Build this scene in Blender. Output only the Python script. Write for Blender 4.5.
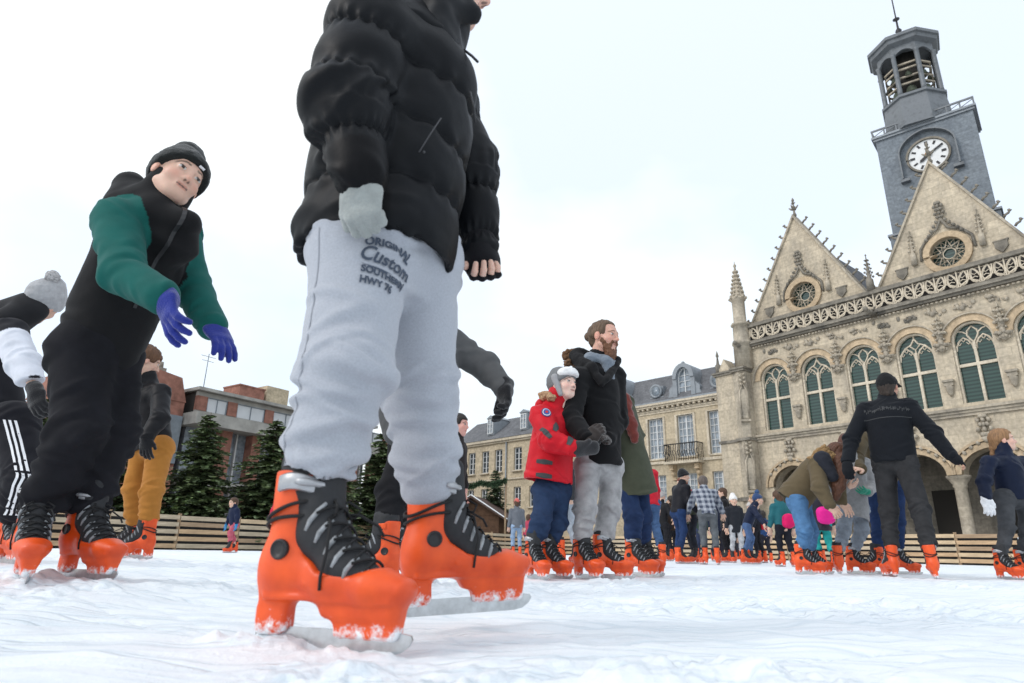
import bpy, bmesh, math, random
import numpy as np
from mathutils import Vector, Matrix
from mathutils.bvhtree import BVHTree

for _o in list(bpy.data.objects):
    bpy.data.objects.remove(_o, do_unlink=True)
SC = bpy.context.scene
COL = SC.collection
R = math.radians

# ------------------------------------------------------------------ camera
W, H, FPX, CAMH = 1024, 683, 640.0, 0.165
PITCH, ROLL = R(18.1), R(1.15)
_F = np.array([0, math.cos(PITCH), math.sin(PITCH)])
_R0 = np.array([1.0, 0, 0]); _U0 = np.cross(_R0, _F)
_R = math.cos(ROLL) * _R0 + math.sin(ROLL) * _U0
_U = -math.sin(ROLL) * _R0 + math.cos(ROLL) * _U0
CAMP = np.array([0, 0, CAMH])
cam_d = bpy.data.cameras.new('camera')
cam = bpy.data.objects.new('camera', cam_d); COL.objects.link(cam)
cam.matrix_world = Matrix(((_R[0], _U[0], -_F[0], 0), (_R[1], _U[1], -_F[1], 0), (_R[2], _U[2], -_F[2], CAMH), (0, 0, 0, 1)))
cam_d.sensor_width = 36; cam_d.lens = 36 * FPX / W
cam_d.clip_start = 0.02; cam_d.clip_end = 3000
cam_d.dof.use_dof = True; cam_d.dof.focus_distance = 4.2; cam_d.dof.aperture_fstop = 5.6
SC.camera = cam

# ------------------------------------------------------------------ sky, sun, exposure
wd = bpy.data.worlds.new('World'); SC.world = wd; wd.use_nodes = True
nt = wd.node_tree; nt.nodes.clear()
SUN_EL, SUN_AZ = R(38), R(-115)
def _n(t, **k):
    n = nt.nodes.new(t)
    for a, b in k.items(): setattr(n, a, b)
    return n
sky = _n('ShaderNodeTexSky', sky_type='NISHITA'); sky.sun_disc = False
sky.sun_elevation = SUN_EL; sky.sun_rotation = SUN_AZ
tc = _n('ShaderNodeTexCoord'); mp = _n('ShaderNodeMapping'); mp.inputs['Scale'].default_value = (1.0, 1.0, 1.7)
mp.inputs['Location'].default_value = (4.4, 1.1, 0.6)
nz = _n('ShaderNodeTexNoise'); nz.inputs['Scale'].default_value = 1.5; nz.inputs['Detail'].default_value = 5; nz.inputs['Roughness'].default_value = 0.5
rp = _n('ShaderNodeValToRGB'); rp.color_ramp.elements[0].position = 0.42; rp.color_ramp.elements[1].position = 0.60
rp.color_ramp.elements[0].color = (0.64, 0.64, 0.64, 1); rp.color_ramp.elements[1].color = (1, 1, 1, 1)
blue = _n('ShaderNodeVectorMath', operation='SCALE'); blue.inputs['Scale'].default_value = 0.30
mix = _n('ShaderNodeMix', data_type='RGBA'); mix.inputs['B'].default_value = (1.02, 1.06, 1.07, 1)
bg = _n('ShaderNodeBackground'); bg.inputs['Strength'].default_value = 1.0
out = _n('ShaderNodeOutputWorld')
L = nt.links.new
L(tc.outputs['Generated'], mp.inputs['Vector']); L(mp.outputs[0], nz.inputs['Vector']); L(nz.outputs[0], rp.inputs[0])
L(sky.outputs[0], blue.inputs[0]); L(rp.outputs[0], mix.inputs['Factor']); L(blue.outputs[0], mix.inputs['A'])
# overcast: the cloud deck is brighter overhead than at the horizon
sz = _n('ShaderNodeSeparateXYZ'); gr = _n('ShaderNodeMapRange'); gr.inputs['From Min'].default_value = 0; gr.inputs['From Max'].default_value = 1; gr.inputs['To Min'].default_value = .93; gr.inputs['To Max'].default_value = 1.35
mul = _n('ShaderNodeVectorMath', operation='SCALE'); L(tc.outputs['Generated'], sz.inputs[0]); L(sz.outputs[2], gr.inputs['Value']); L(mix.outputs['Result'], mul.inputs[0]); L(gr.outputs[0], mul.inputs['Scale'])
L(mul.outputs[0], bg.inputs['Color']); L(bg.outputs[0], out.inputs[0])

sun_d = bpy.data.lights.new('sun', 'SUN'); sun_d.energy = 1.0; sun_d.angle = R(14); sun_d.color = (1.0, 0.96, 0.91)
sun = bpy.data.objects.new('sun', sun_d); COL.objects.link(sun)
# the sun stands behind and to the left of the camera
_sd = Vector((math.sin(SUN_AZ) * math.cos(SUN_EL), math.cos(SUN_AZ) * math.cos(SUN_EL), math.sin(SUN_EL)))
sun.rotation_euler = _sd.to_track_quat('Z', 'Y').to_euler()
sun.location = (-20, -10, 30)
vs = SC.view_settings
vs.view_transform = 'Standard'; vs.look = 'None'; vs.exposure = 0.0; vs.gamma = 1.0; vs.use_curve_mapping = False

# ------------------------------------------------------------------ pixel <-> place
def V3(*a): return np.array(a if len(a) > 1 else a[0], dtype=float)
def ray(x, y): return _F + _R * (x - W / 2) / FPX - _U * (y - H / 2) / FPX
def at(x, y, Y):
    d = ray(x, y); return CAMP + d * Y / d[1]
def nrm(v):
    v = np.asarray(v, float); n = np.linalg.norm(v); return v / n if n > 1e-9 else v
def sstep(a, b, x):
    t = np.clip((x - a) / (b - a), 0, 1); return t * t * (3 - 2 * t)

# ------------------------------------------------------------------ noise
def _h3(i, j, k, seed):
    n = (i.astype(np.int64) * 374761393 + j.astype(np.int64) * 668265263 + k.astype(np.int64) * 2147483647 + seed * 1274126177) & 0xffffffff
    n = ((n ^ (n >> 13)) * 1274126177) & 0xffffffff
    n = (n ^ (n >> 16)) & 0xffffff
    return n.astype(np.float64) / 0xffffff * 2 - 1
def noise3(p, seed=0):
    p = np.asarray(p, float); f = np.floor(p); i = f.astype(np.int64); t = p - f; t = t * t * t * (t * (t * 6 - 15) + 10)
    x, y, z = i[:, 0], i[:, 1], i[:, 2]; r = 0
    for a in (0, 1):
        wa = t[:, 0] if a else 1 - t[:, 0]
        for b in (0, 1):
            wb = t[:, 1] if b else 1 - t[:, 1]
            for c in (0, 1):
                wc = t[:, 2] if c else 1 - t[:, 2]
                r = r + wa * wb * wc * _h3(x + a, y + b, z + c, seed)
    return r
def fbm(p, o=4, seed=0, g=0.5):
    r = 0; a = 1.0; q = np.asarray(p, float)
    for k in range(o):
        r = r + a * noise3(q, seed + k); q = q * 2.03 + 7.1; a *= g
    return r

# ------------------------------------------------------------------ materials
MATS = {}
def material(name, base=(.5, .5, .5), rough=.7, spec=.4, attr=False, nscale=0, namt=0, bscale=0, bump=0, bdist=.01, metal=0, sheen=0, coat=0, trans=0, vec='Object', dark=None, stretch=None, coatr=.1):
    """one procedural material: base colour (or the mesh's own Col attribute), mottled by noise, with a noise bump"""
    if name in MATS: return MATS[name]
    m = bpy.data.materials.new(name); m.use_nodes = True; t = m.node_tree; b = t.nodes['Principled BSDF']
    b.inputs['Roughness'].default_value = rough; b.inputs['Metallic'].default_value = metal
    b.inputs['Specular IOR Level'].default_value = spec
    b.inputs['Sheen Weight'].default_value = sheen; b.inputs['Coat Weight'].default_value = coat; b.inputs['Coat Roughness'].default_value = coatr
    b.inputs['Transmission Weight'].default_value = trans
    tc = t.nodes.new('ShaderNodeTexCoord'); vecout = tc.outputs[vec]
    if stretch:
        mp = t.nodes.new('ShaderNodeMapping'); mp.inputs['Scale'].default_value = stretch
        t.links.new(vecout, mp.inputs['Vector']); vecout = mp.outputs[0]
    if attr:
        a = t.nodes.new('ShaderNodeAttribute'); a.attribute_name = 'Col'; c = a.outputs['Color']
    else:
        a = t.nodes.new('ShaderNodeRGB'); a.outputs[0].default_value = (*base, 1); c = a.outputs[0]
    if nscale:
        n = t.nodes.new('ShaderNodeTexNoise'); n.inputs['Scale'].default_value = nscale; n.inputs['Detail'].default_value = 5; n.inputs['Roughness'].default_value = .6
        t.links.new(vecout, n.inputs['Vector'])
        r = t.nodes.new('ShaderNodeMapRange'); r.inputs['From Min'].default_value = .3; r.inputs['From Max'].default_value = .7
        r.inputs['To Min'].default_value = 1 - namt; r.inputs['To Max'].default_value = 1 + namt
        t.links.new(n.outputs[0], r.inputs['Value'])
        if dark:
            mx = t.nodes.new('ShaderNodeMix'); mx.data_type = 'RGBA'; mx.inputs['B'].default_value = (*dark, 1)
            rr = t.nodes.new('ShaderNodeMapRange'); rr.inputs['From Min'].default_value = .5; rr.inputs['From Max'].default_value = .72; rr.inputs['To Max'].default_value = .75
            t.links.new(n.outputs[0], rr.inputs['Value']); t.links.new(rr.outputs[0], mx.inputs['Factor']); t.links.new(c, mx.inputs['A']); c = mx.outputs['Result']
        s = t.nodes.new('ShaderNodeVectorMath'); s.operation = 'SCALE'
        t.links.new(c, s.inputs[0]); t.links.new(r.outputs[0], s.inputs['Scale']); c = s.outputs[0]
    t.links.new(c, b.inputs['Base Color'])
    if bscale:
        n2 = t.nodes.new('ShaderNodeTexNoise'); n2.inputs['Scale'].default_value = bscale; n2.inputs['Detail'].default_value = 4
        t.links.new(vecout, n2.inputs['Vector'])
        bp = t.nodes.new('ShaderNodeBump'); bp.inputs['Strength'].default_value = bump; bp.inputs['Distance'].default_value = bdist
        t.links.new(n2.outputs[0], bp.inputs['Height']); t.links.new(bp.outputs[0], b.inputs['Normal'])
    MATS[name] = m; return m

def stone_mat(name, base, dark, course=.38, joint=.25, grime=.8):
    """ashlar stone: courses from a brick texture, mottling, and grey weathering in patches and streaks"""
    m = bpy.data.materials.new(name); m.use_nodes = True; t = m.node_tree; b = t.nodes['Principled BSDF']; lk = t.links.new
    b.inputs['Roughness'].default_value = .9; b.inputs['Specular IOR Level'].default_value = .2
    tc = t.nodes.new('ShaderNodeTexCoord')
    sx = t.nodes.new('ShaderNodeSeparateXYZ'); lk(tc.outputs['Object'], sx.inputs[0])
    ad = t.nodes.new('ShaderNodeMath'); ad.operation = 'ADD'; lk(sx.outputs[0], ad.inputs[0]); lk(sx.outputs[1], ad.inputs[1])
    cx = t.nodes.new('ShaderNodeCombineXYZ'); lk(ad.outputs[0], cx.inputs[0]); lk(sx.outputs[2], cx.inputs[1])
    bk = t.nodes.new('ShaderNodeTexBrick'); bk.inputs['Scale'].default_value = 1 / course / 2
    bk.inputs['Brick Width'].default_value = .95; bk.inputs['Row Height'].default_value = .5; bk.inputs['Mortar Size'].default_value = .02
    bk.inputs['Color1'].default_value = (*base, 1); bk.inputs['Color2'].default_value = (*[c * .8 for c in base], 1)
    bk.inputs['Mortar'].default_value = (*[c * (1 - joint) for c in base], 1)
    lk(cx.outputs[0], bk.inputs['Vector'])
    n1 = t.nodes.new('ShaderNodeTexNoise'); n1.inputs['Scale'].default_value = .9; n1.inputs['Detail'].default_value = 8; n1.inputs['Roughness'].default_value = .65
    mp = t.nodes.new('ShaderNodeMapping'); mp.inputs['Scale'].default_value = (1.6, 1.6, .7); lk(tc.outputs['Object'], mp.inputs[0]); lk(mp.outputs[0], n1.inputs['Vector'])
    r1 = t.nodes.new('ShaderNodeMapRange'); r1.inputs['From Min'].default_value = .45; r1.inputs['From Max'].default_value = .68; r1.inputs['To Max'].default_value = grime
    lk(n1.outputs[0], r1.inputs['Value'])
    mx = t.nodes.new('ShaderNodeMix'); mx.data_type = 'RGBA'; mx.inputs['B'].default_value = (*dark, 1)
    lk(r1.outputs[0], mx.inputs['Factor']); lk(bk.outputs[0], mx.inputs['A'])
    n2 = t.nodes.new('ShaderNodeTexNoise'); n2.inputs['Scale'].default_value = 7; n2.inputs['Detail'].default_value = 6; lk(tc.outputs['Object'], n2.inputs['Vector'])
    r2 = t.nodes.new('ShaderNodeMapRange'); r2.inputs['From Min'].default_value = .3; r2.inputs['From Max'].default_value = .7; r2.inputs['To Min'].default_value = .80; r2.inputs['To Max'].default_value = 1.18
    lk(n2.outputs[0], r2.inputs['Value'])
    s = t.nodes.new('ShaderNodeVectorMath'); s.operation = 'SCALE'; lk(mx.outputs['Result'], s.inputs[0]); lk(r2.outputs[0], s.inputs['Scale'])
    lk(s.outputs[0], b.inputs['Base Color'])
    bp = t.nodes.new('ShaderNodeBump'); bp.inputs['Strength'].default_value = .35; bp.inputs['Distance'].default_value = .03
    lk(n2.outputs[0], bp.inputs['Height']); lk(bp.outputs[0], b.inputs['Normal'])
    MATS[name] = m; return m

# ------------------------------------------------------------------ objects
def empty(name, loc=(0, 0, 0), rz=0, label=None, cat=None, group=None):
    o = bpy.data.objects.new(name, None); COL.objects.link(o); o.location = [float(c) for c in loc]; o.rotation_euler = (0, 0, rz)
    o.empty_display_size = .1
    return tag(o, label, cat, group)
def tag(o, label=None, cat=None, group=None, kind=None):
    if label: o['label'] = label
    if cat: o['category'] = cat
    if group: o['group'] = group
    if kind: o['kind'] = kind
    return o
def mesh_np(name, v, f, smooth=True, col=None):
    """mesh from numpy arrays: v (n,3), f (m,k) with k = 3 or 4"""
    me = bpy.data.meshes.new(name); v = np.asarray(v, np.float32); f = np.asarray(f, np.int32)
    me.vertices.add(len(v)); me.vertices.foreach_set('co', v.ravel())
    k = f.shape[1]; me.loops.add(f.size); me.polygons.add(len(f))
    me.loops.foreach_set('vertex_index', f.ravel()); me.polygons.foreach_set('loop_start', np.arange(0, f.size, k, dtype=np.int32))
    me.polygons.foreach_set('use_smooth', np.full(len(f), smooth))
    me.update(calc_edges=True)
    if col is not None:
        a = me.attributes.new('Col', 'FLOAT_COLOR', 'POINT'); c = np.ones((len(v), 4), np.float32); c[:, :3] = col; a.data.foreach_set('color', c.ravel())
    return me
def link(name, me, mat=None, parent=None, loc=(0, 0, 0), rot=(0, 0, 0), scale=None):
    o = bpy.data.objects.new(name, me); COL.objects.link(o)
    if mat is not None and me is not None and len(me.materials) == 0:
        for m in (mat if isinstance(mat, (list, tuple)) else [mat]): me.materials.append(m)
    o.parent = parent; o.location = [float(c) for c in loc]; o.rotation_euler = rot
    if scale is not None: o.scale = scale
    return o

class MB:
    """collects simple shapes into one mesh"""
    def __init__(s): s.v = []; s.f = []; s.sm = []
    def add(s, vs, fs, smooth=False):
        k = len(s.v); s.v += [tuple(map(float, p)) for p in vs]; s.f += [tuple(i + k for i in q) for q in fs]; s.sm += [smooth] * len(fs); return s
    def box(s, x0, x1, y0, y1, z0, z1):
        return s.add([(x0, y0, z0), (x1, y0, z0), (x1, y1, z0), (x0, y1, z0), (x0, y0, z1), (x1, y0, z1), (x1, y1, z1), (x0, y1, z1)],
                     [(3, 2, 1, 0), (4, 5, 6, 7), (0, 1, 5, 4), (1, 2, 6, 5), (2, 3, 7, 6), (3, 0, 4, 7)])
    def prism(s, poly, y0, y1):
        """polygon in (x, z), counter-clockwise seen from -y, extruded y0..y1"""
        n = len(poly); vs = [(x, y0, z) for x, z in poly] + [(x, y1, z) for x, z in poly]
        return s.add(vs, [tuple(range(n)), tuple(range(2 * n - 1, n - 1, -1))] + [(i, i + n, (i + 1) % n + n, (i + 1) % n) for i in range(n)])
    def lathe(s, prof, n=12, c=(0, 0), sx=1, sy=1, rot=0, smooth=True):
        vs = []; fs = []; m = len(prof)
        for r, z in prof:
            for k in range(n):
                a = rot + 2 * math.pi * k / n; vs.append((c[0] + r * math.cos(a) * sx, c[1] + r * math.sin(a) * sy, z))
        for i in range(m - 1):
            for k in range(n):
                a, b = i * n + k, i * n + (k + 1) % n; fs.append((a, b, b + n, a + n))
        fs.append(tuple(range(n - 1, -1, -1))); fs.append(tuple(range((m - 1) * n, m * n)))
        return s.add(vs, fs, smooth)
    def tube(s, pts, r, n=6, closed=False, smooth=True, flat=None):
        """tube along a polyline; r a number or one per point; flat=(axis, factor) squashes the section along an axis"""
        pts = [np.asarray(p, float) for p in pts]; m = len(pts); rr = r if hasattr(r, '__len__') else [r] * m
        vs = []; fs = []; up = None
        for i in range(m):
            a = pts[(i - 1) % m] if (closed or i > 0) else pts[i]; b = pts[(i + 1) % m] if (closed or i < m - 1) else pts[i]
            t = nrm(b - a)
            if up is None: up = nrm(np.cross(t, [0.3, 1, 0.2] if abs(t[1]) < .9 else [1, 0, 0]))
            up = nrm(up - t * (up @ t)); q = np.cross(t, up)
            for k in range(n):
                g = 2 * math.pi * (k + .5) / n; vs.append(pts[i] + (up * math.cos(g) + q * math.sin(g)) * rr[i])
        for i in range(m if closed else m - 1):
            for k in range(n):
                a, b = i * n + k, i * n + (k + 1) % n; j = ((i + 1) % m) * n
                fs.append((a, b, j + (k + 1) % n, j + k))
        if not closed: fs.append(tuple(range(n - 1, -1, -1))); fs.append(tuple(range((m - 1) * n, m * n)))
        return s.add(vs, fs, smooth)
    def ball(s, c, r, n=8, m=5, sc=(1, 1, 1), jit=0, rng=None):
        vs = []; fs = []
        for i in range(m + 1):
            a = math.pi * i / m
            for k in range(n):
                b = 2 * math.pi * k / n; j = 1 + (rng.uniform(-jit, jit) if rng and 0 < i < m else 0)
                vs.append((c[0] + r * sc[0] * math.sin(a) * math.cos(b) * j, c[1] + r * sc[1] * math.sin(a) * math.sin(b) * j, c[2] - r * sc[2] * math.cos(a) * j))
        for i in range(m):
            for k in range(n):
                p, q = i * n + k, i * n + (k + 1) % n; fs.append((p, q, q + n, p + n))
        return s.add(vs, fs, True)
    def mesh(s, name):
        me = bpy.data.meshes.new(name); me.from_pydata(s.v, [], s.f); me.polygons.foreach_set('use_smooth', s.sm); me.update(); return me
    def build(s, name, mat, parent=None, loc=(0, 0, 0), rot=(0, 0, 0)):
        return link(name, s.mesh(name), mat, parent, loc, rot)

# ------------------------------------------------------------------ solid shapes blended on a grid (for figures and skates)
class Prim:
    __slots__ = ('fn', 'lo', 'hi', 'op', 'k')
    def __init__(s, fn, lo, hi, op='u', k=.02): s.fn = fn; s.lo = np.asarray(lo, float); s.hi = np.asarray(hi, float); s.op = op; s.k = k
def cap(a, b, ra, rb, side=None, sx=1.0, k=.02, op='u'):
    a = V3(a); b = V3(b); ba = b - a; L2 = max(ba @ ba, 1e-9); m = max(ra, rb) * max(1, sx)
    sd = None if side is None else nrm(side)
    def fn(X, Y, Z):
        dx, dy, dz = X - a[0], Y - a[1], Z - a[2]
        t = np.clip((dx * ba[0] + dy * ba[1] + dz * ba[2]) / L2, 0, 1)
        qx, qy, qz = dx - t * ba[0], dy - t * ba[1], dz - t * ba[2]
        if sd is not None:
            w = (qx * sd[0] + qy * sd[1] + qz * sd[2]) * (1 / sx - 1); qx = qx + w * sd[0]; qy = qy + w * sd[1]; qz = qz + w * sd[2]
        return (np.sqrt(qx * qx + qy * qy + qz * qz) - (ra + (rb - ra) * t)) * min(1, sx)
    return Prim(fn, np.minimum(a, b) - m, np.maximum(a, b) + m, op, k)
def ell(c, rad, ax=None, k=.02, op='u'):
    c = V3(c); ax = np.eye(3) if ax is None else np.asarray(ax, float); m = max(rad)
    def fn(X, Y, Z):
        dx, dy, dz = X - c[0], Y - c[1], Z - c[2]; k0 = 0; k1 = 0
        for i in range(3):
            p = dx * ax[i][0] + dy * ax[i][1] + dz * ax[i][2]; k0 = k0 + (p / rad[i]) ** 2; k1 = k1 + (p / rad[i] ** 2) ** 2
        k0 = np.sqrt(k0); k1 = np.sqrt(k1) + 1e-9; return k0 * (k0 - 1) / k1
    return Prim(fn, c - m, c + m, op, k)
def rbox(c, half, r, ax=None, k=.01, op='u'):
    c = V3(c); ax = np.eye(3) if ax is None else np.asarray(ax, float); m = np.linalg.norm(half)
    def fn(X, Y, Z):
        dx, dy, dz = X - c[0], Y - c[1], Z - c[2]; o = 0; ins = None
        for i in range(3):
            p = np.abs(dx * ax[i][0] + dy * ax[i][1] + dz * ax[i][2]) - (half[i] - r); o = o + np.maximum(p, 0) ** 2; ins = p if ins is None else np.maximum(ins, p)
        return np.sqrt(o) + np.minimum(ins, 0) - r
    return Prim(fn, c - m, c + m, op, k)
BIG = 1e3
def half(p, n, k=.01):
    """cut away the side the normal n points to"""
    p = V3(p); n = nrm(n)
    return Prim(lambda X, Y, Z: -((X - p[0]) * n[0] + (Y - p[1]) * n[1] + (Z - p[2]) * n[2]), [-BIG] * 3, [BIG] * 3, 's', k)
def cutfn(fn, k=.01): return Prim(fn, [-BIG] * 3, [BIG] * 3, 's', k)

def solid(prims, h, pad=.012):
    """surface of blended shapes: naive surface nets over a grid with step h -> verts, quads"""
    us = [p for p in prims if p.op == 'u']
    lo = np.min([p.lo for p in us], 0) - pad - 2 * h; hi = np.max([p.hi for p in us], 0) + pad + 2 * h
    n = np.ceil((hi - lo) / h).astype(int) + 1
    gx, gy, gz = [(lo[i] + h * np.arange(n[i])).astype(np.float32) for i in range(3)]
    Vv = np.full(n, .5, np.float32)
    for p in prims:
        m = p.k * 1.2 + 3 * h
        i0 = np.clip(np.floor((p.lo - m - lo) / h), 0, n - 1).astype(int); i1 = np.clip(np.ceil((p.hi + m - lo) / h) + 1, 1, n).astype(int)
        if np.any(i1 <= i0): continue
        sl = tuple(slice(i0[q], i1[q]) for q in range(3))
        d = p.fn(gx[sl[0]][:, None, None], gy[sl[1]][None, :, None], gz[sl[2]][None, None, :]).astype(np.float32)
        c = Vv[sl]; k = max(p.k, 1e-5)
        if p.op == 'u':
            t = np.clip(.5 + .5 * (d - c) / k, 0, 1); Vv[sl] = d + (c - d) * t - k * t * (1 - t)
        else:
            d = -d; t = np.clip(.5 - .5 * (d - c) / k, 0, 1); Vv[sl] = d + (c - d) * t + k * t * (1 - t)
    S = Vv < 0
    cnt = np.zeros(n - 1, np.int8)
    for a in (0, 1):
        for b in (0, 1):
            for c in (0, 1): cnt += S[a:n[0] - 1 + a, b:n[1] - 1 + b, c:n[2] - 1 + c]
    act = (cnt > 0) & (cnt < 8); ci = np.argwhere(act)
    if len(ci) == 0: return np.zeros((0, 3)), np.zeros((0, 4), int)
    idx = np.full(n - 1, -1, np.int32); idx[act] = np.arange(len(ci))
    acc = np.zeros((len(ci), 3)); w = np.zeros(len(ci))
    co = [(a, b, c) for a in (0, 1) for b in (0, 1) for c in (0, 1)]
    for p_ in co:
        for ax in range(3):
            if p_[ax]: continue
            q_ = list(p_); q_[ax] = 1
            va = Vv[ci[:, 0] + p_[0], ci[:, 1] + p_[1], ci[:, 2] + p_[2]]; vb = Vv[ci[:, 0] + q_[0], ci[:, 1] + q_[1], ci[:, 2] + q_[2]]
            x = (va < 0) != (vb < 0); t = np.where(x, va / np.where(x, va - vb, 1), 0)
            pt = np.tile(np.array(p_, float), (len(ci), 1)); pt[:, ax] += t
            acc += pt * x[:, None]; w += x
    v = lo + h * (ci + acc / w[:, None])
    qs = []
    for ax in range(3):
        o = [np.array(e) for e in ((1, 0, 0), (0, 1, 0), (0, 0, 1))]; e1, e2 = o[(ax + 1) % 3], o[(ax + 2) % 3]
        s0 = [slice(0, n[i] - 1) if i == ax else slice(1, n[i] - 1) for i in range(3)]; s1 = list(s0); s1[ax] = slice(1, n[ax])
        A, B = S[tuple(s0)], S[tuple(s1)]; ed = np.argwhere(A != B)
        if len(ed) == 0: continue
        fl = A[tuple(ed.T)]; off = np.array([0 if i == ax else 1 for i in range(3)]); g = ed + off
        q = np.stack([idx[tuple((g - e1 - e2).T)], idx[tuple((g - e2).T)], idx[tuple(g.T)], idx[tuple((g - e1).T)]], 1)
        q[~fl] = q[~fl][:, ::-1]; qs.append(q)
    q = np.concatenate(qs); q = q[(q >= 0).all(1)]
    return v, q
def vnormals(v, q):
    fn = np.cross(v[q[:, 2]] - v[q[:, 0]], v[q[:, 3]] - v[q[:, 1]]); n = np.zeros_like(v)
    for k in range(4): np.add.at(n, q[:, k], fn)
    return n / (np.linalg.norm(n, axis=1, keepdims=True) + 1e-12)
def smooth_v(v, q, it=1, lam=.5):
    for _ in range(it):
        a = np.zeros_like(v); c = np.zeros(len(v))
        for i in range(4):
            j = (i + 1) % 4
            np.add.at(a, q[:, i], v[q[:, j]]); np.add.at(a, q[:, j], v[q[:, i]]); np.add.at(c, q[:, i], 1); np.add.at(c, q[:, j], 1)
        v = v + lam * (a / np.maximum(c, 1)[:, None] - v)
    return v
# ================================================================== THE RINK
def zice(x, y):
    """the trampled snow on the ice lies a little higher on the left"""
    x = np.asarray(x, float); y = np.asarray(y, float); a = -x / (np.abs(y) + .3)
    r = .055 * sstep(.18, .55, a) * sstep(.8, 2.4, y) * (1 - sstep(6, 14, y))
    return float(r) if r.ndim == 0 else r
LF0, LDIR = V3(-19.5, 6.0, 0), nrm(V3(.5676, .8233, 0))        # left fence line
RDIR = nrm(V3(.62, -.784, 0)); RF0 = V3(14.8, 22.7, 0)         # right fence line, parallel to the town hall
_A = np.array([[LDIR[0], -RDIR[0]], [LDIR[1], -RDIR[1]]]); _t = np.linalg.solve(_A, (RF0 - LF0)[:2]); CORNER = LF0 + LDIR * _t[0]

def snow_mat():
    m = bpy.data.materials.new('scraped_ice'); m.use_nodes = True; t = m.node_tree; b = t.nodes['Principled BSDF']; lk = t.links.new
    tc = t.nodes.new('ShaderNodeTexCoord')
    n = t.nodes.new('ShaderNodeTexNoise'); n.inputs['Scale'].default_value = 2.2; n.inputs['Detail'].default_value = 8; n.inputs['Roughness'].default_value = .62; lk(tc.outputs['Object'], n.inputs['Vector'])
    cr = t.nodes.new('ShaderNodeValToRGB'); cr.color_ramp.elements[0].position = .32; cr.color_ramp.elements[1].position = .62
    cr.color_ramp.elements[0].color = (.80, .845, .885, 1); cr.color_ramp.elements[1].color = (.88, .92, .95, 1); lk(n.outputs[0], cr.inputs[0])
    mp = t.nodes.new('ShaderNodeMapping'); mp.inputs['Scale'].default_value = (.7, 9, 1); mp.inputs['Rotation'].default_value = (0, 0, .5); lk(tc.outputs['Object'], mp.inputs[0])
    n2 = t.nodes.new('ShaderNodeTexNoise'); n2.inputs['Scale'].default_value = 3.0; n2.inputs['Detail'].default_value = 7; n2.inputs['Distortion'].default_value = .6; lk(mp.outputs[0], n2.inputs['Vector'])
    r2 = t.nodes.new('ShaderNodeMapRange'); r2.inputs['From Min'].default_value = .50; r2.inputs['From Max'].default_value = .66; r2.inputs['To Max'].default_value = .75; lk(n2.outputs[0], r2.inputs['Value'])
    mx = t.nodes.new('ShaderNodeMix'); mx.data_type = 'RGBA'; mx.inputs['B'].default_value = (.73, .795, .845, 1); lk(r2.outputs[0], mx.inputs['Factor']); lk(cr.outputs[0], mx.inputs['A'])
    # thin blade cuts crossing the surface: edges of stretched cells, in two directions
    cut = None
    for rot, sc in ((.35, 1.0), (-.9, .8), (1.3, .7)):
        mv = t.nodes.new('ShaderNodeMapping'); mv.inputs['Scale'].default_value = (.45 * sc, 3.2 * sc, 1); mv.inputs['Rotation'].default_value = (0, 0, rot); lk(tc.outputs['Object'], mv.inputs[0])
        nd = t.nodes.new('ShaderNodeTexNoise'); nd.inputs['Scale'].default_value = .8; lk(mv.outputs[0], nd.inputs['Vector'])
        va = t.nodes.new('ShaderNodeVectorMath'); va.operation = 'MULTIPLY_ADD'; va.inputs[1].default_value = (.9, .9, 0); lk(nd.outputs['Color'], va.inputs[0]); lk(mv.outputs[0], va.inputs[2])
        vo = t.nodes.new('ShaderNodeTexVoronoi'); vo.feature = 'DISTANCE_TO_EDGE'; vo.inputs['Scale'].default_value = 1.6; lk(va.outputs[0], vo.inputs['Vector'])
        mr = t.nodes.new('ShaderNodeMapRange'); mr.inputs['From Min'].default_value = .0; mr.inputs['From Max'].default_value = .018; mr.inputs['To Min'].default_value = 1; mr.inputs['To Max'].default_value = 0; lk(vo.outputs['Distance'], mr.inputs['Value'])
        if cut is None: cut = mr.outputs[0]
        else:
            mm = t.nodes.new('ShaderNodeMath'); mm.operation = 'MAXIMUM'; lk(cut, mm.inputs[0]); lk(mr.outputs[0], mm.inputs[1]); cut = mm.outputs[0]
    cf = t.nodes.new('ShaderNodeMath'); cf.operation = 'MULTIPLY'; cf.inputs[1].default_value = .55; lk(cut, cf.inputs[0])
    m2 = t.nodes.new('ShaderNodeMix'); m2.data_type = 'RGBA'; m2.inputs['B'].default_value = (.62, .71, .78, 1); lk(cf.outputs[0], m2.inputs['Factor']); lk(mx.outputs['Result'], m2.inputs['A'])
    lk(m2.outputs['Result'], b.inputs['Base Color'])
    b.inputs['Roughness'].default_value = .5; b.inputs['Specular IOR Level'].default_value = .35
    
    n3 = t.nodes.new('ShaderNodeTexNoise'); n3.inputs['Scale'].default_value = 60; n3.inputs['Detail'].default_value = 8; n3.inputs['Roughness'].default_value = .7; lk(tc.outputs['Object'], n3.inputs['Vector'])
    ad = t.nodes.new('ShaderNodeMath'); ad.operation = 'MULTIPLY_ADD'; ad.inputs[1].default_value = 1.5; lk(n2.outputs[0], ad.inputs[0]); lk(n3.outputs[0], ad.inputs[2])
    sb = t.nodes.new('ShaderNodeMath'); sb.operation = 'MULTIPLY_ADD'; sb.inputs[1].default_value = -.8; lk(cut, sb.inputs[0]); lk(ad.outputs[0], sb.inputs[2])
    bp = t.nodes.new('ShaderNodeBump'); bp.inputs['Strength'].default_value = .55; bp.inputs['Distance'].default_value = .012; lk(sb.outputs[0], bp.inputs['Height']); lk(bp.outputs[0], b.inputs['Normal'])
    return m
SNOW = snow_mat()
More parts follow.
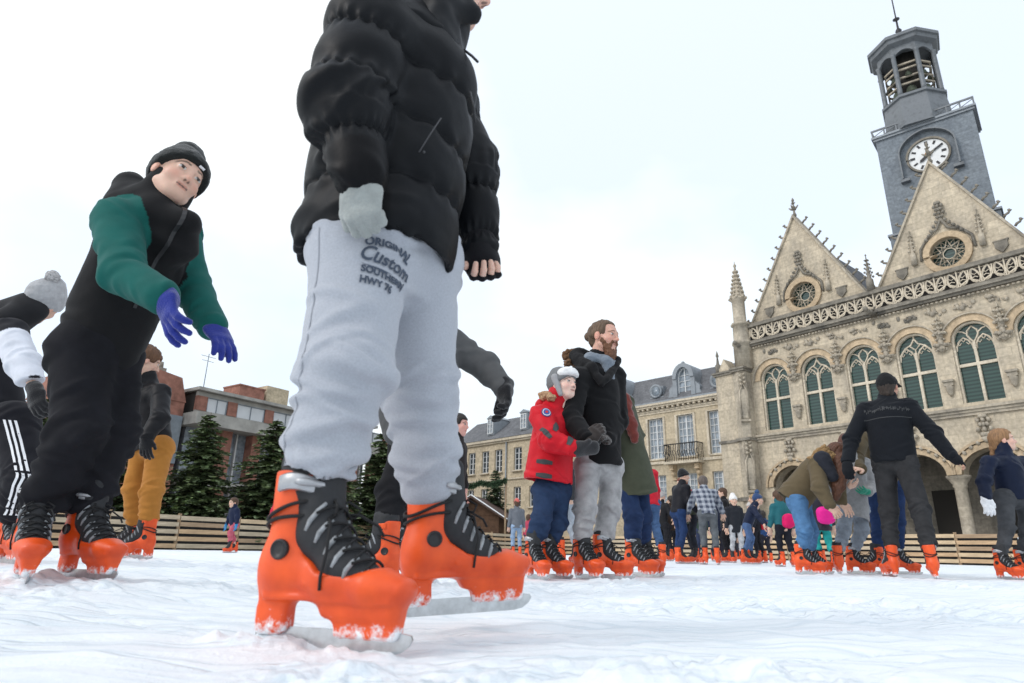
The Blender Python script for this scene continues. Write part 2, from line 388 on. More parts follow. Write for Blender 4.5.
BLADES = [(-.375, 1.185, -19), (-.13, 1.53, 20), (-1.60, 2.04, -50), (-1.50, 2.16, -26)]
def ice_surface():
    rr = np.concatenate([[.0], .22 * np.exp(np.arange(0, 470) * .0112)]); rr = rr[rr < 46]
    th = np.concatenate([np.linspace(R(26), R(154), 620), np.linspace(R(154), R(386), 150)[1:-1]]); nr, na = len(rr), len(th)
    X = rr[:, None] * np.cos(th)[None]; Y = rr[:, None] * np.sin(th)[None]; x = X.ravel(); y = Y.ravel(); z = zice(x, y)
    p = np.stack([x, y, x * 0], 1); d = np.hypot(x, y); nearw = 1 - sstep(3, 12, d)
    soft = fbm(p * 5, 3, 1); clump = np.maximum(fbm(p * 14, 4, 5), 0); grit = fbm(p * 55, 3, 9)
    mask = sstep(-.25, .5, fbm(p * 1.3, 3, 21))
    ca, sa = math.cos(.45), math.sin(.45); pr = np.stack([(x * ca + y * sa) * .5, (-x * sa + y * ca) * 7, x * 0], 1)
    groove = np.clip(1 - np.abs(fbm(pr, 3, 31)) * 5, 0, 1)
    ca, sa = math.cos(-.7), math.sin(-.7); pr = np.stack([(x * ca + y * sa) * .6, (-x * sa + y * ca) * 6, x * 0 + 4], 1)
    groove2 = np.clip(1 - np.abs(fbm(pr, 3, 41)) * 6, 0, 1)
    rel = .008 * soft + mask * (.020 * clump + .0045 * grit) - .006 * groove - .004 * groove2
    for bx, by, a in BLADES:
        c, s = math.cos(R(a)), math.sin(R(a)); u = (x - bx) * c + (y - by) * s; v = -(x - bx) * s + (y - by) * c
        dd = np.hypot(v, np.maximum(np.abs(u - .03) - .15, 0)); rel += (.011 * np.exp(-((dd - .018) / .022) ** 2)) * (1 + .7 * fbm(p * 40, 3, 61)) * (by < 1.4 or by > 1.9)
    z = z + rel * (.25 + .75 * nearw)
    z = np.minimum(z, .055 + zice(x, y)); z = np.where(d < .35, np.minimum(z, .02), z)
    v = np.stack([x, y, z], 1); i = np.arange(nr - 1)[:, None] * na; j = np.arange(na)[None]; j2 = (j + 1) % na
    f = np.stack([i + j, i + na + j, i + na + j2, i + j2], 2).reshape(-1, 4)
    c = v[f].mean(1); nl = V3(LDIR[1], -LDIR[0], 0); nr_ = V3(RDIR[1], -RDIR[0], 0)
    keep = (((c - LF0) @ nl) > -.25) & (((c - RF0) @ nr_) * -1 < .25 if ((V3(0, 0, 0) - RF0) @ nr_) > 0 else ((c - RF0) @ nr_) < .25)
    o = link('ice', mesh_np('ice', v, f[keep]), SNOW); o['kind'] = 'structure'
ice_surface()
PAVE = material('plaza_paving', base=(.23, .22, .205), rough=.85, nscale=1.2, namt=.25, bscale=9, bump=.3, bdist=.02)
g = MB(); g.box(-1500, 1500, -1500, 1500, -.6, -.12); tag(g.build('ground', PAVE), kind='structure')

# ------------------------------------------------------------------ plank fence round the rink
WOODS = [material('plank_wood_' + n, base=c, rough=.8, nscale=3, namt=.25, bscale=30, bump=.4, bdist=.006, stretch=(1, 6, 6)) for n, c in (('pale', (.52, .39, .25)), ('honey', (.47, .32, .19)), ('grey', (.43, .35, .25)), ('dark', (.33, .23, .145)))]
POSTW = material('post_wood', base=(.30, .21, .13), rough=.85, nscale=4, namt=.3, bscale=30, bump=.4, bdist=.006, stretch=(6, 6, 1))
DARKB = material('fence_sheeting', base=(.035, .035, .035), rough=.9, nscale=3, namt=.3)
PLK = MB(); PLK.box(-.985, .985, -.014, .014, -.062, .062); PLKS = []
for i, w in enumerate(WOODS):
    me = PLK.mesh('plank'); me.materials.append(w); PLKS.append(me)
PST = MB(); PST.box(-.045, .045, -.03, .03, 0, 1.04).box(-.03, .03, .035, .075, 0, 1.0); PSTM = PST.mesh('post')
rng = random.Random(5)
def fence(p0, d, n, label, group):
    a = math.atan2(d[1], d[0]); root = empty('plank_fence', p0, a, label, 'fence', group)
    sh = MB(); sh.box(0, n * 2.0, .085, .10, 0, .93); sh.build('backing_sheet', DARKB, root)
    for i in range(n + 1): link('post', PSTM, POSTW, root, (i * 2.0, .03, 0))
    for i in range(n):
        for k in range(5):
            link('plank', rng.choice(PLKS), None, root, (i * 2.0 + 1.0, -.02 + rng.uniform(-.006, .006), .12 + k * .2 + rng.uniform(-.012, .012)), (rng.uniform(-.02, .02), rng.uniform(-.004, .004), rng.uniform(-.004, .004)))
    return root
fence(CORNER - LDIR * 38, LDIR, 19, 'pale plank fence along the left rink edge, in front of the fir trees', 'plank fences')
fence(CORNER, RDIR, 17, 'pale plank fence along the right rink edge, in front of the town hall', 'plank fences')
SIGNW = material('sign_board', base=(.72, .76, .80), rough=.6, nscale=6, namt=.06)
SIGNB = material('sign_blue', base=(.16, .36, .58), rough=.6)
def board(t, w, h, z, label, blue):
    p = RF0 + RDIR * t; a = math.atan2(RDIR[1], RDIR[0]); n = V3(RDIR[1], -RDIR[0], 0); n = n if n[1] < 0 else -n
    r = empty('notice_board', (p[0] + n[0] * .09, p[1] + n[1] * .09, z), a, label, 'sign', 'boards hung on the plank fence')
    b = MB(); b.box(-w / 2, w / 2, -.012, .012, 0, h); b.build('panel', SIGNW, r)
    c = MB()
    for (x0, x1, z0, z1) in blue: c.box(x0 * w, x1 * w, -.016, -.0125, z0 * h, z1 * h)
    c.build('printed_panel', SIGNB, r)
# ================================================================== TOWN HALL
STONE = stone_mat('limestone', (.60, .515, .39), (.31, .275, .225), .38, grime=.65)
STONE2 = stone_mat('carved_limestone', (.49, .43, .34), (.18, .165, .145), .38, joint=.0, grime=.75)
STONE4 = stone_mat('pale_tracery', (.66, .58, .46), (.40, .35, .28), .5, joint=0, grime=.5)
STONE3 = stone_mat('cleaned_limestone', (.57, .44, .295), (.36, .285, .195), .5, joint=.08, grime=.6)
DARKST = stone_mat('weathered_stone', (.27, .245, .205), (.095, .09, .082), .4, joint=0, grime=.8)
SLATE = stone_mat('slate', (.165, .168, .178), (.095, .098, .105), .16, joint=.3, grime=.8)
SLATEB = stone_mat('blue_slate', (.24, .27, .30), (.15, .17, .195), .16, joint=.2, grime=.7)
LEAD = material('lead_sheet', base=(.26, .285, .31), rough=.55, nscale=1.5, namt=.3, dark=(.09, .10, .11), metal=.1)
GLASSG = material('green_leaded_glass', base=(.018, .060, .050), rough=.16, spec=.6, nscale=3, namt=.5, bscale=6, bump=.15, bdist=.02)
def blind_glass():
    m = GLASSG; t = m.node_tree; b = t.nodes['Principled BSDF']; tc = t.nodes.new('ShaderNodeTexCoord')
    w = t.nodes.new('ShaderNodeTexWave'); w.bands_direction = 'Z'; w.inputs['Scale'].default_value = 1.9; w.inputs['Distortion'].default_value = .6
    t.links.new(tc.outputs['Object'], w.inputs['Vector'])
    mx = t.nodes.new('ShaderNodeMix'); mx.data_type = 'RGBA'; mx.inputs['A'].default_value = (.010, .030, .027, 1); mx.inputs['B'].default_value = (.034, .078, .066, 1)
    t.links.new(w.outputs['Color'], mx.inputs['Factor']); t.links.new(mx.outputs['Result'], b.inputs['Base Color'])
blind_glass()
LANT = material('lantern_lead', base=(.17, .185, .20), rough=.5, nscale=2.5, namt=.35, dark=(.06, .065, .07), metal=.1)
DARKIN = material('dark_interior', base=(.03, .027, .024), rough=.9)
BRONZE = material('bell_bronze', base=(.07, .085, .06), rough=.5, metal=.5, nscale=4, namt=.4)
CLOCKW = material('clock_enamel', base=(.74, .75, .75), rough=.4, nscale=5, namt=.05)
CLOCKB = material('clock_black', base=(.02, .02, .025), rough=.5)
GOLD = material('clock_gilt', base=(.35, .16, .05), rough=.5, metal=.3)

TH0 = V3(13.143, 35.43, 0); THD = nrm(V3(.6201, -.7845, 0)); THA = math.atan2(THD[1], THD[0])
hall = empty('town_hall', TH0, THA, 'gothic stone town hall with crocketed gables, balustrade and slate clock tower', 'building')
def part(mb, name, mat, parent=hall, loc=(0, 0, 0), rot=(0, 0, 0)): return mb.build(name, mat, parent, loc, rot)

def arch_pts(c, hw, spring, rise, n=14, pt=0.0):
    """points of an arch from left to right; pt > 0 lifts the crown to a slight point"""
    out_ = []
    for i in range(n + 1):
        a = math.pi * (1 - i / n); x = math.cos(a); z = math.sin(a); out_.append((c + hw * x, spring + rise * z + pt * (1 - abs(x)) ** 2))
    return out_
def wall_with_arch(mb, u0, u1, z0, z1, arch, zb, y0, y1):
    """wall u0..u1, z0..z1 with one arched opening (arch from left foot to right foot, jambs down to zb)"""
    l, r_ = arch[0][0], arch[-1][0]
    mb.box(u0, l, y0, y1, z0, z1); mb.box(r_, u1, y0, y1, z0, z1)
    if zb > z0: mb.box(l, r_, y0, y1, z0, zb)
    for (xa, za), (xb, zb_) in zip(arch[:-1], arch[1:]):
        mb.add([(xa, y0, za), (xb, y0, zb_), (xb, y0, z1), (xa, y0, z1), (xa, y1, za), (xb, y1, zb_), (xb, y1, z1), (xa, y1, z1)], [(0, 1, 2, 3), (7, 6, 5, 4), (0, 4, 5, 1), (3, 2, 6, 7)])
def ring(mb, arch, t, y0, y1, grow=None):
    """moulding following an arch, t wide, y0..y1 deep"""
    n = len(arch); cx = (arch[0][0] + arch[-1][0]) / 2; cz = arch[0][1]; vs = []; fs = []
    for i, (x, z) in enumerate(arch):
        a = arch[max(i - 1, 0)]; b = arch[min(i + 1, n - 1)]; d = nrm(V3(b[0] - a[0], b[1] - a[1])); nx, nz = -d[1], d[0]
        if i == 0: nx, nz = -1, 0
        if i == n - 1: nx, nz = 1, 0
        vs += [(x, y0, z), (x + nx * t, y0, z + nz * t), (x + nx * t, y1, z + nz * t), (x, y1, z)]
    for i in range(n - 1):
        k = i * 4; fs += [(k + j, k + (j + 1) % 4, k + 4 + (j + 1) % 4, k + 4 + j) for j in range(4)]
    fs += [(3, 2, 1, 0), tuple(4 * (n - 1) + j for j in range(4))]
    mb.add(vs, fs)
def lumps(seed, n, sx, sy, sz, r0, r1):
    """carved foliage: a knot of uneven rounded lumps"""
    g = random.Random(seed); m = MB()
    for _ in range(n): m.ball((g.uniform(-sx, sx), g.uniform(-sy, 0), g.uniform(-sz, sz)), g.uniform(r0, r1), 7, 4, (1, .8, g.uniform(.7, 1.5)), .25, g)
    return m

WU = [2.02 + 2.33 * i for i in range(9)]; AU = [2.5 + 2.88 * i for i in range(7)]; U1 = 22.4
# --- upper storey wall, one bay at a time, joined into a single wall
w = MB(); WA = arch_pts(0, .81, 9.42, .80, 18, .0)
for i, u in enumerate(WU):
    a0 = .62 if i == 0 else (WU[i - 1] + u) / 2; a1 = U1 if i == 8 else (u + WU[i + 1]) / 2
    wall_with_arch(w, a0, a1, 6.42, 11.45, [(x + u, z) for x, z in WA], 6.62, 0, .55)
part(w, 'upper_wall', STONE)
# --- windows
fr_ = MB(); ring(fr_, [(-.81, 6.62)] + WA + [(.81, 6.62)], -.09, .10, .40)
fr_.box(-.055, .055, .14, .36, 6.62, 9.3); fr_.box(-.73, .73, .15, .35, 8.24, 8.37)
FRM = fr_.mesh('window_frame')
def build_tracery(kind):
    t_ = MB()
    def b(pts, r=.042): t_.tube([(x * 1.07, .24, z) for x, z in pts], r, 4, smooth=False)
    for s in (-1, 1):
        b([(s * x, z) for x, z in [(.05, 9.0), (.08, 9.22), (.18, 9.42), (.36, 9.58), (.53, 9.42), (.64, 9.2), (.67, 9.0)]])
        for (cx, cz) in ((.20, 9.30), (.52, 9.30), (.36, 9.44)): b([(s * (cx - .07), cz + .04), (s * cx, cz - .06), (s * (cx + .07), cz + .04)], .026)
    if kind == 0:
        b([(0, 9.3), (-.12, 9.48), (-.20, 9.66), (-.17, 9.84), (0, 10.04), (.17, 9.84), (.20, 9.66), (.12, 9.48), (0, 9.3)], .042)
        for s in (-1, 1): b([(s * .2, 9.72), (s * .36, 9.86), (s * .52, 9.9)], .034)
    else:
        b([(-.66, 9.25), (-.40, 9.60), (-.14, 9.74), (0, 10.0), (0, 10.3)], .042); b([(.66, 9.25), (.40, 9.60), (.14, 9.74), (0, 10.0)], .042); b([(-.2, 9.68), (0, 9.46), (.2, 9.68)], .036); b([(0, 9.3), (0, 9.5)], .036)
    return t_.mesh('tracery')
TRA = [build_tracery(0), build_tracery(1)]
pl = MB(); pl.box(-.735, -.055, .27, .285, 6.62, 8.24); PLO = pl.mesh('pane'); pl = MB(); pl.box(.055, .735, .27, .285, 6.62, 8.24); PLR = pl.mesh('pane')
pu = MB(); pu.box(-.735, -.055, .27, .285, 8.37, 9.3); PUL = pu.mesh('pane'); pu = MB(); pu.box(.055, .735, .27, .285, 8.37, 9.3); PUR = pu.mesh('pane')
ph = MB(); ph.prism([(-.80, 9.31)] + arch_pts(0, .80, 9.42, .79, 14, 0) + [(.80, 9.31)], .27, .285); PHD = ph.mesh('pane')
ar = MB(); ring(ar, WA, .30, -.06, .12); AR1 = ar.mesh('archivolt'); ar = MB(); ring(ar, [(x * 1.37, 9.42 + (z - 9.42) * 1.37) for x, z in WA], .06, -.16, .04); AR2 = ar.mesh('hood_mould')
for i, u in enumerate(WU):
    wn = link('window', FRM, STONE4, hall, (u, 0, 0)); link('tracery', TRA[i % 2], STONE4, wn)
    for me in (PLO, PLR, PUL, PUR, PHD): link('pane', me, GLASSG, wn)
    link('archivolt', AR1, STONE3, wn); link('hood_mould', AR2, STONE2, wn)
# --- canopied niches and corbels on the piers, carved frieze
can = MB(); g = random.Random(11)
can.lathe([(.05, 9.0), (.16, 9.12), (.20, 9.3), (.12, 9.42), (.13, 9.75), (.20, 9.85), (.10, 9.98), (.05, 10.4), (.02, 10.75)], 6, (0, -.10))
for z, n_, r_, s_ in ((9.15, 5, .17, .07), (9.34, 6, .24, .085), (9.62, 4, .15, .05), (9.88, 6, .22, .075), (10.12, 4, .13, .06), (10.36, 5, .17, .06), (10.56, 3, .08, .045)):
    for j in range(n_):
        a = math.pi * (.05 + .9 * j / (n_ - 1)); can.ball((math.cos(a) * r_, -.10 - math.sin(a) * r_ * .8, z + g.uniform(-.03, .03)), s_, 6, 4, (1.2, 1, 1), .35, g)
CAN = can.mesh('niche_canopy')
cb = MB(); cb.box(-.22, .22, -.26, .02, 7.62, 7.72).box(-.18, .18, -.20, .02, 7.45, 7.615); cb.lathe([(.03, 6.98), (.12, 7.12), (.15, 7.3), (.17, 7.45)], 8, (0, -.08), rot=.4)
CRB = cb.mesh('corbel')
for i in range(8):
    u = (WU[i] + WU[i + 1]) / 2; link('niche_canopy', CAN, STONE2, hall, (u, 0, 0), (0, 0, 0)); link('corbel', CRB, STONE2, hall, (u, 0, 0))
FRZ = [lumps(40 + k, 16, .42, .10, .13, .05, .11).mesh('frieze_carving') for k in range(3)]
for i, u in enumerate(WU):
    link('frieze_carving', FRZ[i % 3], DARKST, hall, (u, 0.02, 10.95))
    if i < 8: link('frieze_carving', FRZ[(i + 1) % 3], STONE2, hall, ((u + WU[i + 1]) / 2, .02, 10.95), (0, .3, 0))
s = MB(); s.box(.3, U1 + .15, -.16, .02, 6.18, 6.30).box(.3, U1 + .15, -.24, .02, 6.30, 6.42).box(.3, U1 + .1, -.10, .02, 6.05, 6.18); part(s, 'sill_course', STONE2)
s = MB()
g = random.Random(3)
for k in range(120): s.ball((.5 + k * .182, -.13, 11.36), .075, 6, 4, (1.1, .8, .7), .3, g)
o = part(s, 'leaf_moulding', STONE2); o['kind'] = 'stuff'
s = MB(); s.box(.1, U1 + .15, -.22, .5, 11.45, 11.56).box(.0, U1 + .2, -.34, .5, 11.56, 11.68); part(s, 'cornice', DARKST)
# --- balustrade of tilted mouchettes
bl = MB()
def leaf(cx, cz, tilt, w_, h_):
    pts = []
    for k in range(14):
        a = 2 * math.pi * k / 14; x = w_ * math.cos(a) * (1 - .35 * math.sin(a)); z = h_ * math.sin(a); pts.append((cx + x * math.cos(tilt) + z * math.sin(tilt), 0, cz - x * math.sin(tilt) + z * math.cos(tilt)))
    bl.tube(pts, .046, 4, closed=True, smooth=False)
leaf(-.225, .42, .22, .165, .33); leaf(.225, .42, -.22, .165, .33)
bl.tube([(-.43, 0, .02), (-.30, 0, .14), (-.02, 0, .30), (0, 0, .74)], .034, 4, smooth=False); bl.tube([(.43, 0, .02), (.30, 0, .14), (.02, 0, .30)], .034, 4, smooth=False)
bl.box(-.475, -.425, -.06, .06, 0, .80)
for x in (-.235, .235):
    for dz in (-.10, .12): bl.tube([(x - .12, 0, .40 + dz), (x - .02, 0, .40 + dz * .4), (x + .1, 0, .40 + dz)], .022, 4, smooth=False)
BAL = bl.mesh('baluster_panel')
for i in range(24): link('baluster_panel', BAL, STONE4, hall, (.95 + i * .9, -.10, 11.78))
s = MB(); s.box(.3, U1 + .1, -.20, .02, 11.68, 11.79); s.box(.25, U1 + .15, -.24, .06, 12.58, 12.70).box(.2, U1 + .2, -.19, .01, 12.70, 12.80); part(s, 'balustrade_rail', DARKST)
gg = MB(); gg.tube([(0, 0, 0), (0, -.35, .02), (0, -.7, -.05), (0, -.95, .05)], [.16, .13, .11, .06], 6); gg.ball((0, -.95, .06), .13, 7, 5, (1, 1.3, 1)); gg.tube([(.1, -.3, .1), (.22, -.4, .25)], .04, 4); gg.tube([(-.1, -.3, .1), (-.22, -.4, .25)], .04, 4); GAR = gg.mesh('gargoyle')
for u in (.55, 7.65, 14.7, 21.8): link('gargoyle', GAR, DARKST, hall, (u, -.2, 11.5))
gt = MB(); gt.box(.6, U1, .40, .71, 11.69, 12.69); part(gt, 'shade_backing', material('painted_shade', base=(.045, .042, .04), rough=.8, nscale=2, namt=.4))  # added box behind the balustrade; its dark colour stands in for shade
# --- three gables
ck = MB(); ck.tube([(0, 0, 0), (.07, 0, .10), (.20, 0, .15), (.27, 0, .24)], [.06, .065, .06, .03], 5); ck.ball((.25, 0, .25), .085, 6, 4, jit=.3, rng=random.Random(4)); CRK = ck.mesh('crocket')
fn = MB(); fn.lathe([(.10, 0), (.13, .12), (.07, .25), (.06, .55), (.11, .62), (.05, .75), (.05, 1.0), (.09, 1.08), (.02, 1.25)], 6)
for a in range(4): fn.tube([(0, 0, .45), (.16 * math.cos(a * 1.571), .16 * math.sin(a * 1.571), .55), (.28 * math.cos(a * 1.571), .28 * math.sin(a * 1.571), .68)], [.06, .06, .03], 5)
for a in range(4): fn.tube([(0, 0, .85), (.12 * math.cos(a * 1.571), .12 * math.sin(a * 1.571), .92)], [.05, .03], 5)
FIN = fn.mesh('finial')
def small_spire(h, n, r0):
    m = MB(); m.lathe([(r0, 0), (r0 * .9, h * .3), (r0 * .55, h * .34), (.02, h * .93), (.05, h * .96), (.01, h)], 4, rot=math.pi / 4)
    for k in range(n):
        z = h * .38 + h * .55 * k / n; rr = r0 * .55 * (1 - k / n) + .04
        for a in range(4): m.ball((rr * 1.35 * math.cos(a * 1.571 + .785), rr * 1.35 * math.sin(a * 1.571 + .785), z), .045 + .02 * (1 - k / n), 5, 4)
    return m
SP1 = small_spire(1.9, 5, .17).mesh('relief_pinnacle')
APX, GB, GH = 18.75, 12.692, 3.38
for gi, gu in enumerate((3.88, 10.95, 18.02)):
    gp = MB(); RC, RR = 13.95, .74
    # triangle with a round opening: fan between circle and outline
    n = 40; tri = [(gu - GH, GB), (gu + GH, GB), (gu, APX)]
    def hit(a):
        dx, dz = math.cos(a), math.sin(a); best = 1e9
        for (x0, z0), (x1, z1) in zip(tri, tri[1:] + tri[:1]):
            ex, ez = x1 - x0, z1 - z0; den = dx * ez - dz * ex
            if abs(den) < 1e-9: continue
            t_ = ((x0 - gu) * ez - (z0 - RC) * ex) / den; u_ = ((x0 - gu) * dz - (z0 - RC) * dx) / den
            if t_ > 0 and -1e-6 <= u_ <= 1 + 1e-6: best = min(best, t_)
        return gu + dx * best, RC + dz * best
    angs = sorted([2 * math.pi * k / n for k in range(n)] + [math.atan2(z - RC, x - gu) % (2 * math.pi) for x, z in tri]); vs = []
    for a in angs:
        ox, oz = hit(a); vs += [(gu + RR * math.cos(a), .72, RC + RR * math.sin(a)), (ox, .72, oz), (gu + RR * math.cos(a), 1.2, RC + RR * math.sin(a)), (ox, 1.2, oz)]
    m_ = len(angs); fs = []
    for k in range(m_):
        a, b = k * 4, ((k + 1) % m_) * 4; fs += [(a, a + 1, b + 1, b), (a + 2, b + 2, b + 3, a + 3), (a, b, b + 2, a + 2), (a + 1, a + 3, b + 3, b + 1)]
    gp.add(vs, fs); gw = part(gp, 'gable', STONE)
    cp = MB()
    for sg in (-1, 1):
        d = nrm(V3(sg * -GH, APX - GB)); nx, nz = (d[1] * sg * -1 * -1, -d[0] * sg) ; nx, nz = sg * d[1], abs(d[0])
        for t0, t1, ya, yb in ((.0, .10, .60, 1.3),):
            x0, z0, x1, z1 = gu + sg * GH, GB, gu, APX
            q = [(x0 + nx * t0, z0 + nz * t0), (x1 + nx * t0 * 0, z1 + (t0 / nz if t0 else 0)), (x1, z1 + t1 / nz), (x0 + nx * t1, z0 + nz * t1)]
            if sg > 0: q = q[::-1]
            if sg > 0: q = [(x + .002, z) for x, z in q]
            cp.prism(q[::-1], ya, yb)
    cpo = part(cp, 'coping', STONE2, gw)
    for sg in (-1, 1):
        for k in range(10):
            t_ = (k + .7) / 10.6; link('crocket', CRK, DARKST, gw, (gu + sg * GH * (1 - t_) + sg * .14, .85, GB + (APX - GB) * t_ + .06), (0, 0, 0 if sg > 0 else math.pi), (.98, 1.0, .98))
    link('finial', FIN, DARKST, gw, (gu, .9, APX + .12))
    rs = MB(); ring(rs, [(gu + RR * math.cos(a), RC + RR * math.sin(a)) for a in np.linspace(math.pi, -math.pi, 41)], .28, .58, .85); part(rs, 'rose_surround', STONE3, gw)
    tr = MB()
    for st in (0, 1):
        pts = [(gu + (.72 if k % 2 == 0 else .36) * math.cos(math.pi * k / 8), .90, RC + (.72 if k % 2 == 0 else .36) * math.sin(math.pi * k / 8)) for k in range(16)]
        if st == 0: tr.tube(pts, .045, 4, closed=True, smooth=False)
        else: tr.tube([(gu + .72 * math.cos(math.pi * k / 4 + .39), .93, RC + .72 * math.sin(math.pi * k / 4 + .39)) for k in range(0, 24, 3)][:8], .034, 4, closed=True, smooth=False)
    tr.tube([(gu + .27 * math.cos(a), .92, RC + .27 * math.sin(a)) for a in np.linspace(0, 2 * math.pi, 20, endpoint=False)], .03, 4, closed=True, smooth=False)
    part(tr, 'rose_tracery', STONE4, gw)
    pn = MB(); pn.prism([(gu + .735 * math.cos(a), RC + .735 * math.sin(a)) for a in np.linspace(0, 2 * math.pi, 28, endpoint=False)], 1.0, 1.02); part(pn, 'rose_pane', GLASSG, gw)
    # ogee hood over the rose with a carved cross, flanking pinnacles, shields
    og = MB(); og.tube([(gu - 1.12, .66, RC - .1), (gu - 1.08, .66, RC + .5), (gu - .70, .64, RC + .98), (gu - .22, .62, RC + 1.3), (gu, .60, RC + 1.75)], .06, 5); og.tube([(gu + 1.12, .66, RC - .1), (gu + 1.08, .66, RC + .5), (gu + .70, .64, RC + .98), (gu + .22, .62, RC + 1.2), (gu, .60, RC + 1.75)], .07, 5)
    for k in range(5):
        t_ = k / 5
        for sg in (-1, 1): og.ball((gu + sg * (.75 - .7 * t_), .58, RC + .85 + t_ * .95), .09, 6, 4, jit=.3, rng=random.Random(k))
    for z, r_ in ((1.85, .10), (2.05, .17), (2.25, .10), (2.42, .16), (2.58, .08)):
        for sg in (-1, 0, 1): og.ball((gu + sg * r_, .58, RC + z), .085, 6, 4, jit=.2, rng=random.Random(int(z * 10)))
    part(og, 'ogee_hood', DARKST, gw)
    for sg in (-1, 1): link('relief_pinnacle', SP1, STONE2, gw, (gu + sg * 1.42, .66, RC - .2))
    for sg in (-1, 1):
        sd = MB(); sd.prism([(-.25, .22), (-.25, -.05), (0, -.32), (.25, -.05), (.25, .22)], -.09, .0); sd.tube([(-.3, -.03, .27), (.3, -.03, .27)], .05, 5); part(sd, 'shield', DARKST, gw, (gu + sg * 2.05, .72, RC - .45))
    rf = MB(); rf.prism([(gu - GH + .45, GB), (gu + GH - .45, GB), (gu, APX - 1.0)], 1.35, 9); part(rf, 'gable_roof', SLATE)
# figures / pinnacles between the gables
SP2 = small_spire(2.0, 5, .20).mesh('parapet_pinnacle')
for u in (7.66, 14.65): link('parapet_pinnacle', SP2, DARKST, hall, (u, -.1, 12.8))
rb = MB(); rb.box(.7, U1, 1.25, 9, 11.46, 12.68); part(rb, 'roof_base', SLATE)
# --- left corner: buttress, niche facet, pinnacle
bt = MB(); bt.box(-1.28, -.12, -.55, 3.5, 3.1, 10.0).box(-1.40, .0, -.68, 3.5, -.2, 2.95)
bt.prism([(-1.2, 10.15), (-.2, 10.15), (-.7, 11.0)], -.5, .4); part(bt, 'corner_buttress', STONE)
b2 = MB(); b2.add([(-.12, -.60, 3.1), (.30, -.82, 3.1), (.66, -.55, 3.1), (.66, .5, 3.1), (-.12, .5, 3.1), (-.12, -.60, 10.0), (.30, -.82, 10.0), (.66, -.55, 10.0), (.66, .5, 10.0), (-.12, .5, 10.0)], [(4, 3, 2, 1, 0), (5, 6, 7, 8, 9), (0, 1, 6, 5), (1, 2, 7, 6), (2, 3, 8, 7), (3, 4, 9, 8), (4, 0, 5, 9)])
b2.add([(x * 1.0 + (.06 if x > 0 else -.02), y * 1.12, z) for x, y, z in [(-.12, -.60, -.2), (.30, -.82, -.2), (.66, -.55, -.2), (.66, .5, -.2), (-.12, .5, -.2), (-.12, -.60, 2.9), (.30, -.82, 2.9), (.66, -.55, 2.9), (.66, .5, 2.9), (-.12, .5, 2.9)]], [(4, 3, 2, 1, 0), (5, 6, 7, 8, 9), (0, 1, 6, 5), (1, 2, 7, 6), (2, 3, 8, 7), (3, 4, 9, 8), (4, 0, 5, 9)])
part(b2, 'niche_pier', STONE2)
c2 = MB()
for z0, z1, e in ((2.9, 3.1, .12), (6.1, 6.25, .07), (10.0, 10.12, .08), (10.12, 10.22, .14)): c2.box(-1.30 - e, -.13, -.56 - e, 1, z0, z1).box(-.12, .66 + e, -.80 - e, .45, z0 + .002, z1 + .003)
part(c2, 'string_moulding', DARKST)
for z in (4.4, 8.2):
    nc = MB(); nc.box(-.16, .16, -.03, .03, -.9, .75).tube([(-.2, -.04, -.9), (-.2, -.04, .6), (0, -.06, 1.05), (.2, -.04, .6), (.2, -.04, -.9)], .05, 5); nc.box(-.26, .26, -.16, .04, -1.08, -.95)
    for k in range(6): nc.ball(((k % 2 - .5) * .2, -.1, 1.0 + k * .12), .09, 6, 4, jit=.3, rng=random.Random(k))
    part(nc, 'niche', STONE2, hall, (.50, -.70, z), (0, 0, .64))
pin = MB(); pin.lathe([(.50, 10.2), (.50, 11.6), (.56, 11.65), (.56, 11.8), (.46, 11.85), (.44, 12.75), (.54, 12.8), (.54, 12.92), (.36, 12.95), (.36, 14.3), (.46, 14.4), (.44, 14.55), (.34, 14.6), (.05, 16.5), (.10, 16.6), (.03, 16.75), (.01, 16.9)], 8, (.45, -.25), rot=.39)
for k in range(7):
    z = 14.65 + k * .26; rr = .38 - .045 * k
    for a in range(8): pin.ball((.45 + rr * math.cos(a * .785), -.25 + rr * math.sin(a * .785), z), .085, 5, 4)
for a in range(8): pin.ball((.45 + .46 * math.cos(a * .785 + .39), -.25 + .46 * math.sin(a * .785 + .39), 14.5), .09, 5, 4)
part(pin, 'corner_pinnacle', STONE2)
f2 = MB(); f2.lathe([(.16, 10.2), (.18, 10.7), (.1, 10.8), (.05, 11.2), (.10, 11.3), (.02, 11.6)], 6, (-1.15, -.4)); part(f2, 'buttress_finial', DARKST)
chm_ = MB(); chm_.box(.9, 1.35, 2.2, 2.9, 12, 15.3).box(.82, 1.43, 2.12, 2.98, 15.3, 15.5).lathe([(.13, 15.5), (.10, 16.1)], 8, (1.1, 2.55)); part(chm_, 'chimney', material('chimney_brick', base=(.25, .10, .075), rough=.9, nscale=3, namt=.3))
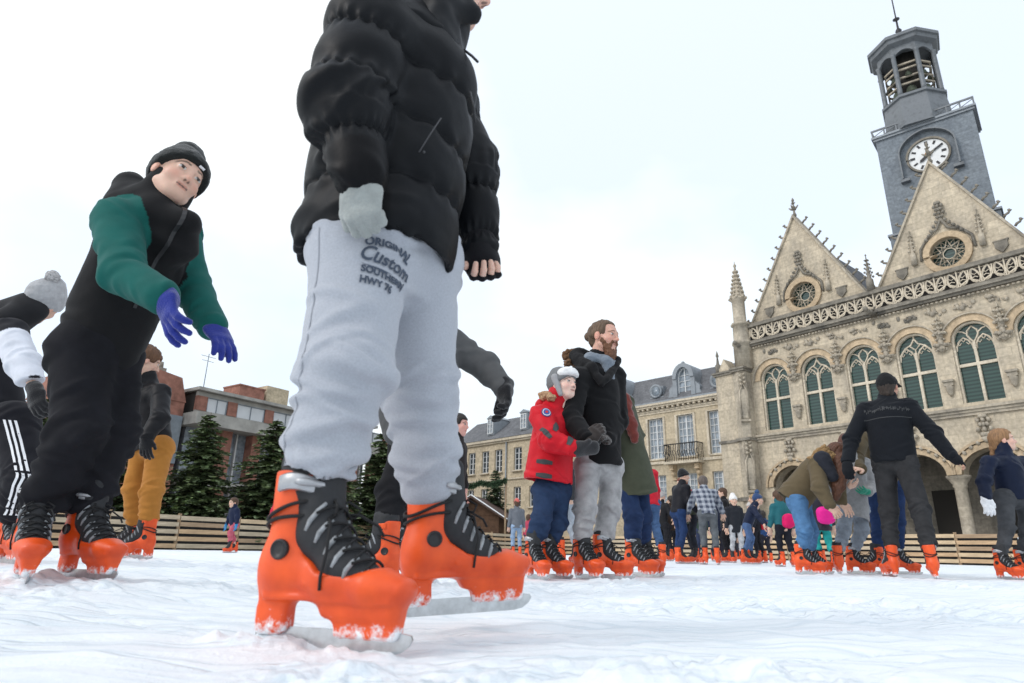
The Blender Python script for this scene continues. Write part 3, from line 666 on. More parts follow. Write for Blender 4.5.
# --- arcade
a_ = MB(); AA = arch_pts(0, 1.16, 3.62, .98, 16, .05)
for i, u in enumerate(AU):
    u0 = .62 if i == 0 else (AU[i - 1] + u) / 2; u1 = U1 if i == 6 else (u + AU[i + 1]) / 2
    arc = [(x + u, z) for x, z in AA]
    z1 = 6.05; l, r_ = arc[0][0], arc[-1][0]
    a_.box(u0, l, 0, .8, 3.62, z1).box(r_, u1, 0, .8, 3.62, z1)
    for (xa, za), (xb, zb_) in zip(arc[:-1], arc[1:]): a_.add([(xa, 0, za), (xb, 0, zb_), (xb, 0, z1), (xa, 0, z1), (xa, .8, za), (xb, .8, zb_), (xb, .8, z1), (xa, .8, z1)], [(0, 1, 2, 3), (7, 6, 5, 4), (0, 4, 5, 1), (3, 2, 6, 7)])
a_.box(.62, AU[0] - 1.16, 0, .8, -.2, 3.62).box(AU[6] + 1.16, U1, 0, .8, -.2, 3.62)
part(a_, 'arcade_wall', STONE)
r1 = MB(); ring(r1, AA, .24, -.08, .2); ring(r1, [(x * 1.24, 3.62 + (z - 3.62) * 1.28) for x, z in AA], .10, -.15, .1); RG = r1.mesh('arch_moulding')
og = MB(); og.ball((0, -.1, 5.0), .16, 7, 5, jit=.3, rng=random.Random(1))
for z, r_ in ((5.2, .10), (5.42, .24), (5.62, .12), (5.82, .20), (5.98, .08)):
    for sg in (-1, 0, 1): og.ball((sg * r_, -.1, z), .10, 6, 4, jit=.3, rng=random.Random(int(z * 7)))
for sg in (-1, 1):
    for k in range(4): og.ball((sg * (.35 + k * .28), -.1, 4.86 - k * .14 - k * k * .02), .09, 6, 4, jit=.3, rng=random.Random(k))
OGM = og.mesh('arch_crocketing')
for u in AU: link('arch_moulding', RG, STONE3, hall, (u, 0, 0)); link('arch_crocketing', OGM, STONE2, hall, (u, 0, 0))
cl = MB(); cl.lathe([(.42, -.2), (.42, .5), (.36, .62), (.26, .7), (.24, 3.1), (.29, 3.16), (.27, 3.24), (.40, 3.45), (.48, 3.55), (.48, 3.62)], 12, (0, .4)); COLM = cl.mesh('column')
for i in range(6): link('column', COLM, STONE2, hall, ((AU[i] + AU[i + 1]) / 2, 0, 0))
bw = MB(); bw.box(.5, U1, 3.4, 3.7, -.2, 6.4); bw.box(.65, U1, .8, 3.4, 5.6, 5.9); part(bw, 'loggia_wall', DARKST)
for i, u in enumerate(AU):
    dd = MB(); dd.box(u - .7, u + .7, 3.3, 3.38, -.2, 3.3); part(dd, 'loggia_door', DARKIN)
sd = MB(); sd.box(.62, U1, .58, 9, 6.45, 11.4); part(sd, 'inner_block', DARKIN)
s_ = MB(); s_.box(U1, U1 + .6, 0, 9, -.2, 12.0); part(s_, 'side_wall', STONE)
s_ = MB(); s_.box(.02, .60, .55, 9, -.2, 12.0); part(s_, 'side_wall', STONE)

# ------------------------------------------------------------------ clock tower behind the middle gable
TU, TY, TW, TD = 10.13, 4.0, 2.32, 2.5; TR = R(11)
tw = link('clock_tower', None, None, hall, (TU, TY, 0), (0, 0, TR))
tw2 = MB(); tw2.box(-TW, TW, 0, TD, 11, 23.0).box(-TW - .14, TW + .14, -.14, TD + .14, 11, 16.9)
bpy.data.objects.remove(tw)
tower = link('clock_tower', tw2.mesh('clock_tower'), SLATEB, hall, (TU, TY, 0), (0, 0, TR))
def tp(mb, name, mat): return mb.build(name, mat, tower)
t_ = MB(); t_.box(-TW - .10, TW + .10, -.10, TD + .10, 23.0, 23.14).box(-TW - .18, TW + .18, -.18, TD + .18, 23.14, 23.26); tp(t_, 'cornice', LEAD)
t_ = MB(); t_.box(-TW - .22, TW + .22, -.22, TD + .22, 16.9, 17.02); tp(t_, 'ledge', LEAD)
t_ = MB(); t_.box(-TW - .15, TW + .15, -.15, -.08, 23.62, 23.72).box(-TW - .15, -TW - .08, -.08, TD + .15, 23.62, 23.72).box(TW + .08, TW + .15, -.08, TD + .15, 23.62, 23.72)
for k in range(9): t_.box(-TW - .13 + k * (2 * TW + .2) / 8, -TW - .05 + k * (2 * TW + .2) / 8, -.14, -.09, 23.26, 23.62)
for k in range(8): t_.tube([(-TW - .05 + k * (2 * TW + .2) / 8, -.115, 23.3), (-TW - .05 + (k + 1) * (2 * TW + .2) / 8, -.115, 23.6)], .022, 4)
for k in range(1, 6): t_.box(TW + .09, TW + .14, -.1 + k * .53, -.03 + k * .53, 23.26, 23.62)
tp(t_, 'railing', LANT)
CZ, CRr = 21.15, .93
t_ = MB(); ring(t_, [(CRr * 1.02 * math.cos(a), CZ + CRr * 1.02 * math.sin(a)) for a in np.linspace(math.pi, -math.pi, 49)], .10, -.16, .02); tp(t_, 'clock_rim', DARKST)
t_ = MB(); t_.prism([(CRr * math.cos(a), CZ + CRr * math.sin(a)) for a in np.linspace(0, 2 * math.pi, 40, endpoint=False)], -.06, .02); tp(t_, 'clock_face', CLOCKW)
t_ = MB(); hd = [(-1.28, CZ - 1.1), (-1.28, CZ + .35)] + [(1.28 * math.cos(a), CZ + .35 + 1.0 * math.sin(a) + .12 * (1 - abs(math.cos(a)))) for a in np.linspace(math.pi, 0, 15)][1:-1] + [(1.28, CZ + .35), (1.28, CZ - 1.1)]; ring(t_, hd, .07, -.34, .02); t_.box(-1.45, -1.0, -.3, .02, CZ - 1.28, CZ - 1.12).box(1.0, 1.45, -.3, .02, CZ - 1.28, CZ - 1.12); tp(t_, 'clock_hood', LANT)
t_ = MB()
for k in range(12):
    a = math.pi / 2 - k * math.pi / 6; c, s = math.cos(a), math.sin(a); w_ = .055 if k % 3 else .075
    t_.add([(c * .62 - s * w_, -.075, CZ + s * .62 + c * w_), (c * .62 + s * w_, -.075, CZ + s * .62 - c * w_), (c * .84 + s * w_, -.075, CZ + s * .84 - c * w_), (c * .84 - s * w_, -.075, CZ + s * .84 + c * w_)], [(0, 1, 2, 3)])
o = tp(t_, 'clock_numerals', CLOCKB); o['kind'] = 'stuff'
def hand(a, ln, w_, name):
    m = MB(); c, s = math.cos(a), math.sin(a); q = [(-s * w_ - c * .15, c * w_ - s * .15), (s * w_ - c * .15, -c * w_ - s * .15), (c * ln * .8 + s * w_ * 1.3, s * ln * .8 - c * w_ * 1.3), (c * ln, s * ln), (c * ln * .8 - s * w_ * 1.3, s * ln * .8 + c * w_ * 1.3)]
    m.prism([(x, CZ + z) for x, z in q], -.13, -.10); tp(m, name, CLOCKB)
hand(R(90 - 232), .56, .06, 'hour_hand'); hand(R(90 - 62), .84, .04, 'minute_hand')
t_ = MB(); t_.prism([(.16 * math.cos(a), CZ + .16 * math.sin(a)) for a in np.linspace(0, 2 * math.pi, 8, endpoint=False)], -.16, -.132); tp(t_, 'clock_boss', GOLD)
# lantern: eight sided, open, with bells
LC = (-.25, TD / 2); OR = math.pi / 8 + R(6)
LS = .9
def sl(q): return [(r_ * LS, z) for r_, z in q]
def octp(r_, k, z):
    r_ *= LS; return (LC[0] + r_ * math.cos(OR + k * math.pi / 4), LC[1] + r_ * math.sin(OR + k * math.pi / 4), z)
t_ = MB(); t_.lathe(sl([(1.95, 23.2), (1.92, 24.2), (1.80, 25.05), (1.92, 25.1), (1.92, 25.25), (1.7, 25.3)]), 8, LC, rot=OR, smooth=False); lan = tp(t_, 'lantern_base', LANT)
for k in range(8):
    t_ = MB(); x, y, _ = octp(1.66, k, 0); t_.lathe([(.15, 25.28), (.13, 25.5), (.125, 28.0), (.17, 28.1)], 8, (x, y)); tp(t_, 'lantern_column', LANT)
t_ = MB()
for k in range(8):      # arched heads between the columns
    a = np.array(octp(1.70, k, 0)); b = np.array(octp(1.70, k + 1, 0)); d = b - a; n2 = nrm(V3(-d[1], d[0], 0)) * .1; top = 28.75; pr = []
    for i in range(11):
        s = i / 10; pr.append((a + d * s, 27.75 + .55 * math.sin(math.pi * s) ** .6))
    for (p, z0), (q, z1) in zip(pr[:-1], pr[1:]):
        v_ = [(*p[:2], z0), (*q[:2], z1), (*q[:2], top), (*p[:2], top)]; v2 = [(x + n2[0], y + n2[1], z) for x, y, z in v_]
        t_.add(v_ + v2, [(0, 1, 2, 3), (7, 6, 5, 4), (0, 4, 5, 1)])
tp(t_, 'lantern_arches', LANT)
t_ = MB(); t_.lathe(sl([(1.7, 28.6), (2.02, 28.75), (2.08, 28.95), (2.2, 29.0), (2.2, 29.2), (1.9, 29.3), (1.2, 29.62), (.5, 29.95), (.12, 30.2), (.08, 30.9)]), 8, LC, rot=OR, smooth=False); tp(t_, 'lantern_roof', LANT)
t_ = MB(); t_.lathe([(.06, 30.2), (.18, 30.75), (.06, 30.95), (.05, 31.5), (.2, 31.62), (.04, 31.75), (.03, 34.0), (.012, 34.8)], 8, LC); tp(t_, 'spike', CLOCKB)
t_ = MB(); t_.lathe([(.7, 25.2), (.7, 28.7)], 8, LC); tp(t_, 'lantern_core', DARKIN)
for z in (26.15, 26.6, 27.15, 27.5):
    t_ = MB()
    t_.tube([octp(1.36, k, z) for k in range(8)], .07, 4, closed=True, smooth=False)
    tp(t_, 'bell_beam', STONE2)
bm_ = MB(); bm_.lathe([(.40, 0), (.36, .06), (.26, .25), (.22, .45), (.12, .56), (.04, .6), (.04, .75)], 12); BELL = bm_.mesh('bell')
for k in range(8):
    x, y, _ = octp(1.08, k + .5, 0); link('bell', BELL, BRONZE, tower, (x, y, 25.45), scale=(1.05, 1.05, .95)); x, y, _ = octp(1.15, k + .5, 0); link('bell', BELL, BRONZE, tower, (x, y, 26.62), scale=(.62, .62, .62))

# ================================================================== CREAM MANSARD RESIDENCE AND ITS LOWER WING
CREAM = stone_mat('pale_ashlar', (.56, .47, .335), (.39, .325, .235), .36, joint=.18, grime=.5)
CREAM2 = stone_mat('pale_trim', (.62, .54, .42), (.42, .37, .29), .5, joint=.0, grime=.5)
WFR = material('white_window_frame', base=(.62, .63, .63), rough=.5)
WGL = material('curtained_glass', base=(.24, .28, .32), rough=.12, spec=.7, nscale=2.5, namt=.5)
DGL = material('dark_glass', base=(.035, .045, .055), rough=.08, spec=.7, nscale=2, namt=.5)
IRON = material('wrought_iron', base=(.02, .02, .022), rough=.5)
RES0 = V3(12.943, 35.73, 0); RD = nrm(V3(.7013, -.7129, 0)); RA = math.atan2(RD[1], RD[0])
def wall_grid(mb, u0, u1, z0, z1, holes, y0, y1):
    """wall with rectangular openings: holes (u0, u1, z0, z1)"""
    us = sorted({u0, u1} | {h[0] for h in holes} | {h[1] for h in holes}); zs = sorted({z0, z1} | {h[2] for h in holes} | {h[3] for h in holes})
    for a, b in zip(us[:-1], us[1:]):
        run = None
        for c, d in zip(zs[:-1], zs[1:]):
            mu, mz = (a + b) / 2, (c + d) / 2; solid_ = not any(h[0] < mu < h[1] and h[2] < mz < h[3] for h in holes)
            if solid_: run = (run[0], d) if run else (c, d)
            elif run: mb.box(a, b, y0, y1, *run); run = None
        if run: mb.box(a, b, y0, y1, *run)
def sash(w_, h_, nx, nz, glass, fr=.06):
    """casement window mesh pieces: frame with glazing bars, one pane sheet"""
    m = MB(); m.box(0, fr, 0, .07, 0, h_).box(w_ - fr, w_, 0, .07, 0, h_).box(fr, w_ - fr, 0, .07, 0, fr).box(fr, w_ - fr, 0, .07, h_ - fr, h_).box(w_ / 2 - .04, w_ / 2 + .04, -.005, .06, fr, h_ - fr)
    for k in range(1, nz): m.box(fr, w_ / 2 - .04, .01, .05, h_ * k / nz - .018, h_ * k / nz + .018).box(w_ / 2 + .04, w_ - fr, .01, .05, h_ * k / nz - .018, h_ * k / nz + .018)
    if nx > 2:
        for q in (.25, .75): m.box(w_ * q - .015, w_ * q + .015, .012, .048, fr, h_ - fr)
    g_ = MB(); g_.box(.01, w_ - .01, .055, .065, .01, h_ - .01)
    return m.mesh('window_frame'), g_.mesh('pane')
def put_window(parent, meshes, u, z, w_, glass, sill=True, y=.14):
    o = link('window', meshes[0], WFR, parent, (u - w_ / 2, y, z)); link('pane', meshes[1], glass, o)
    if sill:
        s = MB(); s.box(-.1, w_ + .1, -y - .09, .05, -.10, -.01); s.build('sill', CREAM2, o)
res = empty('mansard_residence', RES0, RA, 'cream stone house with slate mansard, round dormers and iron balcony, beside the town hall', 'building')
RW = [-1.34, -3.42, -5.5, -7.6]; holes = []
for u in RW: holes += [(u - .55, u + .55, 5.7, 8.2), (u - .55, u + .55, 2.95, 4.7), (u - .55, u + .55, .2, 2.4)]
m = MB(); wall_grid(m, -9.2, .1, -.2, 8.72, holes, 0, .4); m.build('facade', CREAM, res)
m = MB(); m.box(-9.1, .05, .6, 8, -.2, 8.7); m.build('inner_block', DARKIN, res)
UP = sash(1.1, 2.5, 4, 6, WGL); LO = sash(1.1, 1.75, 4, 5, WGL)
for u in RW: put_window(res, UP, u, 5.7, 1.1, WGL); put_window(res, LO, u, 2.95, 1.1, WGL); put_window(res, LO, u, .4, 1.1, DGL)
for u in RW:
    m = MB(); ring(m, [(u - .55, 5.7), (u - .55, 8.2), (u + .55, 8.2), (u + .55, 5.7)], .15, -.06, .05); m.build('architrave', CREAM2, res)
m = MB(); m.box(-9.25, .12, -.10, .02, 5.36, 5.52).box(-9.25, .12, -.06, .02, 8.5, 8.62); m.build('string_course', CREAM2, res)
m = MB(); m.box(-9.3, .15, -.32, .4, 8.86, 8.98).box(-9.3, .15, -.42, .4, 8.98, 9.10); m.build('cornice', CREAM2, res); m = MB(); m.box(-9.25, .12, -.10, .4, 8.62, 8.74); m.build('architrave_band', CREAM2, res)
for k in range(26):
    m = MB(); m.box(-.07, .07, -.28, 0, 8.74, 8.86); link('modillion', m.mesh('modillion') if k == 0 else MOD, CREAM2, res, (-9.1 + k * .36, 0, 0)) if k else None
    if k == 0: MOD = m.mesh('modillion'); link('modillion', MOD, CREAM2, res, (-9.1, 0, 0))
m = MB(); m.add([(-9.2, -.28, 9.10), (.1, -.28, 9.10), (.1, 1.3, 11.2), (-9.2, 1.3, 11.2), (-9.2, 8, 9.1), (.1, 8, 9.1), (.1, 5, 11.6), (-9.2, 5, 11.6)], [(0, 1, 2, 3), (3, 2, 6, 7), (7, 6, 5, 4), (0, 3, 7, 4), (1, 5, 6, 2)]); m.build('mansard_roof', SLATE, res)
m = MB(); m.box(-9.3, .15, -.40, -.2, 9.1, 9.2); m.build('gutter', LEAD, res)
# balcony
bal = MB(); bal.box(-4.62, -2.32, -.72, 0, 5.22, 5.36); bo = bal.build('balcony', CREAM2, res)
m = MB(); m.tube([(-4.58, -.02, 6.38), (-4.58, -.66, 6.38), (-2.36, -.66, 6.38), (-2.36, -.02, 6.38)], .035, 5)
for k in range(15):
    u = -4.55 + k * .156; m.tube([(u, -.66, 5.36), (u + .05, -.69, 5.6), (u - .05, -.66, 5.9), (u, -.66, 6.36)], .018, 4)
    if k % 2 == 0: m.tube([(u + .1 * math.cos(a), -.67, 5.86 + .16 * math.sin(a)) for a in np.linspace(0, 6.28, 9, endpoint=False)], .016, 4, closed=True)
for k in range(4):
    for u in (-4.58, -2.36): m.tube([(u, -.05 - k * .16, 5.36), (u, -.05 - k * .16, 6.36)], .018, 4)
r_ = m.build('iron_railing', IRON, bo)
for u in (-4.3, -2.62):
    m = MB(); m.prism([(-.12, 0), (.12, 0), (.12, .85), (-.12, .85)], -.12, 0); m.box(-.13, .13, -.45, 0, .55, .86).ball((0, -.2, .35), .15, 7, 5); m.build('bracket', STONE3, bo, (u, 0, 4.34))
# dormers
def dormer(u, w_, z0, h_):
    m = MB(); a = arch_pts(0, w_ / 2, h_ * .62, h_ * .34, 12); m.box(-w_ / 2 - .28, -w_ / 2, -.2, 1.2, 0, h_ * .62).box(w_ / 2, w_ / 2 + .28, -.2, 1.2, 0, h_ * .62); d_ = m.build('dormer', LEAD, res, (u, .1, z0))
    m = MB(); ring(m, a, .26, -.28, 1.3); m.ball((0, -.1, h_ * 1.10), .12, 7, 5); m.build('dormer_hood', LEAD, d_)
    m = MB(); m.prism([(-w_ / 2, 0), (w_ / 2, 0)] + a[::-1], .06, .12); m.build('pane', WGL, d_)
    m = MB(); m.box(-.03, .03, .0, .05, 0, h_ * .95)
    for k in range(1, 5): m.box(-w_ / 2, w_ / 2, .01, .04, h_ * .18 * k - .015, h_ * .18 * k + .015)
    ring(m, [(-w_ / 2, 0)] + a + [(w_ / 2, 0)], -.06, -.02, .06); m.build('window_frame', WFR, d_)
    for sg in (-1, 1):
        m = MB(); m.prism([(0, 0), (sg * .45, 0), (sg * .28, .4), (sg * .3, .62), (0, .95)][::(1 if sg > 0 else -1)], -.16, .6); m.build('scroll', LEAD, d_, (sg * (w_ / 2 + .28), 0, 0))
dormer(-3.3, .95, 9.22, 2.0); dormer(-8.3, .95, 9.22, 2.0)
for u in (-5.35, -1.15):
    m = MB(); m.lathe([(.42, 0), (.45, .16), (.36, .2), (.30, .12)], 18); d_ = m.build('round_dormer', LEAD, res, (u, .12, 9.95), (R(90), 0, 0))
    m = MB(); m.lathe([(.29, .125), (.29, .14)], 18); m.build('pane', WGL, d_)
    m = MB(); m.box(-.5, .5, -.06, .9, -.55, -.35).box(-.42, .42, .1, 1.2, -.45, .35); m.build('round_dormer_body', LEAD, res, (u, .12, 9.95))

wing = empty('long_cream_wing', RES0, RA, 'long low cream house with slate roof and small dormers, beyond the mansard house', 'building')
WW = [-22.9, -21.3, -19.8, -17.7, -16.1, -14.5, -12.9, -11.3]; holes = []
for u in WW: holes += [(u - .42, u + .42, 5.9, 7.62), (u - .38, u + .38, 3.2, 4.68)]
m = MB(); wall_grid(m, -25.1, -9.4, -.2, 8.1, holes, .1, .5); m.build('facade', CREAM, wing)
m = MB(); m.box(-25, -9.4, .7, 7, -.2, 8.0); m.build('inner_block', DARKIN, wing)
W1 = sash(.84, 1.72, 2, 4, DGL, .07); W2 = sash(.76, 1.48, 2, 3, DGL, .07)
for u in WW: put_window(wing, W1, u, 5.9, .84, DGL, y=.24); put_window(wing, W2, u, 3.2, .76, DGL, y=.24)
m = MB(); m.box(-25.2, -9.4, -.02, .3, 5.25, 5.36).box(-25.2, -9.4, -.05, .3, 8.1, 8.24).box(-25.2, -9.4, -.18, .3, 8.24, 8.44); m.build('cornice', CREAM2, wing)
m = MB(); m.add([(-25.2, -.22, 8.44), (-9.4, -.22, 8.44), (-9.4, 2.6, 10.6), (-25.2, 2.6, 10.6), (-25.2, 7, 8.44), (-9.4, 7, 8.44)], [(0, 1, 2, 3), (3, 2, 5, 4), (0, 3, 4), (1, 5, 2)]); m.build('slate_roof', SLATE, wing)
for u in (-21.0, -17.3, -13.4):
    m = MB(); m.box(-.38, .38, -.05, 1.6, 0, 1.35).prism([(-.46, 1.35), (.46, 1.35), (0, 1.6)], -.12, 1.7); d_ = m.build('dormer', LEAD, wing, (u, .35, 8.9)); put_window(d_, sash(.6, 1.15, 2, 3, WGL), 0, .1, .6, WGL, False, -.13)
m = MB(); m.tube([(-18.86, .0, 8.2), (-18.86, .0, .0)], .06, 6); m.build('downpipe', LEAD, wing)
for u in (-13.9,): m = MB(); m.box(u - .7, u + .7, 2.3, 3.0, 9.8, 11.6).box(u - .78, u + .78, 2.22, 3.08, 11.6, 11.75); m.build('chimney', DARKST, wing)

# ================================================================== BRICK AND CONCRETE BLOCK ON THE LEFT
BRICK = material('red_brick', base=(.29, .135, .10), rough=.9, nscale=2.2, namt=.35, bscale=18, bump=.3, bdist=.02)
CONC = material('concrete', base=(.35, .34, .315), rough=.9, nscale=1.3, namt=.25, bscale=10, bump=.2, bdist=.02)
BLIND = material('drawn_blind', base=(.62, .64, .66), rough=.5, nscale=1, namt=.08)
ZINC = material('zinc_cladding', base=(.20, .23, .26), rough=.6, nscale=2, namt=.2)
BR0 = V3(-18, 42, 0); BD = nrm(V3(.5676, .8233, 0)); BA = math.atan2(BD[1], BD[0])
bb = empty('brick_block', BR0, BA, 'modern flats of red brick and grey concrete bands behind the fir trees', 'building')
NB = -1   # outward is -y in local coordinates (towards the rink)
m = MB(); m.box(-3.0, 12, .3, 9, 8.05, 9.35); m.build('top_storey_core', DARKIN, bb)
m = MB(); m.box(-3.0, 12, .05, .28, 7.95, 8.2).box(-3.0, 12, .05, .28, 9.12, 9.4); m.build('spandrel', CONC, bb)
m = MB(); m.box(-3.2, 12.2, -.35, 9, 9.42, 9.62); m.build('roof_slab', CONC, bb)
u = -2.3
for k in range(7):
    m = MB(); m.box(u - .7, u - .02, 0, .3, 8.202, 9.118); m.build('brick_pier', BRICK, bb)
    wd_ = 1.4 if k == 0 else 2.1; m = MB(); m.box(u + .02, u + wd_ - .02, .12, .2, 8.22, 9.1); w_ = m.build('window', BLIND, bb)
    m = MB(); ring(m, [(u, 8.2), (u, 9.12), (u + wd_, 9.12), (u + wd_, 8.2)], -.06, .06, .12); m.box(u + wd_ / 2 - .02, u + wd_ / 2 + .02, .06, .115, 8.2, 9.1); m.build('window_frame', ZINC, w_); u += wd_ + .72
m = MB(); m.box(-3.4, 12.2, -.9, 9, 7.2, 7.95); m.build('floor_slab', CONC, bb)
for z0, z1 in ((3.9, 7.2), (-.2, 3.6)):
    m = MB(); m.box(-3.0, 12, .8, 8.8, z0, z1); m.build('glazed_storey', WGL, bb)
    for k in range(7):
        m = MB(); m.box(-.95 + k * 2.2, -.25 + k * 2.2, 0, .78, z0, z1); m.build('brick_pier', BRICK, bb)
        m = MB(); m.box(.45 + k * 2.2, .55 + k * 2.2, .6, .79, z0, z1); m.build('mullion', WFR, bb)
m = MB(); m.box(-3.2, 12.1, -.4, 9, 3.6, 3.9); m.build('floor_slab', CONC, bb)
m = MB(); m.box(1.0, 3.0, 2, 4.0, 9.6, 10.9).box(.95, 3.05, 1.95, 4.05, 10.9, 11.0); m.build('chimney_stack', BRICK, bb)
m = MB(); m.box(3.3, 5.2, 2.2, 5, 9.6, 11.4); m.build('stair_tower', CREAM, bb)
m = MB(); m.box(-9, -3.45, .6, 9, -.2, 8.6); gb = m.build('end_house_wall', BRICK, bb)
m = MB(); m.prism([(-9.1, 8.6), (-3.4, 8.6), (-3.9, 10.1), (-5.4, 10.3), (-8.6, 10.1)], .55, 9); m.build('end_house_gable', BRICK, bb)
m = MB(); m.box(-5.2, -3.5, .42, .58, 4.8, 7.7); m.build('zinc_panel', ZINC, bb)
m = MB(); m.box(-5.0, -4.5, 1.5, 2.0, 10.2, 10.7).lathe([(.14, 10.7), (.12, 11.1)], 8, (-4.75, 1.75)); m.build('chimney', DARKST, bb)
m = MB(); m.tube([(-2.2, 1.0, 9.6), (-2.2, 1.0, 12.2)], .03, 4); m.tube([(-2.7, 1.0, 12.0), (-1.7, 1.0, 12.0)], .02, 4); m.tube([(-2.6, 1.0, 11.7), (-1.8, 1.0, 11.7)], .02, 4); m.build('aerial', ZINC, bb)
# ================================================================== FIR TREES, CHALET, GARLAND
NEEDLE = material('fir_needles', attr=True, rough=.7, spec=.2, nscale=3, namt=.3)
BARK = material('bark', base=(.075, .05, .035), rough=.9, nscale=8, namt=.4, bscale=20, bump=.6, bdist=.03)
def fir(x, Y, h, rbase, seed, label, dens=1.0, group='fir trees behind the left fence', col=(.135, .175, .085)):
    g = np.random.default_rng(seed); p = at(x, 540, Y); root = empty('fir_tree', (p[0], p[1], -.12), g.uniform(0, 6), label, 'tree', group)
    m = MB(); m.lathe([(h * .022, 0), (h * .016, h * .4), (h * .008, h * .8), (.008, h)], 7); m.build('trunk', BARK, root)
    V_ = []; F_ = []; C_ = []; bm_ = MB(); n = 0; nt = int((15 + h * 3) * 2.1 * dens)
    for i in range(nt):
        t = (i + g.uniform(0, 1)) / nt; z = h * (.05 + .93 * t); L0 = rbase * (1 - t) ** .62 * g.uniform(.65, 1.15) + .08; nb = int(6 + 5 * (1 - t))
        for b in range(nb):
            a = g.uniform(0, 2 * math.pi); ln = L0 * g.uniform(.7, 1.12); dr = V3(math.cos(a), math.sin(a), 0); tip = V3(0, 0, z) + dr * ln + V3(0, 0, -ln * g.uniform(.10, .38) + ln * .12)
            st = V3(0, 0, z); bm_.tube([st, st + (tip - st) * .5 + V3(0, 0, .05 * ln), tip], [.016, .011, .004], 3)
            ns = max(6, int(ln * 18)); sd = np.cross(dr, [0, 0, 1.0])
            for s in range(ns):
                q = (s + g.uniform(0, 1)) / ns; c = st + (tip - st) * q + V3(0, 0, .05 * ln * 4 * q * (1 - q)); wl = (.13 + .30 * ln * (1 - q) * .55) * g.uniform(.6, 1.2)
                for sg in (-1, 1):
                    e = nrm(sd * sg * g.uniform(.6, 1.1) + dr * g.uniform(.3, .9) + V3(0, 0, g.uniform(-.45, .25))) * wl; up = nrm(V3(g.normal(0, .3), g.normal(0, .3), 1)); wd = np.cross(nrm(e), up) * .040
                    V_ += [c - wd, c + wd, c + e * .6 + wd * 1.3, c + e, c + e * .6 - wd * 1.3]; F_.append((n, n + 1, n + 2, n + 3, n + 4)); n += 5
                    k = g.uniform(.55, 1.5) * (.8 + .4 * q); C_ += [V3(col) * k * (1, g.uniform(.9, 1.1), g.uniform(.8, 1.2))] * 5
    me = bpy.data.meshes.new('crown'); me.from_pydata([tuple(v) for v in V_], [], F_); a_ = me.attributes.new('Col', 'FLOAT_COLOR', 'POINT'); c_ = np.ones((len(V_), 4), np.float32); c_[:, :3] = np.array(C_); a_.data.foreach_set('color', c_.ravel()); me.update()
    cr = link('crown', me, NEEDLE, root); bo = bm_.build('branches', BARK, root); bo['kind'] = 'stuff'; return root
LT = [(20, 20.5, 4.9, 1.9, 1, 'broad fir at the far left, between the leftmost skater and the boy'), (70, 22.0, 5.2, 1.8, 2, 'fir glimpsed behind the boy with green sleeves'), (128, 22.5, 4.6, 1.6, 9, 'fir behind the skater in ochre trousers'), (190, 23.0, 4.85, 1.85, 3, 'fir with open top, left of the fir behind the lone child'), (262, 24.2, 4.9, 2.1, 4, 'full dark fir nearest the teenager, behind the lone child'), (322, 25.5, 5.0, 2.0, 5, 'fir mostly hidden behind the teenager\'s near leg'), (375, 27.0, 5.0, 1.9, 6, 'fir seen between the teenager\'s legs')]
for x, Y, h, r_, sd, lb in LT: fir(x, Y, h, r_, sd, lb)
fir(494, 38.5, 4.9, 1.25, 7, 'slim fir beside the market chalet, before the cream wing', .9, 'firs by the chalet', (.11, .15, .085))
# wooden market chalet
CHW = material('chalet_boards', base=(.11, .06, .035), rough=.85, nscale=5, namt=.3, bscale=20, bump=.4, bdist=.01)
CHR = material('chalet_roof_felt', base=(.085, .055, .045), rough=.95, nscale=4, namt=.3)
SNOWY = material('snow_cover', base=(.8, .82, .84), rough=.8)
c0 = at(472, 548, 36.5); ch = empty('market_chalet', (c0[0], c0[1], -.12), R(-18), 'dark brown wooden market chalet with pitched roof behind the teenager\'s far skate', 'chalet')
for k in range(12):
    m = MB(); m.box(-1.5, 1.5, 0, .04, .0 + k * .17, .16 + k * .17); m.build('board', CHW, ch, (0, 0, 0))
m = MB(); m.box(-1.5, 1.5, .05, 2.4, 0, 2.1); m.build('chalet_body', CHW, ch)
m = MB(); m.prism([(-1.5, 2.1), (1.5, 2.1), (0, 3.0)], .02, 2.4); m.build('gable_end', CHW, ch)
for sg in (-1, 1):
    q = [(0, 3.02), (sg * 2.1, 1.78), (sg * 2.1, 1.88), (0, 3.14)]; q = q if sg < 0 else q[::-1]
    m = MB(); m.prism(q, -.5, 2.6); m.build('roof_slope', CHR, ch)
    q = [(0, 3.145), (sg * 2.1, 1.885), (sg * 2.1, 1.92), (0, 3.19)]; q = q if sg < 0 else q[::-1]; m = MB(); m.prism(q, -.5, -.3); m.build('snow_edge', SNOWY, ch)
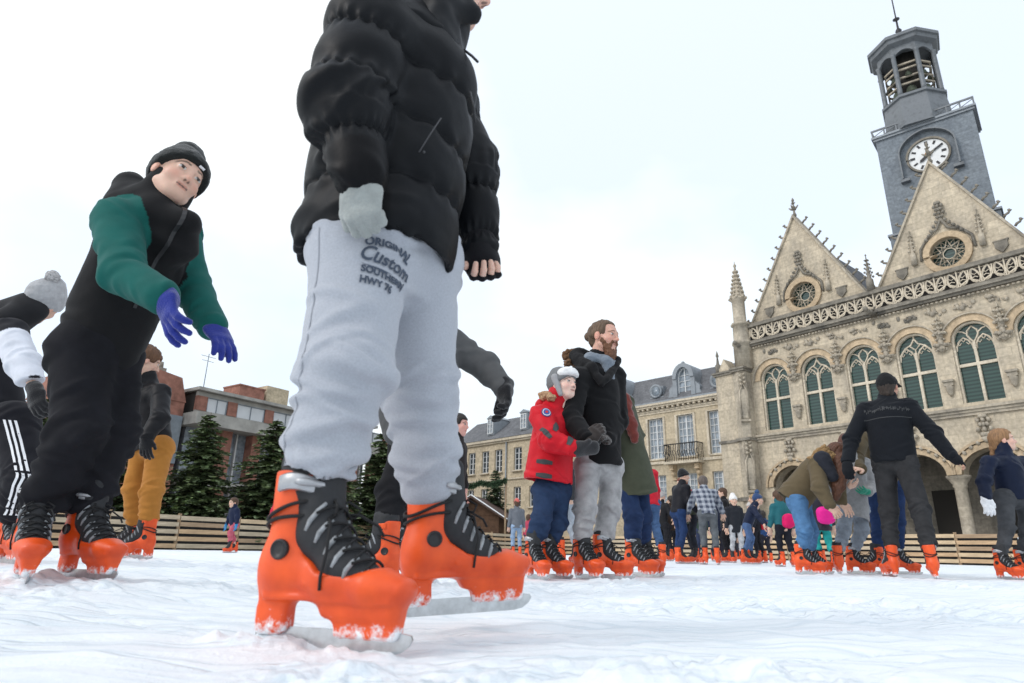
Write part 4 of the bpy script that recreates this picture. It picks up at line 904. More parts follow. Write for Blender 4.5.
# evergreen garland strung between two poles
gl = empty('evergreen_garland', at(455, 485, 34), 0, 'drooping evergreen garland hung above the chalet roof', 'garland'); g = np.random.default_rng(3); V_ = []; F_ = []; C_ = []; n = 0
P0, P1 = at(452, 482, 34), at(503, 477, 34); L0 = P0 * 1.0
for s in np.linspace(0, 1, 620):
    c = P0 + (P1 - P0) * s + V3(0, 0, -.16 * (1 - (2 * (s * 2 % 1) - 1) ** 2)) - L0
    for _ in range(3):
        e = nrm(g.normal(0, 1, 3)) * g.uniform(.10, .24); w_ = nrm(np.cross(e, g.normal(0, 1, 3))) * .035; V_ += [c - w_, c + w_, c + e + w_ * .3, c + e - w_ * .3]; F_.append((n, n + 1, n + 2, n + 3)); n += 4; C_ += [V3(.05, .085, .045) * g.uniform(.6, 1.6)] * 4
me = bpy.data.meshes.new('greenery'); me.from_pydata([tuple(v) for v in V_], [], F_); a_ = me.attributes.new('Col', 'FLOAT_COLOR', 'POINT'); c_ = np.ones((len(V_), 4), np.float32); c_[:, :3] = np.array(C_); a_.data.foreach_set('color', c_.ravel()); me.update(); link('greenery', me, NEEDLE, gl)
for P in (P0, P1):
    m = MB(); q = P - L0; m.tube([(q[0], q[1] + .1, q[2] + .1), (q[0], q[1] + .1, -L0[2] - .12)], .05, 6); m.build('pole', POSTW, gl)
# boards hung on the fence
board(2.6, .95, .42, .45, 'white and blue printed board on the right fence beside the girl in navy', [(-.42, .1, .2, .8)])
board(-13.2, 1.1, .5, .25, 'small white board low on the fence behind the far crowd', [(-.3, .3, .45, .6)])
# ================================================================== PEOPLE
CLOTH = material('cloth_woven', attr=True, rough=.85, spec=.15, nscale=14, namt=.10, bscale=260, bump=.25, bdist=.002, sheen=.05)
NYLON = material('nylon_shell', attr=True, rough=.5, spec=.12, nscale=9, namt=.12, bscale=60, bump=.18, bdist=.003)
DENIM = material('denim', attr=True, rough=.9, spec=.2, nscale=11, namt=.28, bscale=320, bump=.3, bdist=.002)
KNIT = material('knitted_wool', attr=True, rough=.95, spec=.15, nscale=30, namt=.15, bscale=180, bump=.7, bdist=.004, sheen=.3)
FLEECE = material('marl_fleece', attr=True, rough=.95, spec=.15, nscale=260, namt=.10, bscale=500, bump=.4, bdist=.002, sheen=.25)
SKIN = material('skin', attr=True, rough=.5, spec=.4, nscale=20, namt=.06, bscale=150, bump=.08, bdist=.002)
MATS['skin'].node_tree.nodes['Principled BSDF'].inputs['Subsurface Weight'].default_value = .12
MATS['skin'].node_tree.nodes['Principled BSDF'].inputs['Subsurface Scale'].default_value = .006
HAIR = material('hair', attr=True, rough=.6, spec=.4, nscale=60, namt=.35, bscale=140, bump=.6, bdist=.004, stretch=(1, 1, .15))
FUR = material('fur', attr=True, rough=.9, spec=.2, nscale=90, namt=.4, bscale=120, bump=1.0, bdist=.01)
STEEL = material('blade_steel', base=(.5, .52, .54), rough=.28, metal=1, nscale=40, namt=.2, bscale=80, bump=.1, bdist=.002)
BLACKP = material('black_plastic', base=(.018, .018, .02), rough=.45, nscale=30, namt=.2)
LINER = material('boot_liner', base=(.022, .023, .026), rough=.7, nscale=25, namt=.3, bscale=120, bump=.4, bdist=.003)
LACE = material('lace_cord', base=(.012, .012, .013), rough=.8, bscale=300, bump=.5, bdist=.002)
STAY = material('lace_stay', base=(.27, .285, .30), rough=.5, nscale=60, namt=.3)
BUCKLE = material('buckle', base=(.4, .41, .43), rough=.4, metal=.4, nscale=40, namt=.2)
PRINT = material('navy_print', base=(.055, .07, .1), rough=.9, nscale=40, namt=.3)
WHITEP = material('white_print', base=(.78, .78, .8), rough=.8)

def orange_mat():
    """orange shell, with ice scraped up over the lower part and small scuffs"""
    m = bpy.data.materials.new('orange_plastic'); m.use_nodes = True; t = m.node_tree; b = t.nodes['Principled BSDF']; lk = t.links.new
    tc = t.nodes.new('ShaderNodeTexCoord'); sx = t.nodes.new('ShaderNodeSeparateXYZ'); lk(tc.outputs['Object'], sx.inputs[0])
    n = t.nodes.new('ShaderNodeTexNoise'); n.inputs['Scale'].default_value = 55; n.inputs['Detail'].default_value = 6; n.inputs['Roughness'].default_value = .7; lk(tc.outputs['Object'], n.inputs['Vector'])
    a = t.nodes.new('ShaderNodeMath'); a.operation = 'MULTIPLY_ADD'; a.inputs[1].default_value = -.11; lk(n.outputs[0], a.inputs[0]); lk(sx.outputs[2], a.inputs[2])
    r = t.nodes.new('ShaderNodeMapRange'); r.inputs['From Min'].default_value = -.032; r.inputs['From Max'].default_value = -.014; r.inputs['To Min'].default_value = 1; r.inputs['To Max'].default_value = 0; lk(a.outputs[0], r.inputs['Value'])
    n3 = t.nodes.new('ShaderNodeTexNoise'); n3.inputs['Scale'].default_value = 16; n3.inputs['Detail'].default_value = 5; lk(tc.outputs['Object'], n3.inputs['Vector'])
    cr = t.nodes.new('ShaderNodeValToRGB'); cr.color_ramp.elements[0].position = .3; cr.color_ramp.elements[1].position = .7
    cr.color_ramp.elements[0].color = (.62, .055, .005, 1); cr.color_ramp.elements[1].color = (.85, .10, .010, 1); lk(n3.outputs[0], cr.inputs[0])
    mx = t.nodes.new('ShaderNodeMix'); mx.data_type = 'RGBA'; mx.inputs['B'].default_value = (.82, .85, .88, 1)
    lk(r.outputs[0], mx.inputs['Factor']); lk(cr.outputs[0], mx.inputs['A']); lk(mx.outputs['Result'], b.inputs['Base Color'])
    rr = t.nodes.new('ShaderNodeMapRange'); rr.inputs['To Min'].default_value = .3; rr.inputs['To Max'].default_value = .55; lk(n3.outputs[0], rr.inputs['Value']); lk(rr.outputs[0], b.inputs['Roughness'])
    bp = t.nodes.new('ShaderNodeBump'); bp.inputs['Strength'].default_value = .25; bp.inputs['Distance'].default_value = .004; lk(n.outputs[0], bp.inputs['Height']); lk(bp.outputs[0], b.inputs['Normal'])
    return m
ORANGE = orange_mat()

# ---------------------------------------------------------------- the hire skate: toe +x, blade bottom z = 0, ankle above x = -0.05
ANK = V3(-.052, 0, .185)
def skate_meshes(h, fine):
    M = {}
    S = (0, 1, 0)
    def openfn(X, Y, Z):      # the instep opening of the hard shell
        front = (-.022 + .10 * np.clip(.19 - Z, -1, 1) + 1.2 * np.clip(.145 - Z, 0, 1)) - X
        top = (.118 + .16 * np.clip(.03 - X, 0, 1) + .30 * np.clip(X - .075, 0, 1)) - Z + Y * 0
        return np.maximum(front, top)
    foot = [cap((-.062, 0, .120), (.02, 0, .112), .043, .040, S, .95, k=.02), cap((.02, 0, .110), (.10, 0, .100), .038, .029, S, 1.22, k=.02), cap((.10, 0, .099), (.150, 0, .095), .028, .019, S, 1.65, k=.02),
            ell((-.080, 0, .122), (.038, .040, .052), k=.02), cap((-.060, 0, .14), (-.056, 0, .272), .045, .051, S, .92, k=.025)]
    ho = [rbox((-.084, 0, .066), (.029, .018, .042), .010, k=.022), rbox((-.090, 0, .042), (.023, .013, .022), .006, k=.012),
          rbox((.078, 0, .074), (.070, .024, .026), .014, k=.022), rbox((.090, 0, .050), (.056, .015, .030), .008, k=.016), rbox((.128, 0, .052), (.018, .012, .024), .006, k=.012)]
    keel = [rbox((.026, 0, .079), (.118, .032, .005), .004, k=.008), rbox((.02, 0, .101), (.03, .0425, .004), .003, k=.004)]
    cuts = [cutfn(openfn, k=.010), cap((-.056, 0, .20), (-.056, 0, .40), .039, .046, S, .92, k=.004, op='s'), rbox((-.06, 0, .372), (.1, .1, .09), .0, op='s', k=.006)]
    M['shell'] = solid(ho + foot + keel + cuts, h)
    band = [cap((-.050, 0, .235), (-.050, 0, .275), .0535, .0545, S, .95, k=.004), rbox((-.05, 0, .318), (.1, .1, .045), 0, op='s', k=.003), rbox((-.05, 0, .20), (.1, .1, .045), 0, op='s', k=.003),
            cap((-.050, 0, .18), (-.050, 0, .36), .0495, .0495, S, .95, k=.002, op='s'), rbox((-.118, 0, .26), (.06, .1, .1), 0, op='s', k=.002)]
    M['strap'] = solid(band, max(h, .002))
    li = [cap((.096, 0, .098), (.04, 0, .122), .028, .037, S, 1.10, k=.02), cap((.04, 0, .124), (-.012, 0, .178), .036, .040, S, 1.0, k=.02), cap((-.012, 0, .178), (-.040, 0, .27), .041, .045, S, .95, k=.02),
          cap((-.004, 0, .23), (-.002, 0, .302), .022, .020, S, 1.5, k=.015), cap((-.05, 0, .26), (-.052, 0, .292), .045, .048, S, .93, k=.015),
          cap((-.054, 0, .27), (-.056, 0, .40), .038, .040, S, .93, k=.006, op='s')]
    M['liner'] = solid(li, h)
    b = MB()
    prof = [(-.118, .012), (-.112, .003), (-.1, 0), (.13, 0), (.15, .004), (.165, .014), (.171, .024), (.168, .030), (.155, .032), (-.112, .032), (-.12, .024)]
    b.prism(prof, -.0022, .0022); M['blade'] = b
    if fine:
        lv, lq = M['liner']; bv = BVHTree.FromPolygons([tuple(p) for p in lv], [tuple(int(i) for i in q_) for q_ in lq])
        ax0, ax1 = V3(.085, 0, .085), V3(-.03, 0, .20)
        def on(t, a, lift):
            """point on the tongue: t along the instep, a = angle round it"""
            c = ax0 + (ax1 - ax0) * t; d0 = nrm(V3(.62, 0, .78)); d = nrm(d0 * math.cos(a) + V3(0, 1, 0) * math.sin(a))
            hit = bv.ray_cast(Vector(c + d * .2), Vector(-d), .2); p = V3(hit[0]) if hit[0] is not None else c + d * .04
            return p + d * lift
        lc = MB(); st = MB(); T = [.08, .24, .40, .56, .72, .88]
        for i in range(5):
            t0, t1 = T[i], T[i + 1]
            for sg in (-1, 1):
                lc.tube([on(t0 + (t1 - t0) * u_, sg * (.95 - 1.9 * u_), .0035 + .002 * (sg > 0)) for u_ in np.linspace(0, 1, 9)], .0026, 5)
        for i in range(6):
            for sg in (-1, 1):
                st.tube([on(T[i] + .02, sg * .55, .001), on(T[i] + .015, sg * .85, .002), on(T[i], sg * 1.25, .001), on(T[i] - .03, sg * 1.6, -.001)], [.003, .0042, .0044, .003], 6)
        for zz, r_, dz in ((.200, .0515, .004), (.216, .0525, -.006)):       # the lace tied twice round the ankle
            pts = [V3(-.055 + r_ * 1.10 * math.cos(a), r_ * .95 * math.sin(a), zz + dz * math.sin(a * 2 + zz * 90) + (.012 * math.cos(a))) for a in np.linspace(0, 2 * math.pi, 28, endpoint=False)]
            lc.tube(pts, .0034, 6, closed=True)
        for sg in (-1, 1):                                                      # bow and loose ends
            lc.tube([V3(.004, sg * .004, .213), V3(.022, sg * .02, .232), V3(.038, sg * .036, .22), V3(.032, sg * .03, .205), V3(.006, sg * .004, .212)], .0027, 5)
        lc.tube([V3(.004, -.012, .21), V3(.03, -.04, .195), V3(.035, -.05, .15), V3(.028, -.05, .112), V3(.026, -.046, .092)], .0027, 5)
        lc.tube([V3(.004, .012, .21), V3(.04, .03, .21), V3(.075, .036, .192), V3(.085, .04, .175)], .0027, 5)
        M['laces'] = lc; M['stay'] = st
        bk = MB()
        n = 9; vs = []
        for i in range(n + 1):
            a = -1.9 + 1.35 * i / n
            for rr, zz in ((.055, .243), (.0595, .246), (.0595, .269), (.055, .272)): vs.append((-.052 + rr * math.cos(a), rr * .95 * math.sin(a), zz + .004 * math.sin(i * .5)))
        bk.add(vs, [(i * 4 + j, i * 4 + (j + 1) % 4, i * 4 + 4 + (j + 1) % 4, i * 4 + 4 + j) for i in range(n) for j in range(4)] + [(3, 2, 1, 0), (n * 4, n * 4 + 1, n * 4 + 2, n * 4 + 3)], True)
        bk.tube([V3(-.052 + .062 * math.cos(a), .062 * .95 * math.sin(a), .261 - .006 * i / 6) for i, a in enumerate(np.linspace(-1.3, -.35, 7))], [.005, .007, .007, .006, .006, .005, .004], 6)
        M['buckle'] = bk
    rv = MB(); n = 16; vs = []; fs = []
    pr = [(.0165, 0), (.0165, .006), (.0135, .0085), (.0125, .006), (.004, .006)]
    for r_, y_ in pr:
        for k in range(n): vs.append((r_ * math.cos(2 * math.pi * k / n), -y_, r_ * math.sin(2 * math.pi * k / n)))
    for i in range(len(pr) - 1):
        for k in range(n): a, c = i * n + k, i * n + (k + 1) % n; fs.append((a, c, c + n, a + n))
    fs.append(tuple((len(pr) - 1) * n + k for k in range(n)))
    rv.add(vs, fs, True); M['rivet'] = rv
    return M
def _finish_skate(M, tagn):
    O = {}
    for k, v in M.items():
        O[k] = mesh_np('skate_' + k + tagn, *v) if isinstance(v, tuple) else v.mesh('skate_' + k + tagn)
    return O
SK_FINE = _finish_skate(skate_meshes(.0026, True), '_near')
SK_MID = _finish_skate(skate_meshes(.0055, True), '_mid')
SK_FAR = _finish_skate(skate_meshes(.009, False), '_far')
SK_MAT = dict(shell=ORANGE, strap=ORANGE, liner=LINER, blade=STEEL, laces=LACE, stay=STAY, buckle=BUCKLE, rivet=BLACKP)
SK_NAME = dict(strap='cuff_strap', liner='boot_liner', blade='blade', laces='laces', stay='lace_stays', buckle='buckle', rivet='rivet')

def skate_mat(pos, yaw, pitch=0, roll=0, size=1.0):
    return Matrix.Translation([float(c) for c in pos]) @ Matrix.Rotation(yaw, 4, 'Z') @ Matrix.Rotation(-pitch, 4, 'Y') @ Matrix.Rotation(roll, 4, 'X') @ Matrix.Scale(size, 4)
def put_skate(root, M, lod):
    S = {'near': SK_FINE, 'mid': SK_MID, 'far': SK_FAR}[lod]
    o = link('ice_skate', S['shell'], SK_MAT['shell'], root); o.matrix_local = Matrix.Translation(-root.location) @ M
    for k, me in S.items():
        if k == 'shell' or (k in ('strap', 'rivet') and lod == 'far'): continue
        if k == 'rivet':
            link('rivet', me, SK_MAT[k], o, (-.058, -.0425, .152)); link('rivet', me, SK_MAT[k], o, (-.058, .0425, .152), (0, 0, math.pi))
        else:
            c = link(SK_NAME[k], me, SK_MAT[k], o)
            if k in ('stay', 'laces'): c['kind'] = 'stuff'
    return o

# ---------------------------------------------------------------- hands
def hand_prims(w, d, pn, s=1.0, curl=.35, side=1, thick=1.0, spread=.12, thumb=.6):
    """palm and five fingers: wrist w, pointing d, palm facing pn; side = +1 thumb to the d x pn side"""
    d = nrm(d); pn = nrm(V3(pn) - d * (V3(pn) @ d)); r = np.cross(d, pn) * side; P = []
    P.append(cap(w - d * .02 * s, w + d * .02 * s, .024 * s * thick, .026 * s * thick, r, 1.25, k=.01))
    P.append(cap(w + d * .02 * s, w + d * .07 * s, .017 * s * thick, .015 * s * thick, r, 2.4, k=.012))
    for i, (o, ln) in enumerate(((.030, .92), (.010, 1.0), (-.011, .95), (-.030, .76))):
        b = w + d * (.080 - .004 * abs(i - 1.3)) * s + r * o * s; a = curl * (1 + .12 * i); dd = nrm(d + r * spread * (1.2 - i) * .8)
        seg = [.038 * ln, .026 * ln, .021 * ln]; rad = [.0105, .0096, .0088, .0078]
        for j in range(3):
            ang = a * (j + .6); e = nrm(dd * math.cos(ang) + pn * math.sin(ang)); c = b + e * seg[j] * s
            P.append(cap(b, c, rad[j] * s * thick, rad[j + 1] * s * thick, k=.003)); b = c
    tb = w + d * .022 * s + r * .026 * s; t1 = tb + nrm(d * .75 + r * thumb + pn * .35) * .042 * s; t2 = t1 + nrm(d * .95 + r * .15 + pn * .45) * .030 * s
    P.append(cap(tb, t1, .0145 * s * thick, .0115 * s * thick, k=.01)); P.append(cap(t1, t2, .0112 * s * thick, .009 * s * thick, k=.004))
    return P

# ---------------------------------------------------------------- heads
def frame(fwd, up):
    f = nrm(fwd); u = nrm(V3(up) - f * (V3(up) @ f)); r = np.cross(f, u); return r, f, u       # r = the figure's right
def head_prims(c, fr, s=1.0, child=False):
    r, f, u = fr; ax = (r, f, u)
    def P(x, y, z): return c + (r * x + f * y + u * z) * s
    ck = 1.0 if not child else .92
    L = [ell(P(0, -.012, .036), (.075 * s, .096 * s, .082 * s), ax, k=.01), ell(P(0, .022, -.028), ((.060 if not child else .056) * s, .066 * s, .080 * s * ck), ax, k=.03),
         ell(P(0, .056, -.082 * ck), (.024 * s, .022 * s, .02 * s), ax, k=.03),
         cap(P(-.03, .073, .028), P(.03, .073, .028), .014 * s, .014 * s, k=.02)]
    for sg in (-1, 1):
        L += [ell(P(sg * (.040 if not child else .036), .055, -.022), (.024 * s, .024 * s, .022 * s), ax, k=.025), cap(P(sg * .05, .012, -.055), P(sg * .02, .055, -.086 * ck), .016 * s, .014 * s, k=.03),
              ell(P(sg * .077, -.006, -.002), (.009 * s, .020 * s, .031 * s), ax, k=.006),
              ell(P(sg * .032, .100, .010), (.020 * s, .020 * s, .0125 * s), ax, k=.010, op='s')]
    ny = .106 if not child else .100
    L += [cap(P(0, .083, .020), P(0, ny, -.020), .0075 * s, .0115 * s, k=.012), cap(P(-.011, .092, -.025), P(.011, .092, -.025), .009 * s, .009 * s, k=.008),
          cap(P(-.019, .081, -.0475), P(.019, .081, -.0475), .0065 * s, .0065 * s, k=.006), cap(P(-.016, .081, -.0585), P(.016, .081, -.0585), .0075 * s, .0075 * s, k=.006),
          cap(P(-.022, .0905, -.0528), P(.022, .0905, -.0528), .0024 * s, .0024 * s, k=.003, op='s'),
          cap(P(0, -.02, -.06), P(0, -.035, -.16), .050 * s, .054 * s, k=.03)]
    for sg in (-1, 1):
        L.append(ell(P(sg * .032, .0765, .0105), (.0135 * s, .0125 * s, .0115 * s), ax, k=.002))
    return L
def head_colors(v, c, fr, s, skin, brow=(.08, .05, .03), iris=(.03, .02, .015), stubble=None):
    r, f, u = fr; q = (v - c) / s; x, y, z = q @ r, q @ f, q @ u; col = np.tile(np.array(skin, float), (len(v), 1))
    def blend(w, rgb):
        nonlocal col; w = np.clip(w, 0, 1)[:, None]; col = col * (1 - w) + np.array(rgb) * w
    fr_ = y > .03
    red = np.array(skin) * np.array([1.05, .72, .68])
    blend(.55 * np.exp(-(((np.abs(x) - .042) / .018) ** 2 + ((z + .022) / .018) ** 2)) * fr_, red)
    blend(.45 * np.exp(-((x / .012) ** 2 + ((z + .02) / .014) ** 2)) * (y > .08), red)
    blend(.4 * (np.abs(x) > .07), red)
    lip = np.array(skin) * np.array([.82, .50, .48])
    blend(.8 * (sstep(.022, .016, np.abs(x)) * sstep(.0115, .007, np.abs(z + .053 - .05 * np.abs(x))) * (y > .07)), lip)
    blend(sstep(.004, .002, np.abs(z + .0528)) * (np.abs(x) < .022) * (y > .07), np.array(skin) * .18)
    ex = np.abs(x) - .032; ez = z - .0105
    inside = ((ex / .0135) ** 2 + (ez / .0065) ** 2)
    onball = ((ex / .0135) ** 2 + ((y - .0765) / .0128) ** 2 + (ez / .0118) ** 2 < 1.25) & (y > .078)
    lid = onball & (inside > 1); blend(lid * .35, np.array(skin) * .7)
    blend((onball & (inside <= 1)) * 1.0, (.55, .54, .52)); blend((onball & ((ex / .0062) ** 2 + (ez / .0066) ** 2 < 1)) * 1.0, iris)
    blend((onball & (np.abs(ez - .0055) < .0022)) * .85, (.03, .02, .018))
    bz = z - (.0335 + .05 * np.abs(x) - 1.1 * np.maximum(np.abs(x) - .032, 0) * .6)
    blend(sstep(.0058, .003, np.abs(bz)) * sstep(.010, .016, np.abs(x)) * sstep(.056, .048, np.abs(x)) * (y > .05) * .85, brow)
    blend((((np.abs(x) - .0062) / .0042) ** 2 + ((z + .0325) / .003) ** 2 < 1) * (y > .085) * .8, np.array(skin) * .15)
    if stubble is not None:
        blend(sstep(-.01, -.05, z) * (y > -.0) * .5, stubble)
    return col
def hair_prims(c, fr, s=1.0, grow=.012, line=.055, back=-.06, long=None, gap=True):
    """cap of hair on the skull, open over the face; long = list of (a, b, ra, rb) locks in head coordinates"""
    r, f, u = fr; ax = (r, f, u)
    def P(x, y, z): return c + (r * x + f * y + u * z) * s
    L = [ell(P(0, -.014, .038), ((.075 + grow) * s, (.096 + grow) * s, (.082 + grow) * s), ax, k=.01), cap(P(0, -.05, .0), P(0, -.055, back), .066 * s, .052 * s, r, 1.15, k=.03)]
    L.append(rbox(P(0, .115, line - .10), (.064 * s, .085 * s, .10 * s), .03 * s, ax, k=.015, op='s'))
    L.append(rbox(P(0, .055, -.13 + .0), (.2 * s, .085 * s, .125 * s), .03 * s, ax, k=.02, op='s'))
    for a, b, ra, rb in (long or []): L.append(cap(P(*a), P(*b), ra * s, rb * s, k=.02))
    return L
def beanie_prims(c, fr, s=1.0, grow=.012, brim=.03, tall=.0, back=-.02):
    """knitted cap: a thick turned-up rim and a crown"""
    r, f, u = fr; ax = (r, f, u)
    def P(x, y, z): return c + (r * x + f * y + u * z) * s
    tilt = nrm(u * -1 + f * (brim - back) / .2)
    L = [ell(P(0, -.014, .036), ((.076 + grow) * s, (.098 + grow) * s, (.084 + grow) * s), ax, k=.01), cap(P(0, -.02, .06), P(0, -.035, .075 + tall), .07 * s, .058 * s, k=.03),
         half(P(0, 0, (brim + back) / 2), tilt, k=.006)]
    return L

# ---------------------------------------------------------------- clothes on a skeleton
def bones_of(v, bones):
    """nearest bone (by distance over radius), position along it 0..1 and metres"""
    best = np.full(len(v), 1e9); bi = np.zeros(len(v), int); bt = np.zeros(len(v)); bl = np.zeros(len(v)); ph = np.zeros(len(v))
    for i, (a, b, r_) in enumerate(bones):
        a = V3(a); b = V3(b); ba = b - a; L = np.linalg.norm(ba); t = np.clip(((v - a) @ ba) / (L * L), 0, 1)
        q = v - a - t[:, None] * ba; d = np.linalg.norm(q, axis=1) / r_
        e1 = nrm(np.cross(ba, [0.13, .31, .95])); e2 = np.cross(nrm(ba), e1); p = np.arctan2(q @ e2, q @ e1)
        m = d < best; best[m] = d[m]; bi[m] = i; bt[m] = t[m]; bl[m] = t[m] * L; ph[m] = p[m]
    return bi, bt, bl, ph
def crease(v, bl, ph, bi, freq, seed, tw=1.2):
    """soft diagonal folds wrapping a limb: ridged noise stretched round the bone"""
    q = np.stack([bl * freq + tw * .6 * np.sin(ph + seed), np.cos(ph) * .9 + bi * 7.3, np.sin(ph) * .9 + seed], 1)
    n = noise3(q, seed) * .65 + noise3(q * 2.1 + 3, seed + 5) * .35
    return (1 - np.abs(n) * 2.2)
class Fig:
    """one person: an Empty on the ice, one body mesh, clothes and skates as children"""
    def __init__(s, label, base, lod='mid', group='people skating on the rink', seed=1):
        s.loc = V3(float(base[0]), float(base[1]), float(base[2])); s.root = empty('person', s.loc, 0, label, 'person', group); s.lod = lod; s.seed = seed
        s.body_v = []; s.body_q = []; s.body_c = []; s.n = 0; s.anks = []
        s.h = {'near': .006, 'mid': .0075, 'far': .014}[lod]; s.objs = {}
    def skate(s, pos, yaw, pitch=0, roll=0, size=1.0):
        M = skate_mat(pos, yaw, pitch, roll, size); o = put_skate(s.root, M, s.lod)
        a = V3(M @ Vector(ANK)); up = V3((M.to_3x3() @ Vector((0, 0, 1)))); s.anks.append(a); return a
    def skin(s, prims, col, h=None, colfn=None):
        v, q = solid(prims, h or s.h); v = smooth_v(v, q, 1, .3); c = colfn(v) if colfn else np.tile(np.array(col, float), (len(v), 1))
        s.body_v.append(v); s.body_q.append(q + s.n); s.body_c.append(c); s.n += len(v)
    def close(s):
        if s.body_v:
            me = mesh_np('body', np.concatenate(s.body_v) - s.loc, np.concatenate(s.body_q), True, np.concatenate(s.body_c)); link('body', me, SKIN, s.root)
        return s.root
    def wear(s, name, prims, mat, col, h=None, disp=None, colfn=None, sm=1, parent=None, bvh=False):
        v, q = solid(prims, h or s.h); v = smooth_v(v, q, sm, .5)
        if disp is not None:
            n = vnormals(v, q); v = smooth_v(v + n * disp(v)[:, None], q, 1, .4)
        c = colfn(v) if colfn else np.tile(np.array(col, float), (len(v), 1))
        o = link(name, mesh_np(name, v - s.loc, q, True, c), mat, parent or s.root)
        if bvh: s.objs[name] = (v, q)
        return o

def folds(bones, amp, freq, seed, near=None, base=.35, tw=1.2, stack=None, sig=.013):
    """cloth folds: single ridges with a trough beside them, lying across or slanting round a limb, thickest at the joints and above hems"""
    g = np.random.default_rng(seed * 7 + 1); specs = []
    for i, (a, b, r_) in enumerate(bones):
        L = np.linalg.norm(V3(b) - V3(a))
        for k in range(int(freq * 1.6)):
            u = g.uniform(); t = g.normal(0, .10) if u < .33 else (1 + g.normal(0, .10) if u < .70 else g.uniform(0, 1))
            specs.append((i, t * L, g.uniform(-math.pi, math.pi), g.uniform(.5, 1.3), g.uniform(-1, 1) * .06 * (r_ / .09), g.uniform(.75, 1.7) * sig, amp * g.uniform(.45, 1.15) * (1 if u < .7 else base * 1.8)))
    for (b_, lam, am, wd) in (stack or []):
        L = np.linalg.norm(V3(bones[b_][1]) - V3(bones[b_][0])); n_ = int(wd / lam * 3.2) + 2
        for k in range(n_): specs.append((b_, L - wd * 1.2 * (k + g.uniform(-.4, .4)) / n_, g.uniform(-math.pi, math.pi), g.uniform(1.0, 2.4), g.uniform(-1, 1) * .03, g.uniform(.8, 1.5) * sig, am * g.uniform(.6, 1.25)))
    def fn(v):
        d = amp * .45 * fbm(v * 7, 3, seed); C = []
        for (a, b, r_) in bones:
            a = V3(a); b = V3(b); ba = nrm(b - a); s_ = (v - a) @ ba; q = v - a - s_[:, None] * ba; L = np.linalg.norm(b - a); sc = np.clip(s_, 0, L); rd = np.linalg.norm(v - a - sc[:, None] * ba, axis=1) / r_
            e1 = nrm(np.cross(ba, [0.13, .31, .95])); e2 = np.cross(ba, e1); C.append((s_, np.arctan2(q @ e2, q @ e1), sstep(1.75, 1.2, rd) * sstep(-.12, 0, s_) * sstep(L + .12, L, s_)))
        wob = .012 * noise3(v * 14, seed + 2)
        for (i, s0, p0, pw, m, sg, A) in specs:
            s_, ph, wt = C[i]; dp = (ph - p0 + math.pi) % (2 * math.pi) - math.pi; x = (s_ - s0 - m * dp + wob) / sg; e = np.exp(-(dp / pw) ** 2 * 1.5)
            d = d + A * wt * e * (np.exp(-x * x) - .55 * np.exp(-((x - 1.9) / 1.15) ** 2))
        lim = 1.15 * amp + .002
        return lim * np.tanh(d / lim)
    return fn

